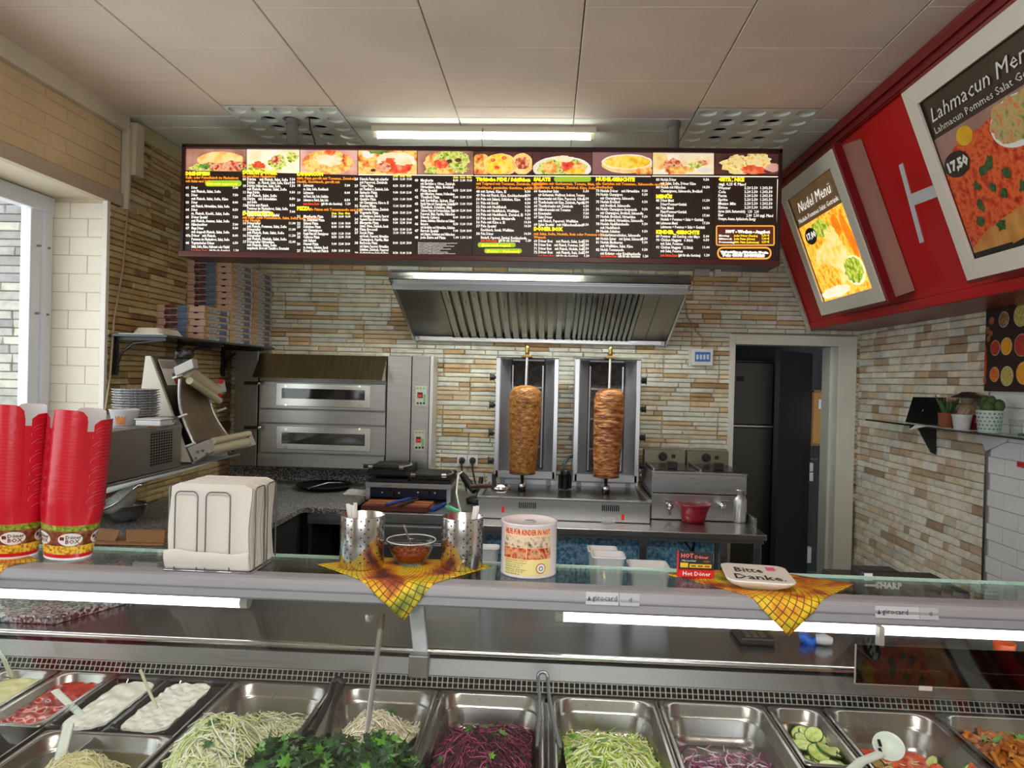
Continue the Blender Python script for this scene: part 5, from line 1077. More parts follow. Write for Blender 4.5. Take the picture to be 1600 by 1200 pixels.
OFF1 = .155
c1 = [RP(*p, OFF1) for p in ((1225, 295), (1303, 228), (1380, 470), (1277, 495))]
yf, yn = (c1[0].y+c1[3].y)/2, (c1[1].y+c1[2].y)/2; s0 = (rs(c1[2])+rs(c1[3]))/2; s1 = (rs(c1[0])+rs(c1[1]))/2
t, fc_, w_, h_ = lightbox('lit pasta menu poster light box on the red fascia', yf, yn, s0, s1, OFF1, M('beige_box_side', srgb(178, 140, 124), .6, var=.04))
LE = .55
NM = [PM('np_head', [(92, 70, 44), (112, 86, 54)], 4, LE*.6), PM('np_pasta', [(236, 120, 10), (255, 176, 30), (255, 214, 90), (255, 150, 20)], 26, LE), PM('np_sauce', [(255, 196, 60), (255, 226, 130), (255, 240, 180)], 20, LE),
      PM('np_green', [(80, 120, 20), (170, 190, 50), (240, 230, 120)], 40, LE), PM('np_orange', [(240, 110, 10), (255, 150, 30)], 12, LE), M('np_black', (.01, .01, .01), .4), M('np_white', (.95, .93, .88), .4, emit=.6), PM('np_white_bowl', [(240, 220, 180), (255, 246, 226)], 8, LE)]
mb = MB(); f = fc_; cl = (0, 0, w_, h_*.72)
f.rect(mb, 0, 0, w_, h_, 0, 0); f.rect(mb, 0, 0, w_, h_*.72, 1, .0006)
f.ell(mb, w_*.45, h_*.30, w_*.34, h_*.20, 2, .0012, .12, clip=cl); f.ell(mb, w_*.25, h_*.18, w_*.24, h_*.15, 1, .0018, .05, clip=cl); f.ell(mb, w_*.3, h_*.06, w_*.3, h_*.05, 7, .002, .1, clip=cl)
f.ell(mb, w_*.88, h_*.46, w_*.06, h_*.2, 4, .0018, .03, .2, clip=cl); f.ell(mb, w_*.72, h_*.58, w_*.07, h_*.1, 4, .0018, .05, -.2, clip=cl); f.ell(mb, w_*.55, h_*.5, w_*.14, h_*.1, 2, .0022, .15, clip=cl); f.ell(mb, w_*.4, h_*.62, w_*.18, h_*.07, 3, .0024, .3, clip=cl)
for k in range(16): f.ell(mb, w_*random.uniform(.15, .75), h_*random.uniform(.1, .6), w_*.014, h_*.008, 3, .003, .4, random.uniform(0, 3), n=8)
f.ell(mb, w_*.77, h_*.18, w_*.18, h_*.125, 7, .003, 0, clip=cl); f.ell(mb, w_*.77, h_*.185, w_*.165, h_*.11, 3, .0036, .1, clip=cl)
f.ell(mb, w_*.2, h_*.6, w_*.125, h_*.075, 5, .004)
mb.build('poster_print', NM, t)
mb = MB(); f.text(mb, '17,00', w_*.10, h_*.58, h_*.075, 6, .0046, fit=w_*.2, bold=.002); f.text(mb, 'Nudel Menü', w_*.13, h_*.835, h_*.13, 6, .0046, fit=w_*.72, shear=.3, bold=.0); f.text(mb, 'Nudeln Pommes Salat Getränk', w_*.06, h_*.75, h_*.06, 6, .0046, fit=w_*.86)
stuff(mb.build('poster_lettering', NM, t))
c2 = [RP(*p, .11) for p in ((1418, 140), (1505, 440))]
yf2 = (c2[0].y+c2[1].y)/2; t, f, w_, h_ = lightbox('unlit flatbread menu poster light box nearest the customers', yf2, yf2-.86, rs(c2[1]), rs(c2[0]), .11, M('beige_box_side', (0, 0, 0)))
LM = [PM('lp_head', [(44, 34, 24), (62, 48, 34)], 4), PM('lp_meat', [(150, 30, 6), (216, 62, 20), (236, 110, 50), (190, 40, 12)], 34), PM('lp_bread', [(190, 120, 50), (226, 164, 90)], 14), PM('lp_green', [(20, 60, 34), (70, 110, 50)], 40),
      M('lp_black', (.012, .011, .010), .4), M('lp_white', (.85, .84, .80), .4), PM('lp_salad', [(120, 130, 40), (200, 180, 120), (226, 120, 60)], 40), PM('lp_pink', [(150, 110, 100), (180, 140, 128)], 6), M('lp_grey', (.62, .62, .62), .4), PM('lp_lemon', [(226, 170, 20), (250, 200, 50)], 10)]
mb = MB(); cl = (0, 0, w_, h_*.76)
f.rect(mb, 0, 0, w_, h_, 0, 0); f.rect(mb, 0, 0, w_, h_*.76, 7, .0006); f.ell(mb, w_*.45, h_*.34, w_*.62, h_*.36, 1, .0012, .05, clip=cl)
f.ell(mb, w_*.3, h_*.08, w_*.42, h_*.09, 2, .0018, .1, .25, clip=cl); f.poly(mb, [(w_*.3, h_*.02), (w_*.42, h_*.2), (w_*.52, h_*.1), (w_*.7, h_*.06), (w_*.5, 0)], 2, .002); f.rect(mb, 0, 0, w_*.34, h_*.035, 4, .0024); f.poly(mb, [(w_*.2, 0), (w_, h_*.0), (w_, h_*.07), (w_*.5, h_*.05)], 4, .0022)
f.ell(mb, w_*.26, h_*.69, w_*.07, h_*.055, 9, .002, .03); f.ell(mb, w_*.66, h_*.62, w_*.2, h_*.13, 5, .0024, clip=cl); f.ell(mb, w_*.66, h_*.64, w_*.19, h_*.115, 6, .003, .15, clip=cl); f.ell(mb, w_*.8, h_*.25, w_*.12, h_*.09, 5, .0026)
f.ell(mb, w_*.8, h_*.255, w_*.105, h_*.075, 8, .003)
for x, y in ((.22, .40), (.3, .46), (.37, .49), (.2, .28), (.4, .3), (.47, .4), (.15, .2), (.3, .14), (.55, .3), (.34, .36)): f.ell(mb, w_*x, h_*y, w_*random.uniform(.025, .045), h_*.028, 3, .0028, .35, random.uniform(0, 3), n=14)
f.ell(mb, w_*.125, h_*.565, w_*.115, h_*.075, 4, .004, 0, .0)
mb.build('poster_print', LM, t)
mb = MB(); f.text(mb, '17,50', w_*.03, h_*.54, h_*.075, 5, .005, fit=w_*.19, bold=.003); f.text(mb, 'Lahmacun Menü', w_*.04, h_*.855, h_*.115, 5, .005, fit=w_*.88, shear=.3, bold=.0); f.text(mb, 'Lahmacun Pommes Salat Getränk', w_*.04, h_*.785, h_*.058, 5, .005, fit=w_*.92)
stuff(mb.build('poster_lettering', LM, t))
# ================================================================== RIGHT WALL: WHITE BRICK PANEL, SPICE CANVAS, GLASS SHELF
WB = M('white_brick_panel', srgb(226, 226, 228), .7, var=.03, bump=.3, bs=80)
pan = wall_right
MB().box(XR+.004, XR+.02, 1.9, 3.68, .30, 1.66).build('brick_backing', M('panel_joint', (.42, .42, .44), .8), pan)
z = .30; row = 0
while z < 1.655:
    h = min(.083, 1.66-z); y = 1.9-(.11 if row % 2 else 0)
    while y < 3.68:
        a, b = max(y, 1.9), min(y+.22, 3.68)
        if b-a > .02 and b > 2.6: MB().box(XR-.004, XR+.006, a, b-.004, z, z+h-.004).build('brick', WB, pan)
        y += .22
    z += .083; row += 1
MB().box(XR-.008, XR+.02, 3.68, 3.70, .30, 1.42).build('edge_strip', STEEL, pan)
p0, p1 = Xp(1541, 476, XR-.03), Xp(1537, 611, XR-.03); py_ = (p0.y+p1.y)/2
cv = thing('spice_canvas', 'dark canvas print of spice bowls hanging on the right wall', 'wall picture', (XR-.02, py_-.4, p1.z)); cv['label'] = 'dark canvas print of colourful spice bowls above the glass shelf'
zc0, zc1 = p1.z, p0.z; LW = .8
MB().box(XR-.03, XR-.006, py_-LW, py_, zc0, zc1).build('canvas', M('canvas_dark_wood', srgb(46, 28, 20), .6, var=.3, vs=5, stretch=(1, 1, 8)), cv, .002)
f = Face(V(XR-.031, py_, zc0), V(0, -1, 0), V(0, 0, 1), V(-1, 0, 0)); H_ = zc1-zc0
SPM = [M('spice_rim', (.6, .55, .5), .4), PM('spice_red', [(150, 24, 16), (206, 50, 30)], 60), PM('spice_yellow', [(226, 140, 10), (246, 180, 30)], 60), PM('spice_orange', [(206, 84, 10), (240, 130, 40)], 60), PM('spice_seed', [(150, 130, 40), (226, 206, 120)], 80), PM('spice_nut', [(60, 20, 16), (190, 150, 90)], 70), PM('spice_brown', [(120, 70, 34), (190, 120, 70)], 20), PM('spice_chili', [(150, 36, 10), (206, 70, 20)], 10), PM('spice_leaf', [(40, 80, 30), (90, 130, 60)], 30)]
mb = MB()
for cx, cy, r, m in ((.085, .49, .035, 1), (.17, .50, .04, 2), (.085, .19, .034, 3), (.18, .17, .045, 4), (.145, .80, .036, 5), (.28, .5, .05, 1), (.30, .2, .05, 2), (.27, .82, .05, 4), (.42, .5, .06, 3), (.44, .2, .06, 5), (.42, .8, .05, 2), (.6, .4, .09, 1), (.62, .78, .07, 3)):
    f.ell(mb, cx, cy*H_, r+.003, r+.003, 0, .001); f.ell(mb, cx, cy*H_, r, r, m, .0018)
for cx, cy, r in ((.05, .80, .02), (.045, .66, .016), (.02, .70, .018), (.03, .6, .015)): f.ell(mb, cx, cy*H_, r, r, 6, .001, .1)
f.ell(mb, .012, .32*H_, .010, .09, 7, .001); f.ell(mb, .012, .12*H_, .014, .016, 6, .0012, .3); f.ell(mb, .18, .95*H_, .02, .01, 8, .001, .3)
stuff(mb.build('spice_print', SPM, cv))
GX = 2.04; ga = Xp(1352, 652, GX); gb = Xp(1600, 689, GX); gz = (ga.z+gb.z)/2; gy1 = min(ga.y, YB-.06)
gs = thing('glass_wall_shelf', 'glass shelf on black brackets holding small plants along the stone wall', 'shelf', (2.13, 3.7, gz))
MB().box(GX, XR-.006, 2.6, gy1, gz-.008, gz).build('glass_board', glass_mat('green_shelf_glass', (.72, .84, .80), .02), gs); MB().box(GX-.001, GX+.003, 2.6, gy1, gz-.0085, gz+.0005).build('glass_edge', M('dark_glass_edge', (.01, .02, .018), .15), gs)
for px in (1450, 1700):
    yb = Xp(px, 690, XR-.05).y; mb = MB(); mb.box(GX+.03, XR-.006, yb-.01, yb+.01, gz-.024, gz-.010); mb.prism([(GX+.07, yb-.008, gz-.02), (XR-.008, yb-.008, gz-.02), (XR-.008, yb-.008, gz-.17), (XR-.03, yb-.008, gz-.16)], (0, .016, 0)); mb.build('bracket', BLACK, gs)
def onshelf(px, dx=.0): p = Xp(px, 650, 2.12+dx); return V(2.12+dx, p.y, gz+.001)
p = onshelf(1445, -.01)
tbt = thing('tablet', 'black tablet leaning on the glass shelf beside the terracotta pot', 'tablet', p)
q = [Xp(1414, 652, 2.10), Xp(1466, 657, 2.10), Xp(1476, 621, 2.14), Xp(1426, 620, 2.14)]
for v_ in q[:2]: v_.z = gz+.004
MB().prism(q, (.012, 0, 0)).build('tablet_body', M('black_glass', (.008, .008, .009), .18), tbt, .004); mb = MB(); ctr = sum(q, V(0, 0, 0))/4
mb.disc(ctr+V(-.008, 0, 0), .008, 3, 0, (-1, 0, .1)); mb.build('tablet_logo', M('tablet_mark', (.3, .3, .32), .3), tbt)
TERRA = M('terracotta', srgb(164, 96, 68), .7)
def pot(nm, label, px, r0, r1, h, m, dx=0, cat='plant'):
    p = onshelf(px, dx); t = thing(nm, label, cat, p); MB().lathe([(0, .001), (r0, .001), (r1, h), (r1*1.05, h+.001), (r1*.93, h+.002), (r1*.88, h*.85), (0, h*.85)], p, 24).build('pot', m, t); return t, p
t, p = pot('potted_aloe', 'small aloe in a terracotta pot on the glass shelf', 1480, .036, .045, .075, TERRA); LEAF = M('aloe_leaf', srgb(60, 96, 52), .5, var=.3, vs=30)
for k in range(12):
    a = 2.4*k; L_ = random.uniform(.07, .12); d = V(math.cos(a)*.6, math.sin(a)*.6, 1).normalized(); b = p+V(0, 0, .06); MB().tube([b, b+d*L_*.4, b+d*L_*.75+V(0, 0, .005), b+d*L_+V(0, 0, .012)], [.008, .010, .006, .001], 6).build('leaf', LEAF, t)
t, p = pot('white_ribbed_pot', 'small white ribbed pot in front of the brown figurine', 1503, .034, .046, .075, M('white_ceramic', (.8, .8, .8), .3, bump=.4, bs=60), -.04, 'pot')
MB().disc(p+V(0, 0, .06), .04, 20).build('soil', M('soil', (.05, .035, .025), .9), t)
t, p = pot('potted_cactus', 'round cacti in a white and green patterned pot', 1546, .046, .056, .105, M('mint_white_ceramic', (.74, .82, .78), .35), -.03)
dots = MB()
for r in range(5):
    for k in range(18): a = 2*PI*(k+.5*(r % 2))/18; z = .02+r*.018; rr = .046+.010*z/.105+.0012; dots.disc(p+V(rr*math.cos(a), rr*math.sin(a), z), .0055, 8, 0, (math.cos(a), math.sin(a), 0), .004)
stuff(dots.build('glaze_pattern', M('green_glaze', srgb(70, 120, 100), .35), t)); CACT = M('cactus_green', srgb(66, 84, 40), .6, var=.3, vs=60, bump=.5, bs=120)
for dx, dy, z, r in ((.0, .02, .125, .03), (-.02, -.02, .12, .028), (.02, -.035, .13, .026), (.0, .035, .15, .022), (-.01, -.03, .155, .018)): MB().sphere(p+V(dx, dy, z), (r, r, r*1.2), 12, 8).build('cactus_stem', CACT, t)
p = onshelf(1512, .03); t = thing('figurine', 'brown glazed figurine with a wide dark hat behind the white pot', 'figurine', p); BRZ = M('brown_glaze', srgb(140, 118, 96), .3, var=.25, vs=20)
MB().lathe([(0, .0), (.04, 0), (.045, .03), (.05, .075), (.035, .12), (.02, .13), (0, .132)], p, 20).build('body', BRZ, t); MB().sphere(p+V(0, 0, .155), .034, 14, 10).build('head', BRZ, t)
MB().lathe([(.0, .192), (.03, .19), (.045, .178), (.075, .165), (.078, .16), (.03, .168), (0, .17)], p, 24).build('hat', M('dark_brown_hat', srgb(58, 34, 26), .45), t); MB().tube([p+V(-.02, -.045, .10), p+V(-.05, -.05, .06), p+V(-.05, -.02, .03)], .012).build('arm', BRZ, t)
p = onshelf(1526, .04); rbx = thing('red_candle_cup', 'small dark red candle cup between the figurine and cactus pot', 'cup', p); MB().lathe([(0, .001), (.026, .001), (.03, .075), (.028, .075), (.024, .006), (0, .006)], p, 20).build('cup_body', M('dark_red_glass', srgb(120, 14, 24), .15), rbx)
p = onshelf(1588, -.03); gl = thing('drinking_glass', 'small clear drinking glass at the end of the glass shelf', 'glass', p); MB().lathe([(0, .001), (.024, .001), (.028, .075), (.026, .075), (.022, .006), (0, .006)], p, 20).build('glass_body', GLASS, gl)
q = [Xp(1440, 671, 2.03), Xp(1462, 657, 2.05), Xp(1530, 660, 2.08), Xp(1535, 672, 2.03)]
nap = thing('paper_napkin', 'white paper napkin under the pots hanging over the shelf edge', 'napkin', (2.06, q[1].y, gz)); a, b = onshelf(1455), onshelf(1530); PAP = M('paper', (.75, .73, .70), .8)
MB().box(GX-.004, 2.15, b.y, a.y, gz+.0005, gz+.0012).build('sheet', PAP, nap); MB().prism([(GX-.004, a.y, gz+.001), (GX-.006, a.y+.06, gz-.03), (GX-.004, a.y-.12, gz+.001)], (-.001, 0, 0)).build('hanging_corner', PAP, nap)
q = [Xp(1528, 676, XR-.012), Xp(1577, 678, XR-.012), Xp(1573, 690, XR-.012), Xp(1541, 705, XR-.012)]
tag(MB().prism(q, (-.002, 0, 0)).build('paper_flap', M('pale_paper', (0, 0, 0))), 'folded white paper hanging on the wall under the glass shelf', 'paper')
p = Xp(1595, 679, XR-.03); tag(MB().box(XR-.03, XR-.006, p.y-.05, p.y+.02, p.z-.02, p.z+.005).build('green_clip', M('green_print', srgb(40, 110, 80), .5)), 'small dark green clip on the white brick panel', 'clip'); p = Xp(1594, 726, XR-.01); tag(MB().box(XR-.012, XR-.004, p.y-.03, p.y+.02, p.z-.012, p.z+.012).build('red_sticker', M('sticker_red', (0, 0, 0))), 'small red sticker on the white brick panel', 'sticker')
# ================================================================== BACK ROOM
fz = thing('upright_fridge', 'tall dark steel upright fridge seen through the doorway', 'fridge', (1.5, 5.8, 0)); a, b = Yp(1150, 700, 5.75), Yp(1206, 700, 5.75); zt = Yp(1180, 562, 5.75).z
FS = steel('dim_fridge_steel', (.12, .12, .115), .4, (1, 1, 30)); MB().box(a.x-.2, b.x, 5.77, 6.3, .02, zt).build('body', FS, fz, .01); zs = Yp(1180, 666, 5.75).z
MB().box(a.x-.2, b.x, 5.74, 5.77, zs+.01, zt-.02).build('upper_door', FS, fz, .008); MB().box(a.x-.2, b.x, 5.74, 5.77, .1, zs-.01).build('lower_door', FS, fz, .008); MB().box(a.x-.2, b.x, 5.73, 5.765, zs-.008, zs+.008).build('handle_rail', M('bright_edge', (0, 0, 0)), fz, .003)
p = Yp(1157, 592, 5.73); MB().box(p.x-.03, p.x+.03, 5.735, 5.742, p.z-.02, p.z+.02).build('thermometer', M('navy_panel', (0, 0, 0)), fz)
a, b = Yp(1208, 700, 5.62), Yp(1266, 700, 6.1); ddr = thing('inner_door', 'nearly black open door leaf inside the back room', 'door', (a.x, 5.62, 0)); zt = Yp(1240, 552, 5.9).z
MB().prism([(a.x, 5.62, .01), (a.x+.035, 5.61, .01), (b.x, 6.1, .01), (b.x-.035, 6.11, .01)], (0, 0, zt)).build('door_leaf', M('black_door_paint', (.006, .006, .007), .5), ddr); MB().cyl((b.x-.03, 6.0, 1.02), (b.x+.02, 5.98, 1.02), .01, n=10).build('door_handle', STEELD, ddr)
ck = thing('cork_board', 'cork notice board with pinned papers in the back room', 'notice board', Yp(1292, 690, 6.33)); px_box(MB(), 1270, 612, 1345, 696, 6.325, .02).build('cork', M('cork', srgb(176, 130, 70), .9, var=.2, vs=60), ck)
for r in ((1269, 610, 1345, 613.5), (1269, 694, 1345, 697.5), (1268, 610, 1271, 697.5)): px_box(MB(), *r, 6.315, .03).build('cork_frame', M('cork_frame', srgb(120, 80, 44), .6), ck)
px_box(MB(), 1279, 624, 1288, 639, 6.318, .004).build('pinned_tag', M('pale_paper', (0, 0, 0)), ck); px_box(MB(), 1298, 618, 1320, 682, 6.318, .004).build('pinned_sheet', M('pale_paper', (0, 0, 0)), ck)
for i, (y0, y1) in enumerate(((723, 737), (738, 752))): tag(px_box(MB(), 1257, y0, 1271, y1, 6.30, .05).build('light_switch', M('old_switch', (.42, .40, .36), .5), None, .006), ('upper' if i == 0 else 'lower')+' of two light switches below the cork board', 'switch')
tag(px_box(MB(), 1259, 855, 1268, 880, 6.30, .05).build('low_socket', M('old_switch', (0, 0, 0)), None, .006), 'single socket low on the back room wall', 'socket')
tag(MB().tube([Xp(207, 236, XL+.02), Xp(199, 330, XL+.02), Xp(192, 420, XL+.02), Xp(178, 500, XL+.03), Xp(172, 590, XL+.03), Xp(165, 640, XL+.04), Xp(153, 662, XL+.05)], .006).build('wall_cable', M('tan_cable', (0, 0, 0))), 'thin tan cable hanging down the stone wall beside the window', 'cable')
# ================================================================== SERVING COUNTER
CT = 1.100; X0, X1 = -2.25, 2.1; PZ = .832
ctr_ = thing('serving_counter', 'long refrigerated serving counter with grey front rail and glass top', 'counter', (0, 1.8, 0))
RAIL = M('grey_plastic_rail', srgb(150, 150, 156), .35, var=.02)
prof = [(1.824, 1.092), (1.824, 1.1), (1.782, 1.1), (1.770, 1.0975), (1.763, 1.090), (1.7605, 1.078), (1.7605, 1.0735), (1.765, 1.072), (1.7655, 1.0685), (1.762, 1.0665), (1.763, 1.05), (1.768, 1.044), (1.80, 1.044), (1.80, 1.092)]
mb = MB(); n = len(prof); vs = [(x, y, z) for x in (X0, X1) for y, z in prof]
mb.add(vs, [(i, (i+1) % n, n+(i+1) % n, n+i) for i in range(n)]); mb.add(vs[:n], [tuple(range(n))]); mb.add(vs[n:], [tuple(range(n-1, -1, -1))]); mb.build('front_rail', RAIL, ctr_)
MB().box(X0, X1, 1.8245, 2.008, CT-.009, CT-.0003).build('glass_top', CGLASS, ctr_); MB().box(X0, X1, 2.0085, 2.011, CT-.009, CT-.0002).build('glass_edge', M('pale_green_edge', (.62, .78, .70), .3), ctr_)
def tubelamp(x0, x1, nm):
    t = thing(nm, None, None, (0, 0, 0)); return t
for (xa, xb, e) in ((X0, Yp(377, 950, 1.835).x, 'L'), (Yp(880, 968, 1.835).x, X1, 'R')):
    MB().cyl((xa, 1.838, 1.014), (xb, 1.838, 1.014), .0165, n=14).build('light_tube', TUBE, ctr_)
    xe = xb if e == 'L' else xa; s = 1 if e == 'L' else -1
    MB().cyl((xe, 1.838, 1.014), (xe+s*.02, 1.838, 1.014), .0175, n=14).build('tube_cap', M('tube_cap', (.55, .62, .5), .5), ctr_); MB().box(xe+min(0, s*.06), xe+max(0, s*.06), 1.825, 1.85, 1.03, 1.09).build('tube_bracket', STEELD, ctr_)
CS = steel('counter_steel', (.36, .385, .42), .22, (1, 20, 20)); CSL = steel('counter_band_steel', (.28, .275, .265), .35, (1, 30, 30))
MB().box(X0, X1, 1.835, 2.5, .890, .908).build('work_surface', CS, ctr_)
MB().cyl((X0, 1.826, .9095), (X1, 1.826, .9095), .009, n=12).build('surface_lip', M('polished_lip', (.62, .62, .62), .2, 1), ctr_)
MB().prism([(X0, 1.834, .898), (X0, 1.812, .896), (X0, 1.800, .858), (X0, 1.806, .858)], (X1-X0, 0, 0)).build('rear_band', CSL, ctr_)
MB().box(X0, X1, 1.802, 1.80+.03, .80, .857).build('vent_void', DARK, ctr_)
mb = MB(); x = -1.55
GRL = M('pale_grille', (.34, .34, .31), .45, .3)
for z, y in ((.8565, 1.797), (.8445, 1.791), (.8335, 1.785)): mb.box(-1.55, 1.4, y-.001, y+.001, z-.0011, z+.0011)
while x < 1.4: mb.add([(x, 1.7965, .857), (x+.0026, 1.7965, .857), (x+.0026, 1.7835, .833), (x, 1.7835, .833)], [(0, 1, 2, 3)][::1]); x += .0134
stuff(mb.build('vent_grille', GRL, ctr_))
MB().box(X0, X1, 1.779, 1.80, PZ-.012, PZ-.006).build('pan_ledge', STEELD, ctr_)
MB().box(X0, X1, 1.03, 2.5, .55, .60).build('well_floor', STEELD, ctr_); MB().box(X0, X1, .98, 1.03, .0, PZ-.004).build('front_panel', M('counter_front', (.3, .3, .3), .4), ctr_); MB().box(X0, X1, 1.03, 1.16, PZ-.03, PZ-.01).build('front_ledge', STEEL, ctr_)
for x in (X0, X1-.03): MB().box(x, x+.03, 1.03, 2.5, 0, .89).build('end_panel', M('counter_front', (0, 0, 0)), ctr_)
MB().box(X0+.03, X1-.03, 1.805, 2.45, .0, .05).build('plinth', DARK, ctr_)
a = V(0, 1.7675, 1.043); b = V(0, 1.09, .850); nrm = (b-a).cross(V(1, 0, 0)).normalized()
MB().prism([a+V(X0+.04, 0, 0), a+V(X1-.04, 0, 0), b+V(X1-.04, 0, 0), b+V(X0+.04, 0, 0)], nrm*.005).build('front_glass', CGLASS if False else glass_mat('front_glass', (.985, .995, .99)), ctr_)
# bracket and gas strut
p = Yp(647, 965, 1.85); q = Yp(657, 1032, 1.815); ARM = M('cast_aluminium', (.42, .43, .44), .4, .9, var=.15, vs=20)
br = MB().prism([(p.x-.022, 1.86, 1.04), (p.x+.022, 1.86, 1.04), (q.x+.02, 1.815, .905), (q.x-.02, 1.815, .905)], (0, .012, .004)).build('glass_bracket', ARM, ctr_, .003)
MB().box(q.x-.026, q.x+.026, 1.785, 1.812, .853, .912).build('bracket_foot', ARM, ctr_, .004); MB().cyl((q.x, 1.812, .905), (q.x, 1.806, .906), .006, n=10).build('bracket_bolt', STEELD, ctr_)
a, b = Yp(597, 962, 1.762), Yp(566, 1200, 1.40); MB().cyl(a, a.lerp(b, .12), .0085, n=12).build('strut_collar', STEELD, ctr_); MB().cyl(a.lerp(b, .1), a.lerp(b, 1.25), .0064, n=12).build('gas_strut', M('satin_strut', (.6, .6, .6), .3, .85), ctr_)
# stickers on the rail
STK = [M('sticker_pale', srgb(190, 192, 198), .4), M('sticker_ink', srgb(50, 54, 70), .5), M('sticker_grey', srgb(176, 178, 184), .4)]
def rail_sticker(x0, y0, x1, y1, wx0, wx1, tsz):
    Yr = 1.7612
    mb = MB(); A, B, C_, D = [Yp(x, y, Yr) for x, y in ((x0, y1), (x1, y1), (x1, y0), (x0, y0))]
    zb, zt = (A.z+B.z)/2, (C_.z+D.z)/2
    def bend(x, z, l=0): yy = 1.7605 if z < 1.079 else (1.7605+(z-1.078)*.22); return V(x, yy-.0012-l, z)
    mb.add([bend(A.x, zb), bend(B.x, zb), bend(B.x, zt), bend(A.x, zt)], [(0, 1, 2, 3)], 0)
    a2, b2 = Yp(wx0, y1, Yr).x, Yp(wx1, y1, Yr).x; mb.add([bend(a2, zb), bend(b2, zb), bend(b2, zt), bend(a2, zt)], [(0, 1, 2, 3)], 2)
    zc = (zb+zt)/2; vs, fs = text_geo('girocard', tsz); mb.add([bend(A.x+.016+v.x, zc-.004+v.y, .0008) for v in vs], fs, 1)
    mb.add([bend(A.x+.004, zc-.005, .0008), bend(A.x+.013, zc-.005, .0008), bend(A.x+.0085, zc+.006, .0008)], [(0, 1, 2)], 1)
    xc = (a2+b2)/2
    for r in (.003, .006, .009):
        pts = []
        for k in range(7): t = -.7+1.4*k/6; pts.append((xc-.004+r*math.cos(t), zc+r*math.sin(t)))
        for (xa, za), (xb, zb_) in zip(pts[:-1], pts[1:]): mb.add([bend(xa, za, .0008), bend(xa+.0014, za, .0008), bend(xb+.0014, zb_, .0008), bend(xb, zb_, .0008)], [(0, 1, 2, 3)], 1)
    mb.build('payment_sticker', STK, ctr_)
rail_sticker(915, 926, 966, 945, 968, 999, .0185); rail_sticker(1367, 948, 1436, 966, 1437, 1466, .0185)
# ================================================================== PANS AND FOOD
PANS = steel('pan_steel', (.37, .36, .34), .27, (1, 1, 1), .04); POLY = glass_mat('clear_polycarbonate', (.88, .90, .90), .05)
def pan(label, x0, x1, y0, y1, dep, mat=PANS):
    t = thing('food_pan', label, 'food pan', ((x0+x1)/2, (y0+y1)/2, PZ-dep), group='food pans in the counter')
    w, h, cx, cy = x1-x0, y1-y0, (x0+x1)/2, (y0+y1)/2; R0 = min(.045, w*.28)
    steps = [(0, -.004, .012), (0, 0, .012), (.008, .0, R0*.7), (.0115, -.003, R0), (.0125, -.028, R0), (.0165, -.031, R0), (.018, -.034, R0), (.024, -dep+.018, R0), (.030, -dep+.006, R0*.9), (.042, -dep, R0*.7)]
    vs = []; n = 0
    for ins, z, r in steps:
        ring = rrect(cx, cy, w-2*ins, h-2*ins, min(r, (w-2*ins)*.45)); n = len(ring); vs += [(x, y, PZ+z) for x, y in ring]
    fs = [(i*n+j, i*n+(j+1) % n, (i+1)*n+(j+1) % n, (i+1)*n+j) for i in range(len(steps)-1) for j in range(n)]
    mb = MB(); mb.add(vs, fs, 0, True); mb.add(vs[-n:], [tuple(range(n))]); mb.build('pan_body', mat, t); return t
G = .004
PX = dict(A=(-1.40, -1.253), B=(-1.243, -1.096), C=(-1.090, -.958), D=(-.954, -.812), E=(-.775, -.522), F=(-.505, -.256), G=(-.250, .012), H=(.030, .284), I=(.292, .548), J=(.556, .682), K=(.692, .945), L=(.958, 1.21))
YR = dict(A=(1.50, 1.784), B=(1.50, 1.784), C=(1.50, 1.784), D=(1.50, 1.784), J=(1.505, 1.772))
LAB = dict(A='steel pan of cream sauce at the window end', B='steel pan of red pepper sauce beside the cream sauce', C='clear pan of white yoghurt sauce next to the red sauce', D='clear pan of white herb sauce next to the steel cabbage pan', E='steel pan of shredded white cabbage', F='steel pan of grated white radish behind the parsley', G='steel pan of shredded red cabbage', H='steel pan of shredded iceberg lettuce', I='steel pan of sliced red onions', J='narrow steel pan of cucumber slices', K='steel pan of tomato and cucumber salad', L='steel pan of brown penne pasta salad')
PAN = {}
for k in PX:
    y0, y1 = YR.get(k, (1.25, 1.775)); PAN[k] = pan(LAB[k], *PX[k], y0, y1, .065 if k in 'ABCD' else .085, POLY if k in 'CD' else PANS)
pan('steel pan of grated cheese in the front row', -1.07, -.785, 1.19, 1.49, .10); pan('empty steel pan in front of the cucumber pan', .556, .682, 1.22, 1.495, .08)
for i, x in enumerate((-1.248, -1.093, -.956, -.793, -.5135, -.253, .021, .288, .552, .687, .9515)): MB().box(x-.002, x+.002, 1.18, 1.779, PZ-.03, PZ-.0055).build('divider_bar', STEELD, ctr_)
def smooth_noise(seed):
    r = random.Random(seed); w = [(r.uniform(-90, 90), r.uniform(-90, 90), r.uniform(0, 6.3), r.uniform(.3, 1)) for _ in range(9)]
    return lambda x, y: sum(a*math.sin(p*x+q*y+f_) for p, q, f_, a in w)/5
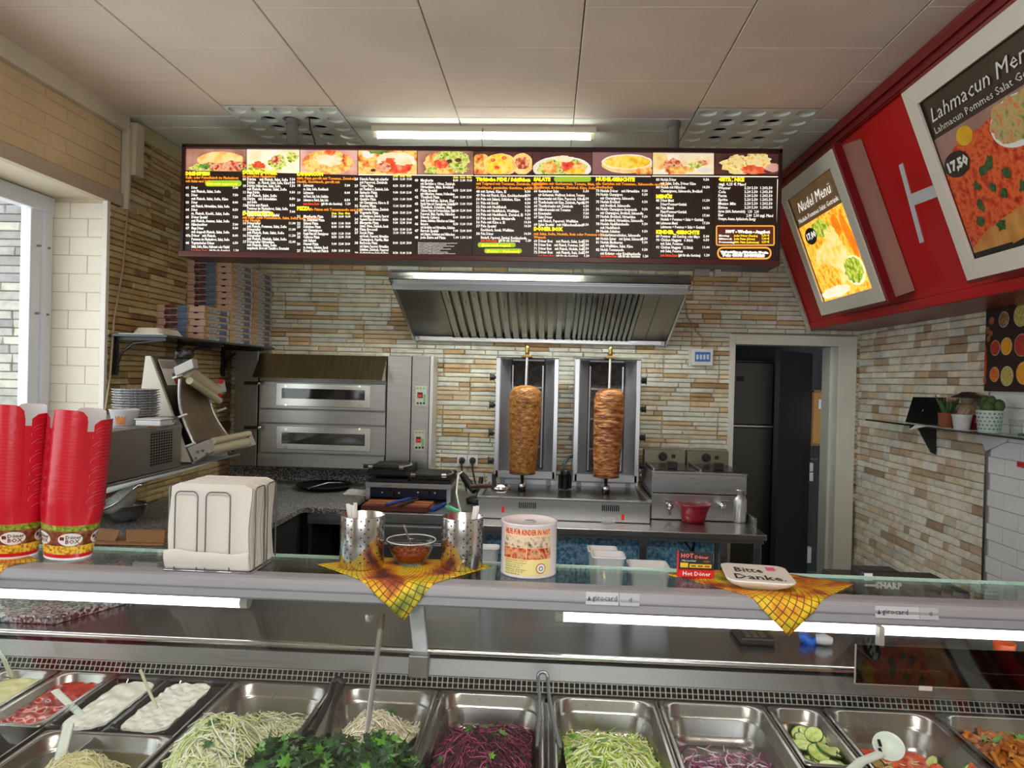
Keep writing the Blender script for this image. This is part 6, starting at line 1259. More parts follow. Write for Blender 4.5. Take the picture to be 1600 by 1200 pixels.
def sauce(label, k, z, mat, amp, seed):
    x0, x1 = PX[k]; y0, y1 = YR[k]; i = .0165; nz = smooth_noise(seed); R0 = .036; mb = MB()
    def fn(u, v):
        x, y = x0+i+(x1-x0-2*i)*u, y0+i+(y1-y0-2*i)*v
        for sx, cx in ((-1, x0+i+R0), (1, x1-i-R0)):
            for sy, cy in ((-1, y0+i+R0), (1, y1-i-R0)):
                dx, dy = (x-cx)*sx, (y-cy)*sy
                if dx > 0 and dy > 0:
                    d = math.hypot(dx, dy)
                    if d > R0: x, y = cx+sx*dx*R0/d, cy+sy*dy*R0/d
        return V(x, y, z+amp*nz(x*1.6, y*1.6)+amp*.6*nz(y*3.3, x*3.1))
    mb.grid(fn, 40, 70); o = mb.build('sauce', mat); tag(o, label, 'sauce', kind='stuff')
sauce('pale cream sauce filling the first steel pan', 'A', .816, M('cream_sauce', srgb(212, 206, 150), .3, var=.06, vs=20, coat=.3), .0042, 1); sauce('glossy red pepper sauce with chunks', 'B', .813, M('red_sauce', srgb(168, 30, 14), .2, cols=[(.3, srgb(110, 14, 8)), (.55, srgb(184, 34, 16)), (.75, srgb(206, 62, 30))], vs=36, coat=.5), .0052, 2)
sauce('smooth white yoghurt sauce in the clear pan', 'C', .820, M('yoghurt_sauce', srgb(226, 226, 214), .3, var=.04, vs=30, coat=.3), .0034, 3); sauce('thick white herb sauce with flecks', 'D', .822, M('herb_sauce', srgb(224, 224, 214), .35, cols=[(.28, srgb(120, 130, 90)), (.36, srgb(220, 220, 208)), (.7, srgb(236, 236, 228))], vs=120, coat=.3), .0050, 4)
class Heap:
    def __init__(s, x0, x1, y0, y1, base, bumps): s.b = (x0, x1, y0, y1); s.base = base; s.g = bumps
    def z(s, x, y): return s.base+sum(h*math.exp(-((x-cx)/sx)**2-((y-cy)/sy)**2) for cx, cy, sx, sy, h in s.g)
    def pick(s, lim=.006):
        while True:
            x, y = random.uniform(*s.b[:2]), random.uniform(*s.b[2:])
            if s.z(x, y)-s.base > lim*random.random()**2 * 2: return x, y
def shreds(mb, hp, n, L, r, nm, curl=.5, lim=.006, lift=.008):
    for _ in range(n):
        x, y = hp.pick(lim); a = random.uniform(0, 2*PI); l = L*random.uniform(.5, 1.3); c = random.uniform(-curl, curl)*60; pts = []; m = random.randrange(nm); ph = random.uniform(-.6, .9)
        for k in range(4):
            pts.append(V(x, y, hp.z(x, y)+random.uniform(0, lift)+ph*l*.12*k)); x = min(max(x+math.cos(a)*l/3, hp.b[0]), hp.b[1]); y = min(max(y+math.sin(a)*l/3, hp.b[2]), hp.b[3]); a += c*l/3
        mb.tube(pts, [r*.6, r, r, r*.5], 3, m, caps=False)
def core(mb, hp, m=0, nu=18, nv=18):
    x0, x1, y0, y1 = hp.b; mb.grid(lambda u, v: V(x0+(x1-x0)*u, y0+(y1-y0)*v, hp.z(x0+(x1-x0)*u, y0+(y1-y0)*v)-.002), nu, nv, m)
def sm(n, c, r=.5, v=.1): return M(n, srgb(*c), r, var=v, vs=60)
CAB = [sm('cabbage_pale', (228, 232, 196)), sm('cabbage_white', (242, 244, 228)), sm('cabbage_green', (216, 226, 160))]; RAD = [sm('radish_white', (242, 238, 222)), sm('radish_cream', (228, 218, 184))]
REDC = [sm('redcab_dark', (70, 16, 44)), sm('redcab_mid', (122, 30, 74)), sm('redcab_pink', (176, 70, 112)), sm('redcab_deep', (46, 10, 30))]; LET = [sm('lettuce_pale', (222, 232, 156)), sm('lettuce_light', (236, 240, 200)), sm('lettuce_green', (168, 200, 84))]
ONI = [sm('onion_purple', (150, 60, 120)), sm('onion_white', (230, 216, 226)), sm('onion_mid', (190, 120, 164))]; PAR = [sm('parsley_dark', (18, 58, 22), .4, .3), sm('parsley_mid', (36, 92, 28), .4, .3), sm('parsley_bright', (90, 150, 50), .4, .3)]
def leaf(mb, p, s, m):
    R = Matrix.Rotation(random.uniform(0, 6.3), 3, 'Z') @ Matrix.Rotation(random.uniform(-.9, .9), 3, 'X') @ Matrix.Rotation(random.uniform(-.6, .6), 3, 'Y')
    pts = [(0, -.5), (.16, -.12), (.52, -.2), (.40, .1), (.58, .34), (.24, .30), (.16, .62), (0, .46), (-.16, .62), (-.24, .30), (-.58, .34), (-.40, .1), (-.52, -.2), (-.16, -.12)]
    vs = [p + R @ V(x*s, y*s, .10*s*math.sin(3*x+2*y)) for x, y in pts]+[p + R @ V(0, .06*s, .08*s)]; n = len(pts)
    mb.add(vs, [(i, (i+1) % n, n) for i in range(n)], m)
def food(nm, label, cat, mats, fn):
    mb = MB(); fn(mb); o = mb.build(nm, mats); tag(o, label, cat, kind='stuff'); return o
BZp = PZ-.078
def inside(k, i=.028): x0, x1 = PX[k]; y0, y1 = YR.get(k, (1.25, 1.775)); return x0+i, x1-i, y0+.010, y1-i
hE = Heap(*inside('E'), BZp, [(-.67, 1.44, .12, .15, .135), (-.60, 1.62, .08, .06, .03)]); hF = Heap(*inside('F'), BZp, [(-.36, 1.55, .095, .10, .11), (-.38, 1.40, .12, .10, .09)])
hG = Heap(*inside('G'), BZp, [(-.12, 1.47, .115, .13, .12), (-.08, 1.64, .09, .06, .03)]); hH = Heap(*inside('H'), BZp, [(.15, 1.45, .125, .13, .125), (.16, 1.62, .11, .06, .03)])
hI = Heap(*inside('I'), BZp, [(.42, 1.38, .13, .10, .09), (.42, 1.54, .1, .06, .012)])
def fE(mb): core(mb, hE); shreds(mb, hE, 900, .055, .0021, 3, .6)
def fF(mb): core(mb, hF); shreds(mb, hF, 1000, .03, .0020, 2, .3)
def fG(mb): core(mb, hG); shreds(mb, hG, 1600, .035, .0016, 4, .5)
def fH(mb): core(mb, hH); shreds(mb, hH, 1200, .04, .0022, 3, .6)
def fI(mb):
    core(mb, Heap(*hI.b, hI.base-.006, hI.g), 0); shreds(mb, hI, 1000, .045, .0019, 3, .9)
def few(mb, hp, n, m, s=.02):
    for _ in range(n): x, y = hp.pick(.02); leaf(mb, V(x, y, hp.z(x, y)+.009), s*random.uniform(.7, 1.4), m)
food('shredded_cabbage', 'heap of shredded pale white cabbage', 'salad', CAB+PAR, lambda mb: (fE(mb), few(mb, hE, 14, 4), few(mb, hE, 6, 5)))
food('grated_radish', 'heap of grated white radish', 'salad', RAD+PAR, lambda mb: (fF(mb), few(mb, hF, 5, 3)))
food('red_cabbage', 'heap of shredded purple red cabbage', 'salad', REDC+PAR, lambda mb: (fG(mb), few(mb, hG, 16, 5), few(mb, hG, 5, 6)))
food('iceberg_lettuce', 'heap of shredded light green iceberg lettuce', 'salad', LET+PAR, lambda mb: (fH(mb), few(mb, hH, 9, 4), few(mb, hH, 6, 5)))
food('red_onions', 'loose heap of thinly sliced red onions', 'salad', ONI+PAR, lambda mb: (fI(mb), few(mb, hI, 5, 4)))
def fP(mb):
    cl = [(-.50, 1.42, .09, .07, .03), (-.40, 1.38, .10, .09, .045), (-.33, 1.44, .07, .06, .035), (-.44, 1.33, .13, .08, .05), (-.30, 1.36, .08, .07, .04)]
    for _ in range(900):
        cx, cy, rx, ry, h = random.choice(cl); a = random.uniform(0, 2*PI); r = math.sqrt(random.random()); z = PZ+.004+h*(1-r*r)*random.uniform(.4, 1.25)
        leaf(mb, V(cx+rx*r*math.cos(a), cy+ry*r*math.sin(a), z), random.uniform(.020, .036), random.choices((0, 1, 2), (6, 4, 1))[0])
    for _ in range(50):
        cx, cy, rx, ry, h = random.choice(cl); p = V(cx+random.uniform(-rx, rx)*.8, cy+random.uniform(-ry, ry)*.8, PZ+.01); mb.tube([p, p+V(random.uniform(-.03, .03), random.uniform(-.03, .03), .035)], .0012, 3, 1)
    for cx, cy, rx, ry, h in cl: mb.sphere((cx, cy, PZ-.012), (rx*.8, ry*.8, h*.7), 14, 6, 0)
food('parsley_bunch', 'dark green fresh parsley heaped between the cabbage and radish', 'parsley', PAR, fP)
hM = Heap(-1.03, -.80, 1.21, 1.46, PZ-.09, [(-.92, 1.36, .10, .10, .105)])
food('grated_cheese', 'heap of pale grated cheese in the front pan', 'cheese', [sm('cheese_pale', (226, 220, 170)), sm('cheese_light', (240, 236, 200))], lambda mb: (core(mb, hM), shreds(mb, hM, 700, .022, .0013, 2, .3)))
# cucumber slices
cm = MB(); cm.lathe([(0, .0022), (.012, .0024), (.0205, .0024)], n=20, m=0); cm.lathe([(.0205, .0024), (.0225, .0018), (.0225, -.0018), (.0205, -.0024)], n=20, m=1); cm.lathe([(.0205, -.0024), (0, -.0022)], n=20, m=0)
CUCM = [M('cucumber_flesh', srgb(196, 214, 120), .3, cols=[(.3, srgb(160, 190, 80)), (.6, srgb(214, 228, 150))], vs=90, coat=.4), M('cucumber_skin', srgb(48, 96, 30), .35)]
cme = cm.mesh('cucumber_slice', CUCM); MB
for k in range(38):
    u, v = random.random(), random.random(); x = .59+.062*u; y = 1.53+.165*v
    o = bpy.data.objects.new('cucumber_slice', cme); COL.objects.link(o); o.location = (x, y, BZp+.020+.0012*k+.006*random.random()); o.rotation_euler = (random.uniform(-.35, .6), random.uniform(-.4, .4), 0); s = random.uniform(.85, 1.1); o.scale = (s*1.05, s, s)
    tag(o, 'green rimmed cucumber slice in the narrow steel pan', 'cucumber slice', 'cucumber slices')
# tomato and cucumber salad
TOM = M('tomato_flesh', srgb(196, 66, 36), .25, cols=[(.35, srgb(176, 40, 24)), (.6, srgb(226, 110, 70))], vs=50, coat=.4)
tw = MB(); ang = [k*.28 for k in range(6)]; P2 = [(.024*math.cos(t), .024*math.sin(t)) for t in ang]; tw.prism([V(0, 0, -.007)]+[V(x, y, -.007) for x, y in P2], (0, 0, .014)); tme = tw.mesh('tomato_wedge', TOM)
hK = Heap(.72, .93, 1.29, 1.75, BZp, [(.86, 1.44, .10, .11, .10)])
for k in range(60):
    x, y = hK.pick(.015); tomato = k % 3 != 0
    o = bpy.data.objects.new('tomato_wedge' if tomato else 'cucumber_piece', tme if tomato else cme); COL.objects.link(o); o.location = (x, y, hK.z(x, y)+random.uniform(0, .012)); o.rotation_euler = [random.uniform(-1.2, 1.2) for _ in range(3)]
    if tomato: tag(o, 'red tomato wedge in the mixed salad', 'tomato', 'tomato wedges in the salad')
    else: tag(o, 'cucumber slice mixed among the tomato wedges', 'cucumber slice', 'cucumber among tomatoes')
food('salad_bed', 'chopped bed of tomato and onion under the mixed salad', 'salad', [TOM]+LET, lambda mb: (core(mb, hK, 0), shreds(mb, hK, 160, .03, .002, 4, .5)))
# penne
pm = MB(); pr_ = []; pm.lathe([(.0048, -.022), (.0055, -.022), (.0058, 0), (.0055, .022), (.0042, .022), (.004, -.02)], n=9); pen = [M('penne_%d' % i, srgb(*c), .35, var=.2, vs=60, coat=.25) for i, c in enumerate(((186, 110, 30), (204, 136, 50), (164, 86, 22)))]
pme = [pm.mesh('penne', p) for p in pen]; hL = Heap(.985, 1.19, 1.36, 1.75, BZp+.025, [(1.08, 1.56, .13, .16, .055)])
for k in range(280):
    x, y = hL.pick(.0); o = bpy.data.objects.new('penne', random.choice(pme)); COL.objects.link(o); o.location = (x, y, hL.z(x, y)+random.uniform(-.006, .008)); o.rotation_euler = (PI/2+random.uniform(-.4, .4), random.uniform(-.4, .4), random.uniform(-.9, .5)); tag(o, 'brown sauced penne tube in the pasta salad pan', 'pasta', 'penne in the pasta salad')
food('pasta_dressing', 'brown dressing with herbs under the penne', 'sauce', [M('pasta_sauce', srgb(120, 66, 20), .35, var=.3, vs=40)]+PAR, lambda mb: (core(mb, hL, 0), [leaf(mb, V(*(lambda q: (q[0], q[1], hL.z(*q)+.014))(hL.pick(0))), random.uniform(.02, .035), 3) for _ in range(14)]))
# ---- utensils
SPW = M('cream_white_plastic', srgb(214, 224, 216), .35)
def spoon(nm, label, pts, r, head, mat, cat='spoon', flat=.35, hs=(.02, .026, .008)):
    t = thing(nm, label, cat, pts[-1]); mb = MB(); d = pts[-1]-pts[0]
    path = []; 
    for a, b in zip(pts[:-1], pts[1:]):
        for k in range(4): path.append(a.lerp(b, k/4))
    path.append(pts[-1]); u = d.cross(V(0, 0, 1)).normalized(); vs = []; n = 8
    for i, p in enumerate(path):
        tt = (path[min(i+1, len(path)-1)]-path[max(i-1, 0)]).normalized(); w = u.cross(tt)
        for j in range(n): a = 2*PI*j/n; vs.append(p+u*(r*math.cos(a))+w*(r*flat*math.sin(a)))
    mb.add(vs, [(i*n+j, i*n+(j+1) % n, (i+1)*n+(j+1) % n, (i+1)*n+j) for i in range(len(path)-1) for j in range(n)], 0, True); mb.add(vs[:n], [tuple(range(n-1, -1, -1))]); mb.build('handle', mat, t)
    if head: MB().sphere(pts[-1]+d.normalized()*hs[1]*.6, hs, 14, 8, R=Matrix((u, d.normalized(), u.cross(d.normalized()))).transposed()).build('bowl', mat, t)
    return t
Zq = lambda x, y, z: Zp(x, y, z)
spoon('sauce_spoon', 'white sauce spoon standing in the cream sauce', [Zq(-12, 1005, .93), Zq(6, 1030, .89), Zq(20, 1062, .806)], .007, True, SPW, hs=(.022, .028, .008))
spoon('sauce_spoon', 'flat white spoon lying across the red pepper sauce', [Zq(86, 1079, .845), Zq(132, 1122, .815)], .010, True, SPW, hs=(.018, .02, .005)); spoon('sauce_spoon', 'thin cream spoon standing in the herb sauce', [Zq(219, 1046, .905), Zq(232, 1078, .86), Zq(250, 1116, .812)], .0035, True, M('cream_thin_plastic', srgb(206, 204, 176), .4), flat=1, hs=(.014, .022, .006))
spoon('cheese_scoop', 'white scoop standing in the grated cheese', [Zq(108, 1130, .88), Zq(98, 1168, .845), Zq(86, 1212, .80)], .011, True, SPW, hs=(.025, .03, .01))
t = spoon('salad_server', 'white slotted salad server lying in the tomato pan', [Zq(1318, 1215, .86), Zq(1345, 1190, .862), Zq(1376, 1178, .866)], .011, False, SPW, 'server', .5)
c = Zq(1388, 1168, .868); R = Matrix.Rotation(math.radians(38), 3, 'X') @ Matrix.Rotation(math.radians(-12), 3, 'Y'); hd = MB().lathe([(0, -.008), (.016, -.007), (.026, 0), (.031, .007), (.0295, .0075), (.023, .0015), (.014, -.005), (0, -.006)], c, 24, R=R).build('ladle_head', SPW, t)
for dx, dy in ((-.008, .010), (-.012, -.008)): MB().obox(c+R @ V(dx-.006, dy, .0005), (.006, .014, .003), R).build('slot', DARK, hd)
def tongs(label, top, e1, e2, mat, r, z0=.87, z1=.80, wid=1.0):
    t = thing('serving_tongs', label, 'tongs', Zq(*e1, z1)); a = Zq(*top, z0)
    b1, b2 = Zq(*e1, z1), Zq(*e2, z1); s = (b2-b1).normalized(); w = .012*wid
    for q, sg in ((b1, -1), (b2, 1)): MB().tube([a+s*sg*w+V(0, -.004, 0), a.lerp(q, .3)+s*sg*w*.3, a.lerp(q, .7), q], r, 8).build('arm', mat, t)
    MB().tube([a+s*w*math.cos(PI*k/8)+V(0, .55*w*math.sin(PI*k/8), .8*w*math.sin(PI*k/8)) for k in range(9)], r*1.05, 8).build('spring_bend', mat, t)
tongs('grey tongs standing between red cabbage and lettuce', (848, 1058), (839, 1168), (876, 1170), M('grey_tong_steel', (.24, .26, .30), .35, .6), .0042, .905, .825)
tongs('black tongs lying over the edge of the cabbage pan', (528, 1070), (488, 1145), (512, 1150), M('black_tong', (.02, .02, .022), .25, .3), .008, .875, .84)
# ================================================================== THINGS ON THE WORK SURFACE BEHIND THE RAIL
p = Zp(85, 976, .909); gs_ = tag(MB().prism([(-2.1, p.y, .909), (p.x, p.y, .909), (p.x+.10, p.y+.22, .909), (-2.1, p.y+.22, .909)], (0, 0, .022)).build('granite_slab', GR, None, .003), 'loose granite slab lying on the steel work surface', 'slab')
reg = thing('cash_register', 'black cash register standing behind the glass counter top', 'cash register', Yp(1380, 930, 2.25)); a, b = Yp(1344, 910, 2.22), Yp(1412, 910, 2.22); zt = Yp(1375, 893, 2.22).z
MB().box(a.x, b.x, 2.22, 2.30, .909, zt).build('display_head', M('register_plastic', (.02, .02, .022), .35), reg, .012); MB().box(a.x-.02, b.x+.22, 2.25, 2.48, .909, 1.0).build('register_body', M('register_plastic', (0, 0, 0)), reg, .01)
mb = MB(); q = Yp(1369, 915, 2.217); text_on(mb, 'SHARP', (q.x, 2.2185, q.z-.008), (1, 0, 0), (0, 0, 1), .026, bold=.001); q2 = Yp(1352, 914, 2.217); mb.box(q2.x, q2.x+.036, 2.2175, 2.2195, q2.z-.004, q2.z+.002); mb.build('maker_lettering', M('pale_lettering', (.75, .75, .75), .4), reg)
q = Yp(1357, 901, 2.217); MB().box(q.x-.012, q.x+.012, 2.217, 2.2195, q.z-.012, q.z+.010).build('white_label', WHITEP, reg)
a, b = Yp(1338, 1040, 1.74), Yp(1700, 1050, 1.74); zt, zb = Yp(1450, 1013, 1.74).z, Yp(1400, 1072, 1.74).z
sp_ = thing('tinted_screen', 'dark tinted acrylic screen hanging in the counter before the register', 'screen', (1.1, 1.74, zb)); MB().box(a.x, b.x, 1.744, 1.748, zb, zt).build('acrylic_sheet', glass_mat('smoked_acrylic', (.13, .115, .10)), sp_)
mb = MB(); mb.box(a.x-.001, a.x+.001, 1.7435, 1.7485, zb, zt); mb.box(a.x, b.x, 1.7435, 1.7485, zb-.001, zb+.001); mb.build('sheet_edge', M('sheet_edge', (.4, .38, .34), .3), sp_); q = Yp(1447, 1077, 1.74); MB().box(q.x-.015, q.x+.015, 1.741, 1.7445, q.z-.004, q.z+.006).build('price_clip', WHITEP, sp_)
for x in (a.x+.06, b.x-.05): MB().box(x-.006, x+.006, 1.744, 1.765, zt-.004, 1.046).build('hanger', M('sheet_edge', (0, 0, 0)), sp_)
q = Zp(1552, 1030, .909); oc = thing('orange_cup', 'orange plastic cup on the work surface beside the tinted screen', 'cup', q); MB().lathe([(0, .001), (.018, .001), (.026, .06), (.0245, .06), (.016, .005), (0, .005)], (q.x, 1.90, .909), 20).build('cup_body', M('orange_plastic', srgb(206, 84, 20), .4), oc)
q = Zp(1268, 1005, .909); t = thing('spray_bottle', 'small blue and clear bottle lying on the work surface', 'bottle', q); MB().tube([q+V(-.03, .01, .014), q+V(-.02, .005, .016), q, q+V(.012, -.003, .014)], [.010, .016, .016, .010], 12).build('blue_cap', M('bright_blue', srgb(30, 100, 210), .35), t); MB().tube([q+V(.01, -.004, .014), q+V(.03, -.01, .016), q+V(.05, -.014, .013)], [.013, .016, .010], 12).build('clear_body', M('frosted_clear', (.6, .62, .64), .2), t)
q = Zp(1180, 1005, .909); t = thing('card_terminal', 'black card terminal lying on the work surface under the cloth tip', 'card terminal', q); MB().box(q.x-.045, q.x+.05, q.y-.02, q.y+.10, .909, .93).build('terminal_body', BLACK, t, .006); MB().box(q.x-.03, q.x+.03, q.y+.04, q.y+.09, .9302, .9312).build('terminal_display', M('dark_lcd', (.05, .06, .06), .1), t); kb = MB()
for i in range(3):
    for j in range(3): MB().box(q.x-.028+i*.02, q.x-.014+i*.02, q.y-.012+j*.015, q.y-.002+j*.015, .9302, .9325).build('key', STEELD, t)
def tubb(label, px0, px1, pyt, Yc_, h, cat='container', nm='plastic_container', dz=0):
    a, b = Yp(px0, pyt, Yc_), Yp(px1, pyt, Yc_); zt = a.z; w = b.x-a.x; t = thing(nm, label, cat, ((a.x+b.x)/2, Yc_+w/2, .909)); WP = M('translucent_white_plastic', (.74, .76, .78), .3)
    rings = []; cx = (a.x+b.x)/2; cy = Yc_+w*.45; z0 = .909
    for ins, z in ((.018, z0), (.010, z0+.02), (.0, zt-.006), (-.004, zt-.004), (-.004, zt), (.003, zt), (.012, z0+.02), (.02, z0+.006)): rings.append([(x, y, z) for x, y in rrect(cx, cy, w-2*ins, w*.9-2*ins, .015)])
    n = len(rings[0]); mb = MB(); mb.add(sum(rings, []), [(i*n+j, i*n+(j+1) % n, (i+1)*n+(j+1) % n, (i+1)*n+j) for i in range(len(rings)-1) for j in range(n)], 0, True); mb.add(rings[0], [tuple(range(n-1, -1, -1))]); mb.add(rings[-1], [tuple(range(n))]); mb.build('container_body', WP, t)
tubb('tall translucent white container behind the counter glass', 927, 977, 870, 2.24, .15); tubb('second tall white container standing behind the first', 921, 965, 861, 2.36, .15); tubb('low white container beside the tall containers', 986, 1048, 888, 2.24, .1); tubb('white container with rice behind the cutlery holder', 748, 778, 856, 2.26, .1)
# ================================================================== THINGS ON THE GLASS TOP
# ---- yellow reptile-pattern cloths
def cloth_mat():
    m, N, L, P = nt('reptile_print_cloth'); tc = N.new('ShaderNodeTexCoord')
    n = N.new('ShaderNodeTexNoise'); n.inputs['Scale'].default_value = 9; n.inputs['Detail'].default_value = 4; L.new(tc.outputs['Object'], n.inputs['Vector'])
    r = ramp(N, [(.34, srgb(96, 30, 28)), (.42, srgb(176, 84, 26)), (.48, srgb(222, 150, 28)), (.55, srgb(234, 196, 36)), (.61, srgb(190, 180, 40)), (.67, srgb(120, 136, 44)), (.74, srgb(76, 82, 60))]); L.new(n.outputs['Fac'], r.inputs[0])
    w = []
    d = N.new('ShaderNodeTexNoise'); d.inputs['Scale'].default_value = 5; L.new(tc.outputs['Object'], d.inputs['Vector'])
    sx = N.new('ShaderNodeSeparateXYZ'); L.new(tc.outputs['UV'], sx.inputs[0])
    def math_(op, a, b=None):
        k = N.new('ShaderNodeMath'); k.operation = op
        for i, q in enumerate((a, b)):
            if q is None: continue
            if isinstance(q, (int, float)): k.inputs[i].default_value = q
            else: L.new(q, k.inputs[i])
        return k.outputs[0]
    # net drawn in polar coordinates around one corner region of the cloth
    dx = math_('SUBTRACT', sx.outputs[0], .34); dy = math_('SUBTRACT', sx.outputs[1], .52)
    rad = math_('SQRT', math_('ADD', math_('MULTIPLY', dx, dx), math_('MULTIPLY', dy, dy))); ang = math_('ARCTAN2', dy, dx)
    lr = math_('LOGARITHM', math_('ADD', rad, .03), 2.718)
    a1 = math_('ADD', math_('MULTIPLY', lr, 21), math_('MULTIPLY', ang, 20.0)); a2 = math_('SUBTRACT', math_('MULTIPLY', lr, 21), math_('MULTIPLY', ang, 20.0))
    l1 = math_('ABSOLUTE', math_('SINE', math_('MULTIPLY', a1, 1.5))); l2 = math_('ABSOLUTE', math_('SINE', math_('MULTIPLY', a2, 1.5)))
    mn = math_('MINIMUM', l1, l2); ln = math_('LESS_THAN', mn, .24)
    mx = N.new('ShaderNodeMix'); mx.data_type = 'RGBA'; L.new(math_('MULTIPLY', ln, .85), mx.inputs[0]); L.new(r.outputs[0], mx.inputs[6]); mx.inputs[7].default_value = c4(srgb(60, 34, 20))
    L.new(mx.outputs[2], P.inputs['Base Color']); P.inputs['Roughness'].default_value = .6; return m
CLM = cloth_mat()
def cloth(label, left, right, tip, seed):
    a, b = Zp(*left, CT+.001), Zp(*right, CT+.001); tp = Yp(*tip, 1.757)
    ye = 1.783; N_ = 36; mid = (a+b)/2; hd = (b-a).length/2; ux = (b-a).normalized(); hang_tip = tp
    depth = (mid.y-ye)+(CT-tp.z); rnd = smooth_noise(seed); me_v = []; uv = []
    # square cloth, corners: left, right, tip (hanging in front), back
    for j in range(N_+1):
        for i in range(N_+1):
            s, t = i/N_, j/N_                                   # s: left->tip edge direction, t: left->back
            # affine square: left + s*(tip-left) + t*(back-left), with right = left + both
            w = (s+t)/2; dpt = (s-t)                            # w 0..1 left->right, dpt +1 = tip, -1 = back
            p = a.lerp(b, w); 
            if dpt > 0:
                L_ = dpt*depth; run = p.y-ye
                xs = p.x+(tp.x-mid.x)*dpt*1.0
                if L_ <= run: q = V(xs, p.y-L_, CT+.0012)
                else:
                    k = L_-run
                    if k < .035: ang = k/.035*PI/2; q = V(xs, ye-.0225*math.sin(ang), CT+.0012-.0225*(1-math.cos(ang)))
                    else: q = V(xs, ye-.0228-.002-.003*abs(rnd(xs, k)), CT-.0213-(k-.035))
            else:
                q = V(p.x, p.y-dpt*.12, CT+.0012)
                if q.y > 2.004: q = V(q.x, 2.004+.002*(q.y-2.004), CT+.0012)
            q.z += .0006*max(0, rnd(q.x*1.3, q.y*1.2)) if q.z > CT-.001 else 0
            me_v.append(q); uv.append((s, t))
    mb = MB(); n = N_+1; mb.add(me_v, [(j*n+i, j*n+i+1, (j+1)*n+i+1, (j+1)*n+i) for j in range(N_) for i in range(N_)], 0, True)
    o = mb.build('table_cloth', CLM); me = o.data; l = me.uv_layers.new(name='UVMap')
    for lp in me.loops: l.data[lp.index].uv = uv[lp.vertex_index]
    md = o.modifiers.new('thickness', 'SOLIDIFY'); md.thickness = .0008; md.offset = 1
    return tag(o, label, 'cloth', 'yellow reptile print cloths')
cloth('yellow reptile print cloth under the two cutlery holders', (495, 882), (771, 885), (631, 978), 11); cloth('yellow reptile print cloth under the white plate', (1040, 897), (1334, 913), (1232, 1003), 12); cloth('yellow reptile print cloth under the red cup stacks', (-150, 872), (62, 875), (-40, 985), 13)
# ---- cutlery holders
HSTEEL = M('polished_holder_steel', (.62, .61, .60), .2, 1.0); FORK = M('white_fork_plastic', srgb(226, 224, 220), .35)
def holder(label, x0, x1, ybot, ytop, forks):
    p = Zp((x0+x1)/2, ybot, CT+.002); r = (x1-x0)/2/F*p.y*1.02; c = V(p.x, p.y+r, CT+.002); H_ = .163
    zt = Yp((x0+x1)/2, ytop, c.y).z; H_ = zt-CT-.002; c.z = CT+.0022
    t = thing('cutlery_holder', label, 'cutlery holder', c, group='steel cutlery holders'); MB().lathe([(0, 0), (r-.003, 0), (r, .003), (r, H_-.002), (r-.0006, H_), (r-.0016, H_-.001), (r-.0016, .004), (0, .004)], c, 48).build('cylinder', HSTEEL, t)
    mb = MB()
    for k in range(8):
        for g in range(3):
            a = 2*PI*k/8+(g-1)*.17+.35
            for j in range(6 if g != 1 else 5): z = .022+(j+(.5 if g == 1 else 0))*.022; mb.disc(c+V((r+.0004)*math.cos(a), (r+.0004)*math.sin(a), z), .0022, 8, 0, (math.cos(a), math.sin(a), 0))
    stuff(mb.build('perforations', M('hole_dark', (.01, .01, .01), .8), t))
    for i, (dx, dy, lx, lab) in enumerate(forks):
        f = thing('plastic_fork', lab, 'fork', c+V(dx, dy, .01), group='plastic forks'); b = c+V(dx, dy, H_*.55); e = c+V(dx+lx, dy-.004, H_+.028)
        d = (e-b).normalized(); s = d.cross(V(0, 1, 0)).normalized(); MB().prism([b-s*.003, b+s*.003, e+s*.0055, e-s*.0055], (0, .002, 0)).build('handle', FORK, f, .0008); MB().prism([b-d*.07-s*.008, b-d*.07+s*.008, b+s*.003, b-s*.003], (0, .002, 0)).build('tines', FORK, f)
    return t
holder('steel cutlery holder standing beside the napkin dispenser', 521, 591, 893, 803, [(-.030, .0, -.012, 'first white fork leaning out of the holder beside the napkins'), (-.024, -.015, -.010, 'second white fork leaning out of the holder beside the napkins'), (-.022, .015, -.003, 'third white fork leaning out of the holder beside the napkins'), (-.014, -.02, -.008, 'fourth white fork leaning out of the holder beside the napkins')])
holder('steel cutlery holder standing beside the donation tin', 684, 750, 894, 806, [(.020, .0, .014, 'first white fork leaning out of the holder beside the tin'), (.026, -.01, .012, 'second white fork leaning out of the holder beside the tin'), (.030, .01, .010, 'third white fork leaning out of the holder beside the tin')])
# ---- glass bowl of chili flakes
p = Zp(638, 886, CT+.002); c = V(p.x, p.y+.034, CT+.0025); bwl = thing('glass_bowl', 'clear glass bowl of chili flakes between the cutlery holders', 'bowl', c)
BG = glass_mat('bowl_glass', (.93, .95, .95), .02)
MB().lathe([(0, 0), (.034, 0), (.037, .003), (.052, .026), (.064, .052), (.0685, .064), (.069, .068), (.066, .068), (.061, .052), (.048, .026), (.033, .006), (0, .006)], c, 40).build('bowl_body', BG, bwl); MB().tube([c+V(.067*math.cos(k*PI/20), .067*math.sin(k*PI/20), .067) for k in range(40)], .0016, 6, closed=True).build('rim', M('bright_glass_rim', (.75, .78, .78), .1), bwl)
FLK = [sm('flake_red', (150, 44, 20)), sm('flake_orange', (196, 96, 46)), sm('flake_dark', (84, 22, 14)), sm('flake_seed', (206, 150, 90))]
mb = MB(); mb.lathe([(0, .0075), (.032, .0075), (.046, .026), (.0535, .038), (0, .043)], c, 28, 0)
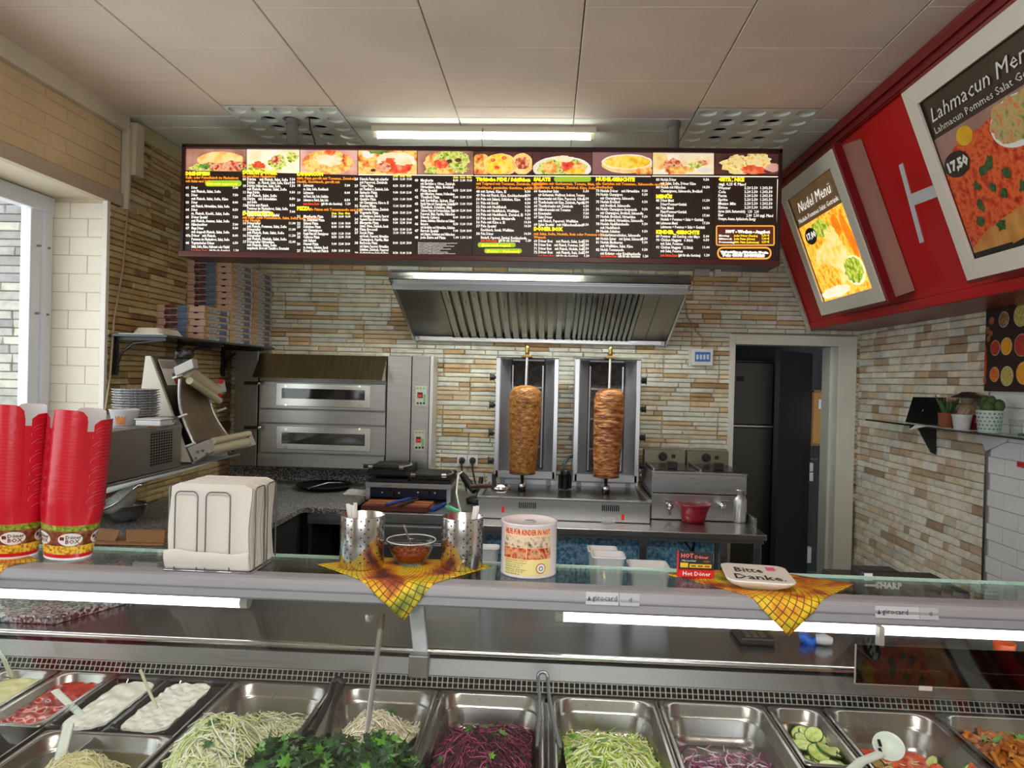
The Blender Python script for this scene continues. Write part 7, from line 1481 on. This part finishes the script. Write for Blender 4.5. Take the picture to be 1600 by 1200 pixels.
for _ in range(1300):
    a = random.uniform(0, 2*PI); r = .054*math.sqrt(random.random()); q = c+V(r*math.cos(a), r*math.sin(a), .043-.005*(r/.054)+random.uniform(-.001, .003)); s = random.uniform(.001, .0026); R = Matrix.Rotation(random.uniform(0, 6), 3, 'Z') @ Matrix.Rotation(random.uniform(-.8, .8), 3, 'X')
    mb.add([q+R @ V(-s, -s*.6, 0), q+R @ V(s, -s*.5, 0), q+R @ V(s*.7, s*.7, .0006), q+R @ V(-s*.8, s*.5, 0)], [(0, 1, 2, 3)], random.randrange(4))
tag(mb.build('chili_flakes', FLK), 'red chili flakes heaped in the glass bowl', 'spice', kind='stuff')
sp = thing('teaspoon', 'small metal teaspoon standing in the chili flakes', 'spoon', c+V(0, 0, .045)); a, b = c+V(.004, 0, .040), Yp(631, 820, c.y-.01); MB().tube([a, a.lerp(b, .4), a.lerp(b, .8), b], [.0025, .0022, .0032, .0042], 8).build('handle', HSTEEL, sp); MB().sphere(a+V(.004, -.006, .0), (.010, .014, .004), 12, 8).build('bowl', HSTEEL, sp)
# ---- donation tin
p = Zp(824, 905, CT); r = (868-781)/2/F*p.y*1.03; c = V(p.x, p.y+r, CT+.0005); zt = Yp(824, 812, c.y).z; H_ = zt-CT
tin = thing('donation_tin', 'round white donation tin with a charity label', 'donation tin', c)
WT_ = M('white_tin', srgb(226, 216, 220), .35); MB().lathe([(0, 0), (r, 0), (r+.001, .003), (r, .006), (r, H_-.006), (r+.0015, H_-.003), (r+.0015, H_), (r-.004, H_), (r-.006, H_-.006), (0, H_-.006)], c, 56).build('tin_body', WT_, tin)
MB().lathe([(0, .0), (.016, 0), (.016, .003), (.013, .0042), (0, .0042)], c+V(.002, .0, H_-.006), 20).build('coin_slot_cap', M('cap_grey', (.45, .45, .46), .4), tin); MB().box(c.x-.010, c.x+.012, c.y-.0015, c.y+.0015, c.z+H_-.0019, c.z+H_-.0014).build('coin_slot', DARK, tin)
def wrap(x, z, lay=.0): th = x/r; return V(c.x+(r+lay)*math.sin(th), c.y-(r+lay)*math.cos(th), c.z+z)
LBM = [M('label_pale_yellow', srgb(240, 226, 150), .45), M('label_red', srgb(206, 26, 26), .45), M('label_dark', srgb(60, 60, 50), .5), PM('label_photo_warm', [(50, 30, 24), (196, 70, 40), (226, 170, 120), (90, 40, 30)], 60), PM('label_photo_sand', [(60, 44, 40), (210, 190, 160), (230, 210, 180), (90, 60, 50)], 50), M('label_white', (.85, .85, .82), .45), M('label_cream', srgb(240, 206, 160), .45)]
def wq(mb, x0, x1, z0, z1, m, lay, n=10): mb.grid(lambda u, v: wrap(x0+(x1-x0)*u, z0+(z1-z0)*v, lay), n, 1, m)
mb = MB(); lx = -.004; lw = .138; x0, x1 = lx-lw/2, lx+lw/2
wq(mb, x0, x1, .008, H_-.012, 0, .0006, 24); wq(mb, x0, x1, H_*.36, H_-.012, 6, .0009, 24)
wq(mb, x0, lx-.001, H_*.575, H_*.78, 4, .0012); wq(mb, lx+.001, x1, H_*.575, H_*.78, 4, .0012); wq(mb, x0, lx-.001, H_*.36, H_*.565, 3, .0012); wq(mb, lx+.001, x1, H_*.36, H_*.565, 3, .0012)
def wt(mb, body, x, z, size, m, lay=.0016, fit=None, **k):
    vs, fs = text_geo(body, size, **k); q = fit/width_of(vs) if fit else 1; mb.add([wrap(x+v.x*q, z+v.y, lay) for v in vs], fs, m)
wt(mb, 'HILFE FÜR KINDER IN NOT', x0+.004, H_*.815, .019, 1, fit=lw-.008, bold=.0005); wt(mb, 'SPENDENKONTO', x0+.006, H_*.315, .007, 1, fit=.066)
for k, tx in enumerate(('Kinderhilfe e.V. Deutschland', 'Konto 20 55 00 10', 'BLZ 870 500 00', 'Sparkasse Zwickau', 'Telefon 0375 27 27 27', 'www.kinderhilfe.de')): wt(mb, tx, x0+.006, H_*(.275-.042*k), .006, 2, fit=.062-(k % 3)*.008)
for rr, m, ly in ((.0135, 1, .0014), (.0115, 5, .0018), (.006, 2, .0022), (.004, 5, .0026)):
    n = 24; ctrx, ctrz = x1-.03, H_*.19; mb.add([wrap(ctrx+rr*math.cos(2*PI*i/n), ctrz+rr*math.sin(2*PI*i/n), ly) for i in range(n)], [tuple(range(n))], m)
stuff(mb.build('charity_label', LBM, tin))
# ---- card stand "HOT Döner"
a, b = Zp(1059, 903, CT), Zp(1117, 908, CT); yc = (a.y+b.y)/2+.015; xa, xb = a.x+.002, b.x; zt = Yp(1088, 863, yc).z
cs_ = thing('card_stand', 'small red stand with black hot kebab business cards on the cloth', 'card holder', ((xa+xb)/2, yc, CT)); RP_ = M('red_acrylic', srgb(206, 22, 26), .3)
zm = CT+.003+.020
MB().box(xa-.001, xb+.001, yc-.010, yc+.014, CT+.003, zm).build('tray', RP_, cs_, .001); MB().box(xa-.003, xa, yc-.004, yc+.008, CT+.003, zt+.001).build('red_edge', RP_, cs_)
cd_ = MB().box(xa, xb, yc, yc+.006, CT+.006, zt).build('business_cards', M('card_black', (.014, .012, .012), .4), cs_)
f = Face(V(xa, yc-.0004, CT+.006), V(1, 0, 0), V(0, 0, 1), V(0, -1, 0)); wc, hc = xb-xa, zt-CT-.006; CDM = [M('card_pink', srgb(226, 110, 110), .5), M('card_white', (.8, .8, .8), .5), M('card_yellow', srgb(226, 196, 40), .5), M('card_red', srgb(196, 24, 24), .5), M('card_dim', (.25, .08, .03), .5)]
mb = MB(); f.text(mb, 'HOT', wc*.06, hc*.76, hc*.26, 0, .0004, fit=wc*.36, bold=.0006); f.text(mb, 'Döner', wc*.46, hc*.74, hc*.18, 0, .0004, fit=wc*.40, bold=.0004); f.text(mb, 'Marienthal', wc*.08, hc*.60, hc*.11, 1, .0004, fit=wc*.42, shear=.3); f.rect(mb, wc*.05, hc*.34, wc*.28, hc*.54, 2, .0004); f.rect(mb, wc*.32, hc*.34, wc*.95, hc*.50, 2, .0004); f.ell(mb, wc*.8, hc*.62, wc*.1, hc*.05, 4, .0003, .3)
for k in range(3): f.rect(mb, wc*(.36+.2*k), hc*.385, wc*(.5+.2*k), hc*.45, 4, .0008)
mb.build('card_print', CDM, cd_)
f = Face(V(xa, yc-.0104, CT+.004), V(1, 0, 0), V(0, 0, 1), V(0, -1, 0)); mb = MB(); f.text(mb, 'Hot Döner', wc*.1, .005, .0155, 1, .0004, fit=wc*.8, bold=.0003); mb.build('tray_lettering', CDM, cs_)
# ---- coin plate "Bitte Danke."
q = [Zp(1122, 882, CT+.03), Zp(1214, 884, CT+.03), Zp(1253, 911, CT+.026), Zp(1148, 914, CT+.026)]
pl_ = thing('coin_plate', 'white coin plate lettered with please and thanks on the cloth', 'plate', sum(q, V(0, 0, 0))/4-V(0, 0, .025))
cx = sum(v.x for v in q)/4; cy = (q[0].y+q[2].y)/2+.0; w_ = ((q[1].x-q[0].x)+(q[2].x-q[3].x))/2; h_ = q[0].y-q[3].y
R = Matrix.Rotation(math.radians(-7), 3, 'Z'); c = V(cx, cy, CT+.003); mb = MB(); rings = []
for ins, z in ((.030, .0), (.026, .004), (.012, .010), (.0, .0235), (.0, .026), (.003, .0265), (.010, .0255)): rings.append([c+R @ V(x, y, z) for x, y in rrect(0, 0, w_-2*ins, h_-2*ins, .028)])
n = len(rings[0]); WC = M('white_ceramic_plate', srgb(234, 230, 222), .3, coat=.3); mb.add(sum(rings, []), [(i*n+j, i*n+(j+1) % n, (i+1)*n+(j+1) % n, (i+1)*n+j) for i in range(len(rings)-1) for j in range(n)], 0, True); mb.add(rings[0], [tuple(range(n-1, -1, -1))]); mb.add(rings[-1], [tuple(range(n))]); mb.build('plate_body', WC, pl_)
f = Face(c+R @ V(-w_/2, -h_/2, .0258), R @ V(1, 0, 0), R @ V(0, 1, 0), V(0, 0, 1)); mb = MB(); PT = [M('black_print', (.012, .012, .012), .4), M('pink_mark', srgb(236, 90, 140), .5)]
f.text(mb, 'Bitte', w_*.17, h_*.52, h_*.36, 0, .0006, fit=w_*.42, bold=.0008); f.text(mb, 'Danke.', w_*.12, h_*.14, h_*.36, 0, .0006, fit=w_*.74, bold=.0008); f.rect(mb, w_*.68, h_*.68, w_*.82, h_*.88, 1, .0005); stuff(mb.build('plate_lettering', PT, pl_))
# ---- napkin dispenser
a, b = Zp(262, 889, CT), Zp(392, 893, CT); yn0 = 1.80; xn0, xn1 = Yp(262, 880, yn0).x, Yp(392, 880, yn0).x; zn = Yp(325, 757, yn0).z; dn = .165
nd = thing('napkin_dispenser', 'chrome wire napkin dispenser on the glass counter', 'napkin dispenser', ((xn0+xn1)/2, yn0+dn/2, CT))
WIRE = M('grey_wire', (.22, .23, .25), .3, .9)
def loop(pts): MB().tube(pts, .0018, 8).build('wire_loop', WIRE, nd)
def arch(p0, p1, h, rr=.014):
    d = (p1-p0).normalized(); up = V(0, 0, 1); out = [p0]
    for k in range(7): t = PI/2*k/6; out.append(p0+up*(h-rr)+d*(rr-rr*math.cos(t))+up*(rr*math.sin(t)))
    for k in range(7): t = PI/2*k/6; out.append(p1+up*(h-rr)-d*(rr*(1-math.sin(t)))+up*(rr*math.cos(t)))
    out.append(p1); return out
hz = zn-CT-.022; wN = xn1-xn0
for f0, f1 in ((.09, .36), (.46, .75)): loop(arch(V(xn0+wN*f0, yn0-.006, CT+.003), V(xn0+wN*f1, yn0-.006, CT+.003), hz)); loop(arch(V(xn0+wN*f0, yn0+dn+.006, CT+.003), V(xn0+wN*f1, yn0+dn+.006, CT+.003), hz))
for f0, f1 in ((.08, .44), (.56, .93)): loop(arch(V(xn1+.004, yn0+dn*f0, CT+.003), V(xn1+.004, yn0+dn*f1, CT+.003), hz+.012)); loop(arch(V(xn0-.006, yn0+dn*f0, CT+.003), V(xn0-.006, yn0+dn*f1, CT+.003), hz+.012))
MB().tube([V(xn0-.006, yn0-.006, CT+.0025), V(xn1+.004, yn0-.006, CT+.0025), V(xn1+.004, yn0+dn+.006, CT+.0025), V(xn0-.006, yn0+dn+.006, CT+.0025)], .0023, 8, closed=True).build('base_wire', CHROME, nd)
for x in (xn0+wN*.2, xn0+wN*.6): MB().tube([V(x, yn0-.006, CT+.0025), V(x, yn0+dn+.006, CT+.0025)], .002, 6).build('base_wire', CHROME, nd)
NAP = M('white_paper_napkin', srgb(218, 213, 206), .85, var=.02, bump=.15, bs=150); rn = random.Random(5); mb = MB(); ns = 44; z0n = CT+.006
nzz = smooth_noise(77)
for k in range(ns):
    y = yn0+.004+(dn-.008)*k/ns; th = (dn-.008)/ns*1.25; jx0, jx1 = rn.uniform(-.0022, .0022), rn.uniform(-.0022, .0022); jz = rn.uniform(-.0015, .0015); low = 0
    def fn(u, v, face):
        x = xn0+.004+jx0+(wN-.008+jx1-jx0)*u; z = z0n+(zn-z0n+jz)*v; e = .012
        if v > .93: 
            q = (v-.93)/.07; 
            if u < .1: z -= (1-u/.1)**2*.010*q
            if u > .9: z -= ((u-.9)/.1)**2*.010*q
        yy = y+face*th+(.002*nzz(x*.5, z*.4) if face == 0 else .002*nzz(x*.5, z*.4))
        if k < 3: yy -= .003*math.sin(PI*v)*(1-k/3)
        return V(x-.006*math.sin(PI*min(1, v*1.2)), yy, z)
    A = [[fn(i/10, j/8, fc) for j in range(9) for i in range(11)] for fc in (0, 1)]
    for fc in (0, 1): mb.add(A[fc], [((j*11+i, j*11+i+1, (j+1)*11+i+1, (j+1)*11+i) if fc == 0 else (j*11+i, (j+1)*11+i, (j+1)*11+i+1, j*11+i+1)) for j in range(8) for i in range(10)], 0, True)
    top = [A[0][88+i] for i in range(11)]+[A[1][88+i] for i in range(11)]; mb.add(top, [(i, i+1, 12+i, 11+i) for i in range(10)], 0); 
    for ed in (0, 10): sd_ = [A[0][j*11+ed] for j in range(9)]+[A[1][j*11+ed] for j in range(9)]; mb.add(sd_, [(j, j+1, 10+j, 9+j) for j in range(8)], 0)
o = mb.build('napkin_stack', NAP); tag(o, 'thick block of folded white paper napkins in the wire dispenser', 'napkins', kind='stuff')
fn_ = thing('loose_napkin', 'white napkin folded over at the foot of the dispenser front', 'napkin', (xn0, yn0, CT)); mb = MB()
def fold(u, v):
    x = xn0-.004+(wN+.002)*u; zz = CT+.006+.050*min(1, v*1.6); b_ = .020+.006*math.sin(5*u)+.004*math.sin(11*u+1)
    return V(x, yn0-.003-b_*math.sin(PI*min(1, max(0, v))**1.0)*.55, zz+(.006*math.sin(7*u)+.004*math.sin(13*u))*v-(.012*(v-.6)/.4 if v > .6 else 0))
mb.grid(fold, 30, 14); mb.build('folded_sheet', NAP, fn_, solid=.0015)
# ---- red paper cup stacks
CR = M('red_printed_card', srgb(206, 14, 40), .3, coat=.25); CI = M('white_card_inside', srgb(214, 210, 212), .6)
CG = M('print_lettuce', srgb(120, 130, 40), .35, cols=[(.3, srgb(60, 80, 20)), (.5, srgb(140, 150, 40)), (.7, srgb(190, 190, 80))], vs=120); CB = M('print_brown_meat', srgb(110, 56, 34), .35, cols=[(.3, srgb(60, 26, 18)), (.5, srgb(128, 62, 36)), (.7, srgb(170, 100, 60))], vs=70); CYL = M('print_fries', srgb(226, 176, 40), .35, cols=[(.35, srgb(150, 80, 20)), (.5, srgb(230, 180, 40)), (.7, srgb(250, 214, 90))], vs=130); CW = M('cup_white', srgb(232, 230, 226), .4); CK = M('cup_ink', srgb(120, 24, 34), .4)
HC = .150; R0c, R1c = .0575, .079
def cup_r(a, z):
    t = z/HC; r = R0c+(R1c-R0c)*t; k = max(0, z-.085)/.065; pin = (abs(math.cos(2*(a+.62)))**10); return r*(1-.13*k*pin)
def cup_mesh(printed):
    mb = MB(); n = 56; zs = [0, .006, .016, .028, .040, .060, .080, .088, .096, .106, .116]; vs = []
    for z in zs:
        for j in range(n): a = 2*PI*j/n; r = cup_r(a, z); vs.append((r*math.cos(a), r*math.sin(a), z))
    def mm(i): 
        if not printed: return 0
        z = (zs[i]+zs[i+1])/2; return 5 if z < .006 else 0 if z < .016 else 4 if z < .040 else 3 if z < .080 else 2 if z < .096 else 0
    for i in range(len(zs)-1):
        mb.add(vs, [], 0) if False else None
        mb.add([vs[i*n+j] for j in range(n)]+[vs[(i+1)*n+j] for j in range(n)], [(j, (j+1) % n, n+(j+1) % n, n+j) for j in range(n)], mm(i), True)
    # flaps above the rim, four of them with V gaps
    for q in range(4):
        a0 = -.62+PI/2*q+PI/4+.13-PI/4+PI/4*0; a1 = a0+PI/2-.26; hfl = (.150, .168, .158, .172)[q]
        def fl(u, v, ins=0):
            a = a0+(a1-a0)*u; z = .116+(hfl-.116)*v; sq = 1-.10*v*abs(2*u-1)**6; return V((cup_r(a, min(z, HC))-ins)*math.cos(a), (cup_r(a, min(z, HC))-ins)*math.sin(a), z*sq)
        mb.grid(lambda u, v: fl(u, v), 8, 4, 0); g2 = MB().grid(lambda u, v: fl(1-u, v, .0012), 8, 4, 1); mb.add(g2.v, g2.f, 1, True); mb.grid(lambda u, v: fl(u, .99+.014*v, -.0005), 8, 1, 7)
    ins = [((cup_r(2*PI*j/n, z)-.0012)*math.cos(2*PI*j/n), (cup_r(2*PI*j/n, z)-.0012)*math.sin(2*PI*j/n), z) for z in (.006, .116) for j in range(n)]
    mb.add(ins, [(j, n+j, n+(j+1) % n, (j+1) % n) for j in range(n)], 1, True); mb.add([(R0c*math.cos(2*PI*j/n), R0c*math.sin(2*PI*j/n), .003) for j in range(n)], [tuple(range(n))], 1)
    if printed:
        for ac in (-2.15, -.95, .3, 1.6, 2.9):
            N2 = 20
            def cw(x, z, l): a = ac+x/R0c/1.05; r = cup_r(a, z)+l; return V(r*math.cos(a), r*math.sin(a), z)
            ev = [cw(0, .058, .0008)]+[cw(.027*q*math.cos(2*PI*i/N2), .058+.018*q*math.sin(2*PI*i/N2), .0008) for q in (.35, .7, 1) for i in range(N2)]
            mb.add(ev, [(0, 1+i, 1+(i+1) % N2) for i in range(N2)]+[(1+b*N2+i, 1+(b+1)*N2+i, 1+(b+1)*N2+(i+1) % N2, 1+b*N2+(i+1) % N2) for b in range(2) for i in range(N2)], 5)
            for tx, zz, sz in (('Döner', .060, .0135), ('BOX', .047, .0155)):
                v2, f2 = text_geo(tx, sz, bold=.0003); mb.add([cw(-.011+v.x*.95, zz+v.y, .0016) for v in v2], f2, 6)
            mb.add([cw(-.018+.005*math.cos(2*PI*i/8), .061+.008*math.sin(2*PI*i/8)*(1 if i % 2 else .5), .0016) for i in range(8)], [tuple(range(8))], 6)
        v2, f2 = text_geo('Guten Appetit...', .0075); 
        mb.add([cw(-.026+v.x, .0085+v.y, .0008) for v in v2], f2, 5)
    return mb.mesh('paper_cup', [CR, CI, CG, CB, CYL, CW, CK, M('cup_edge', srgb(222, 70, 88), .5)])
cmP, cmN = cup_mesh(True), cup_mesh(False)
for si, (px, py, nC, lean, lab) in enumerate(((83, 877, 25, .075, 'the stack beside the napkin dispenser'), (-6, 876, 26, .03, 'the stack nearest the window'))):
    p = Zp(px, py, CT); base = V(p.x, p.y+R0c+.002, CT+.003)
    for k in range(nC):
        o = bpy.data.objects.new('paper_cup', cmP if k == 0 else cmN); COL.objects.link(o); h = k*.0098; fr_ = h/.25
        o.location = base+V(lean*h, 0, h); o.rotation_euler = (0, lean, .02*math.sin(k*1.7))
        if k == 0: l = 'lowest red printed paper cup of '+lab
        elif k == nC-1: l = 'topmost red paper cup with open flaps of '+lab
        else: l = ORD[k]+' nested red paper cup counted upward in '+lab
        tag(o, l, 'paper cup', 'stacked red paper cups')
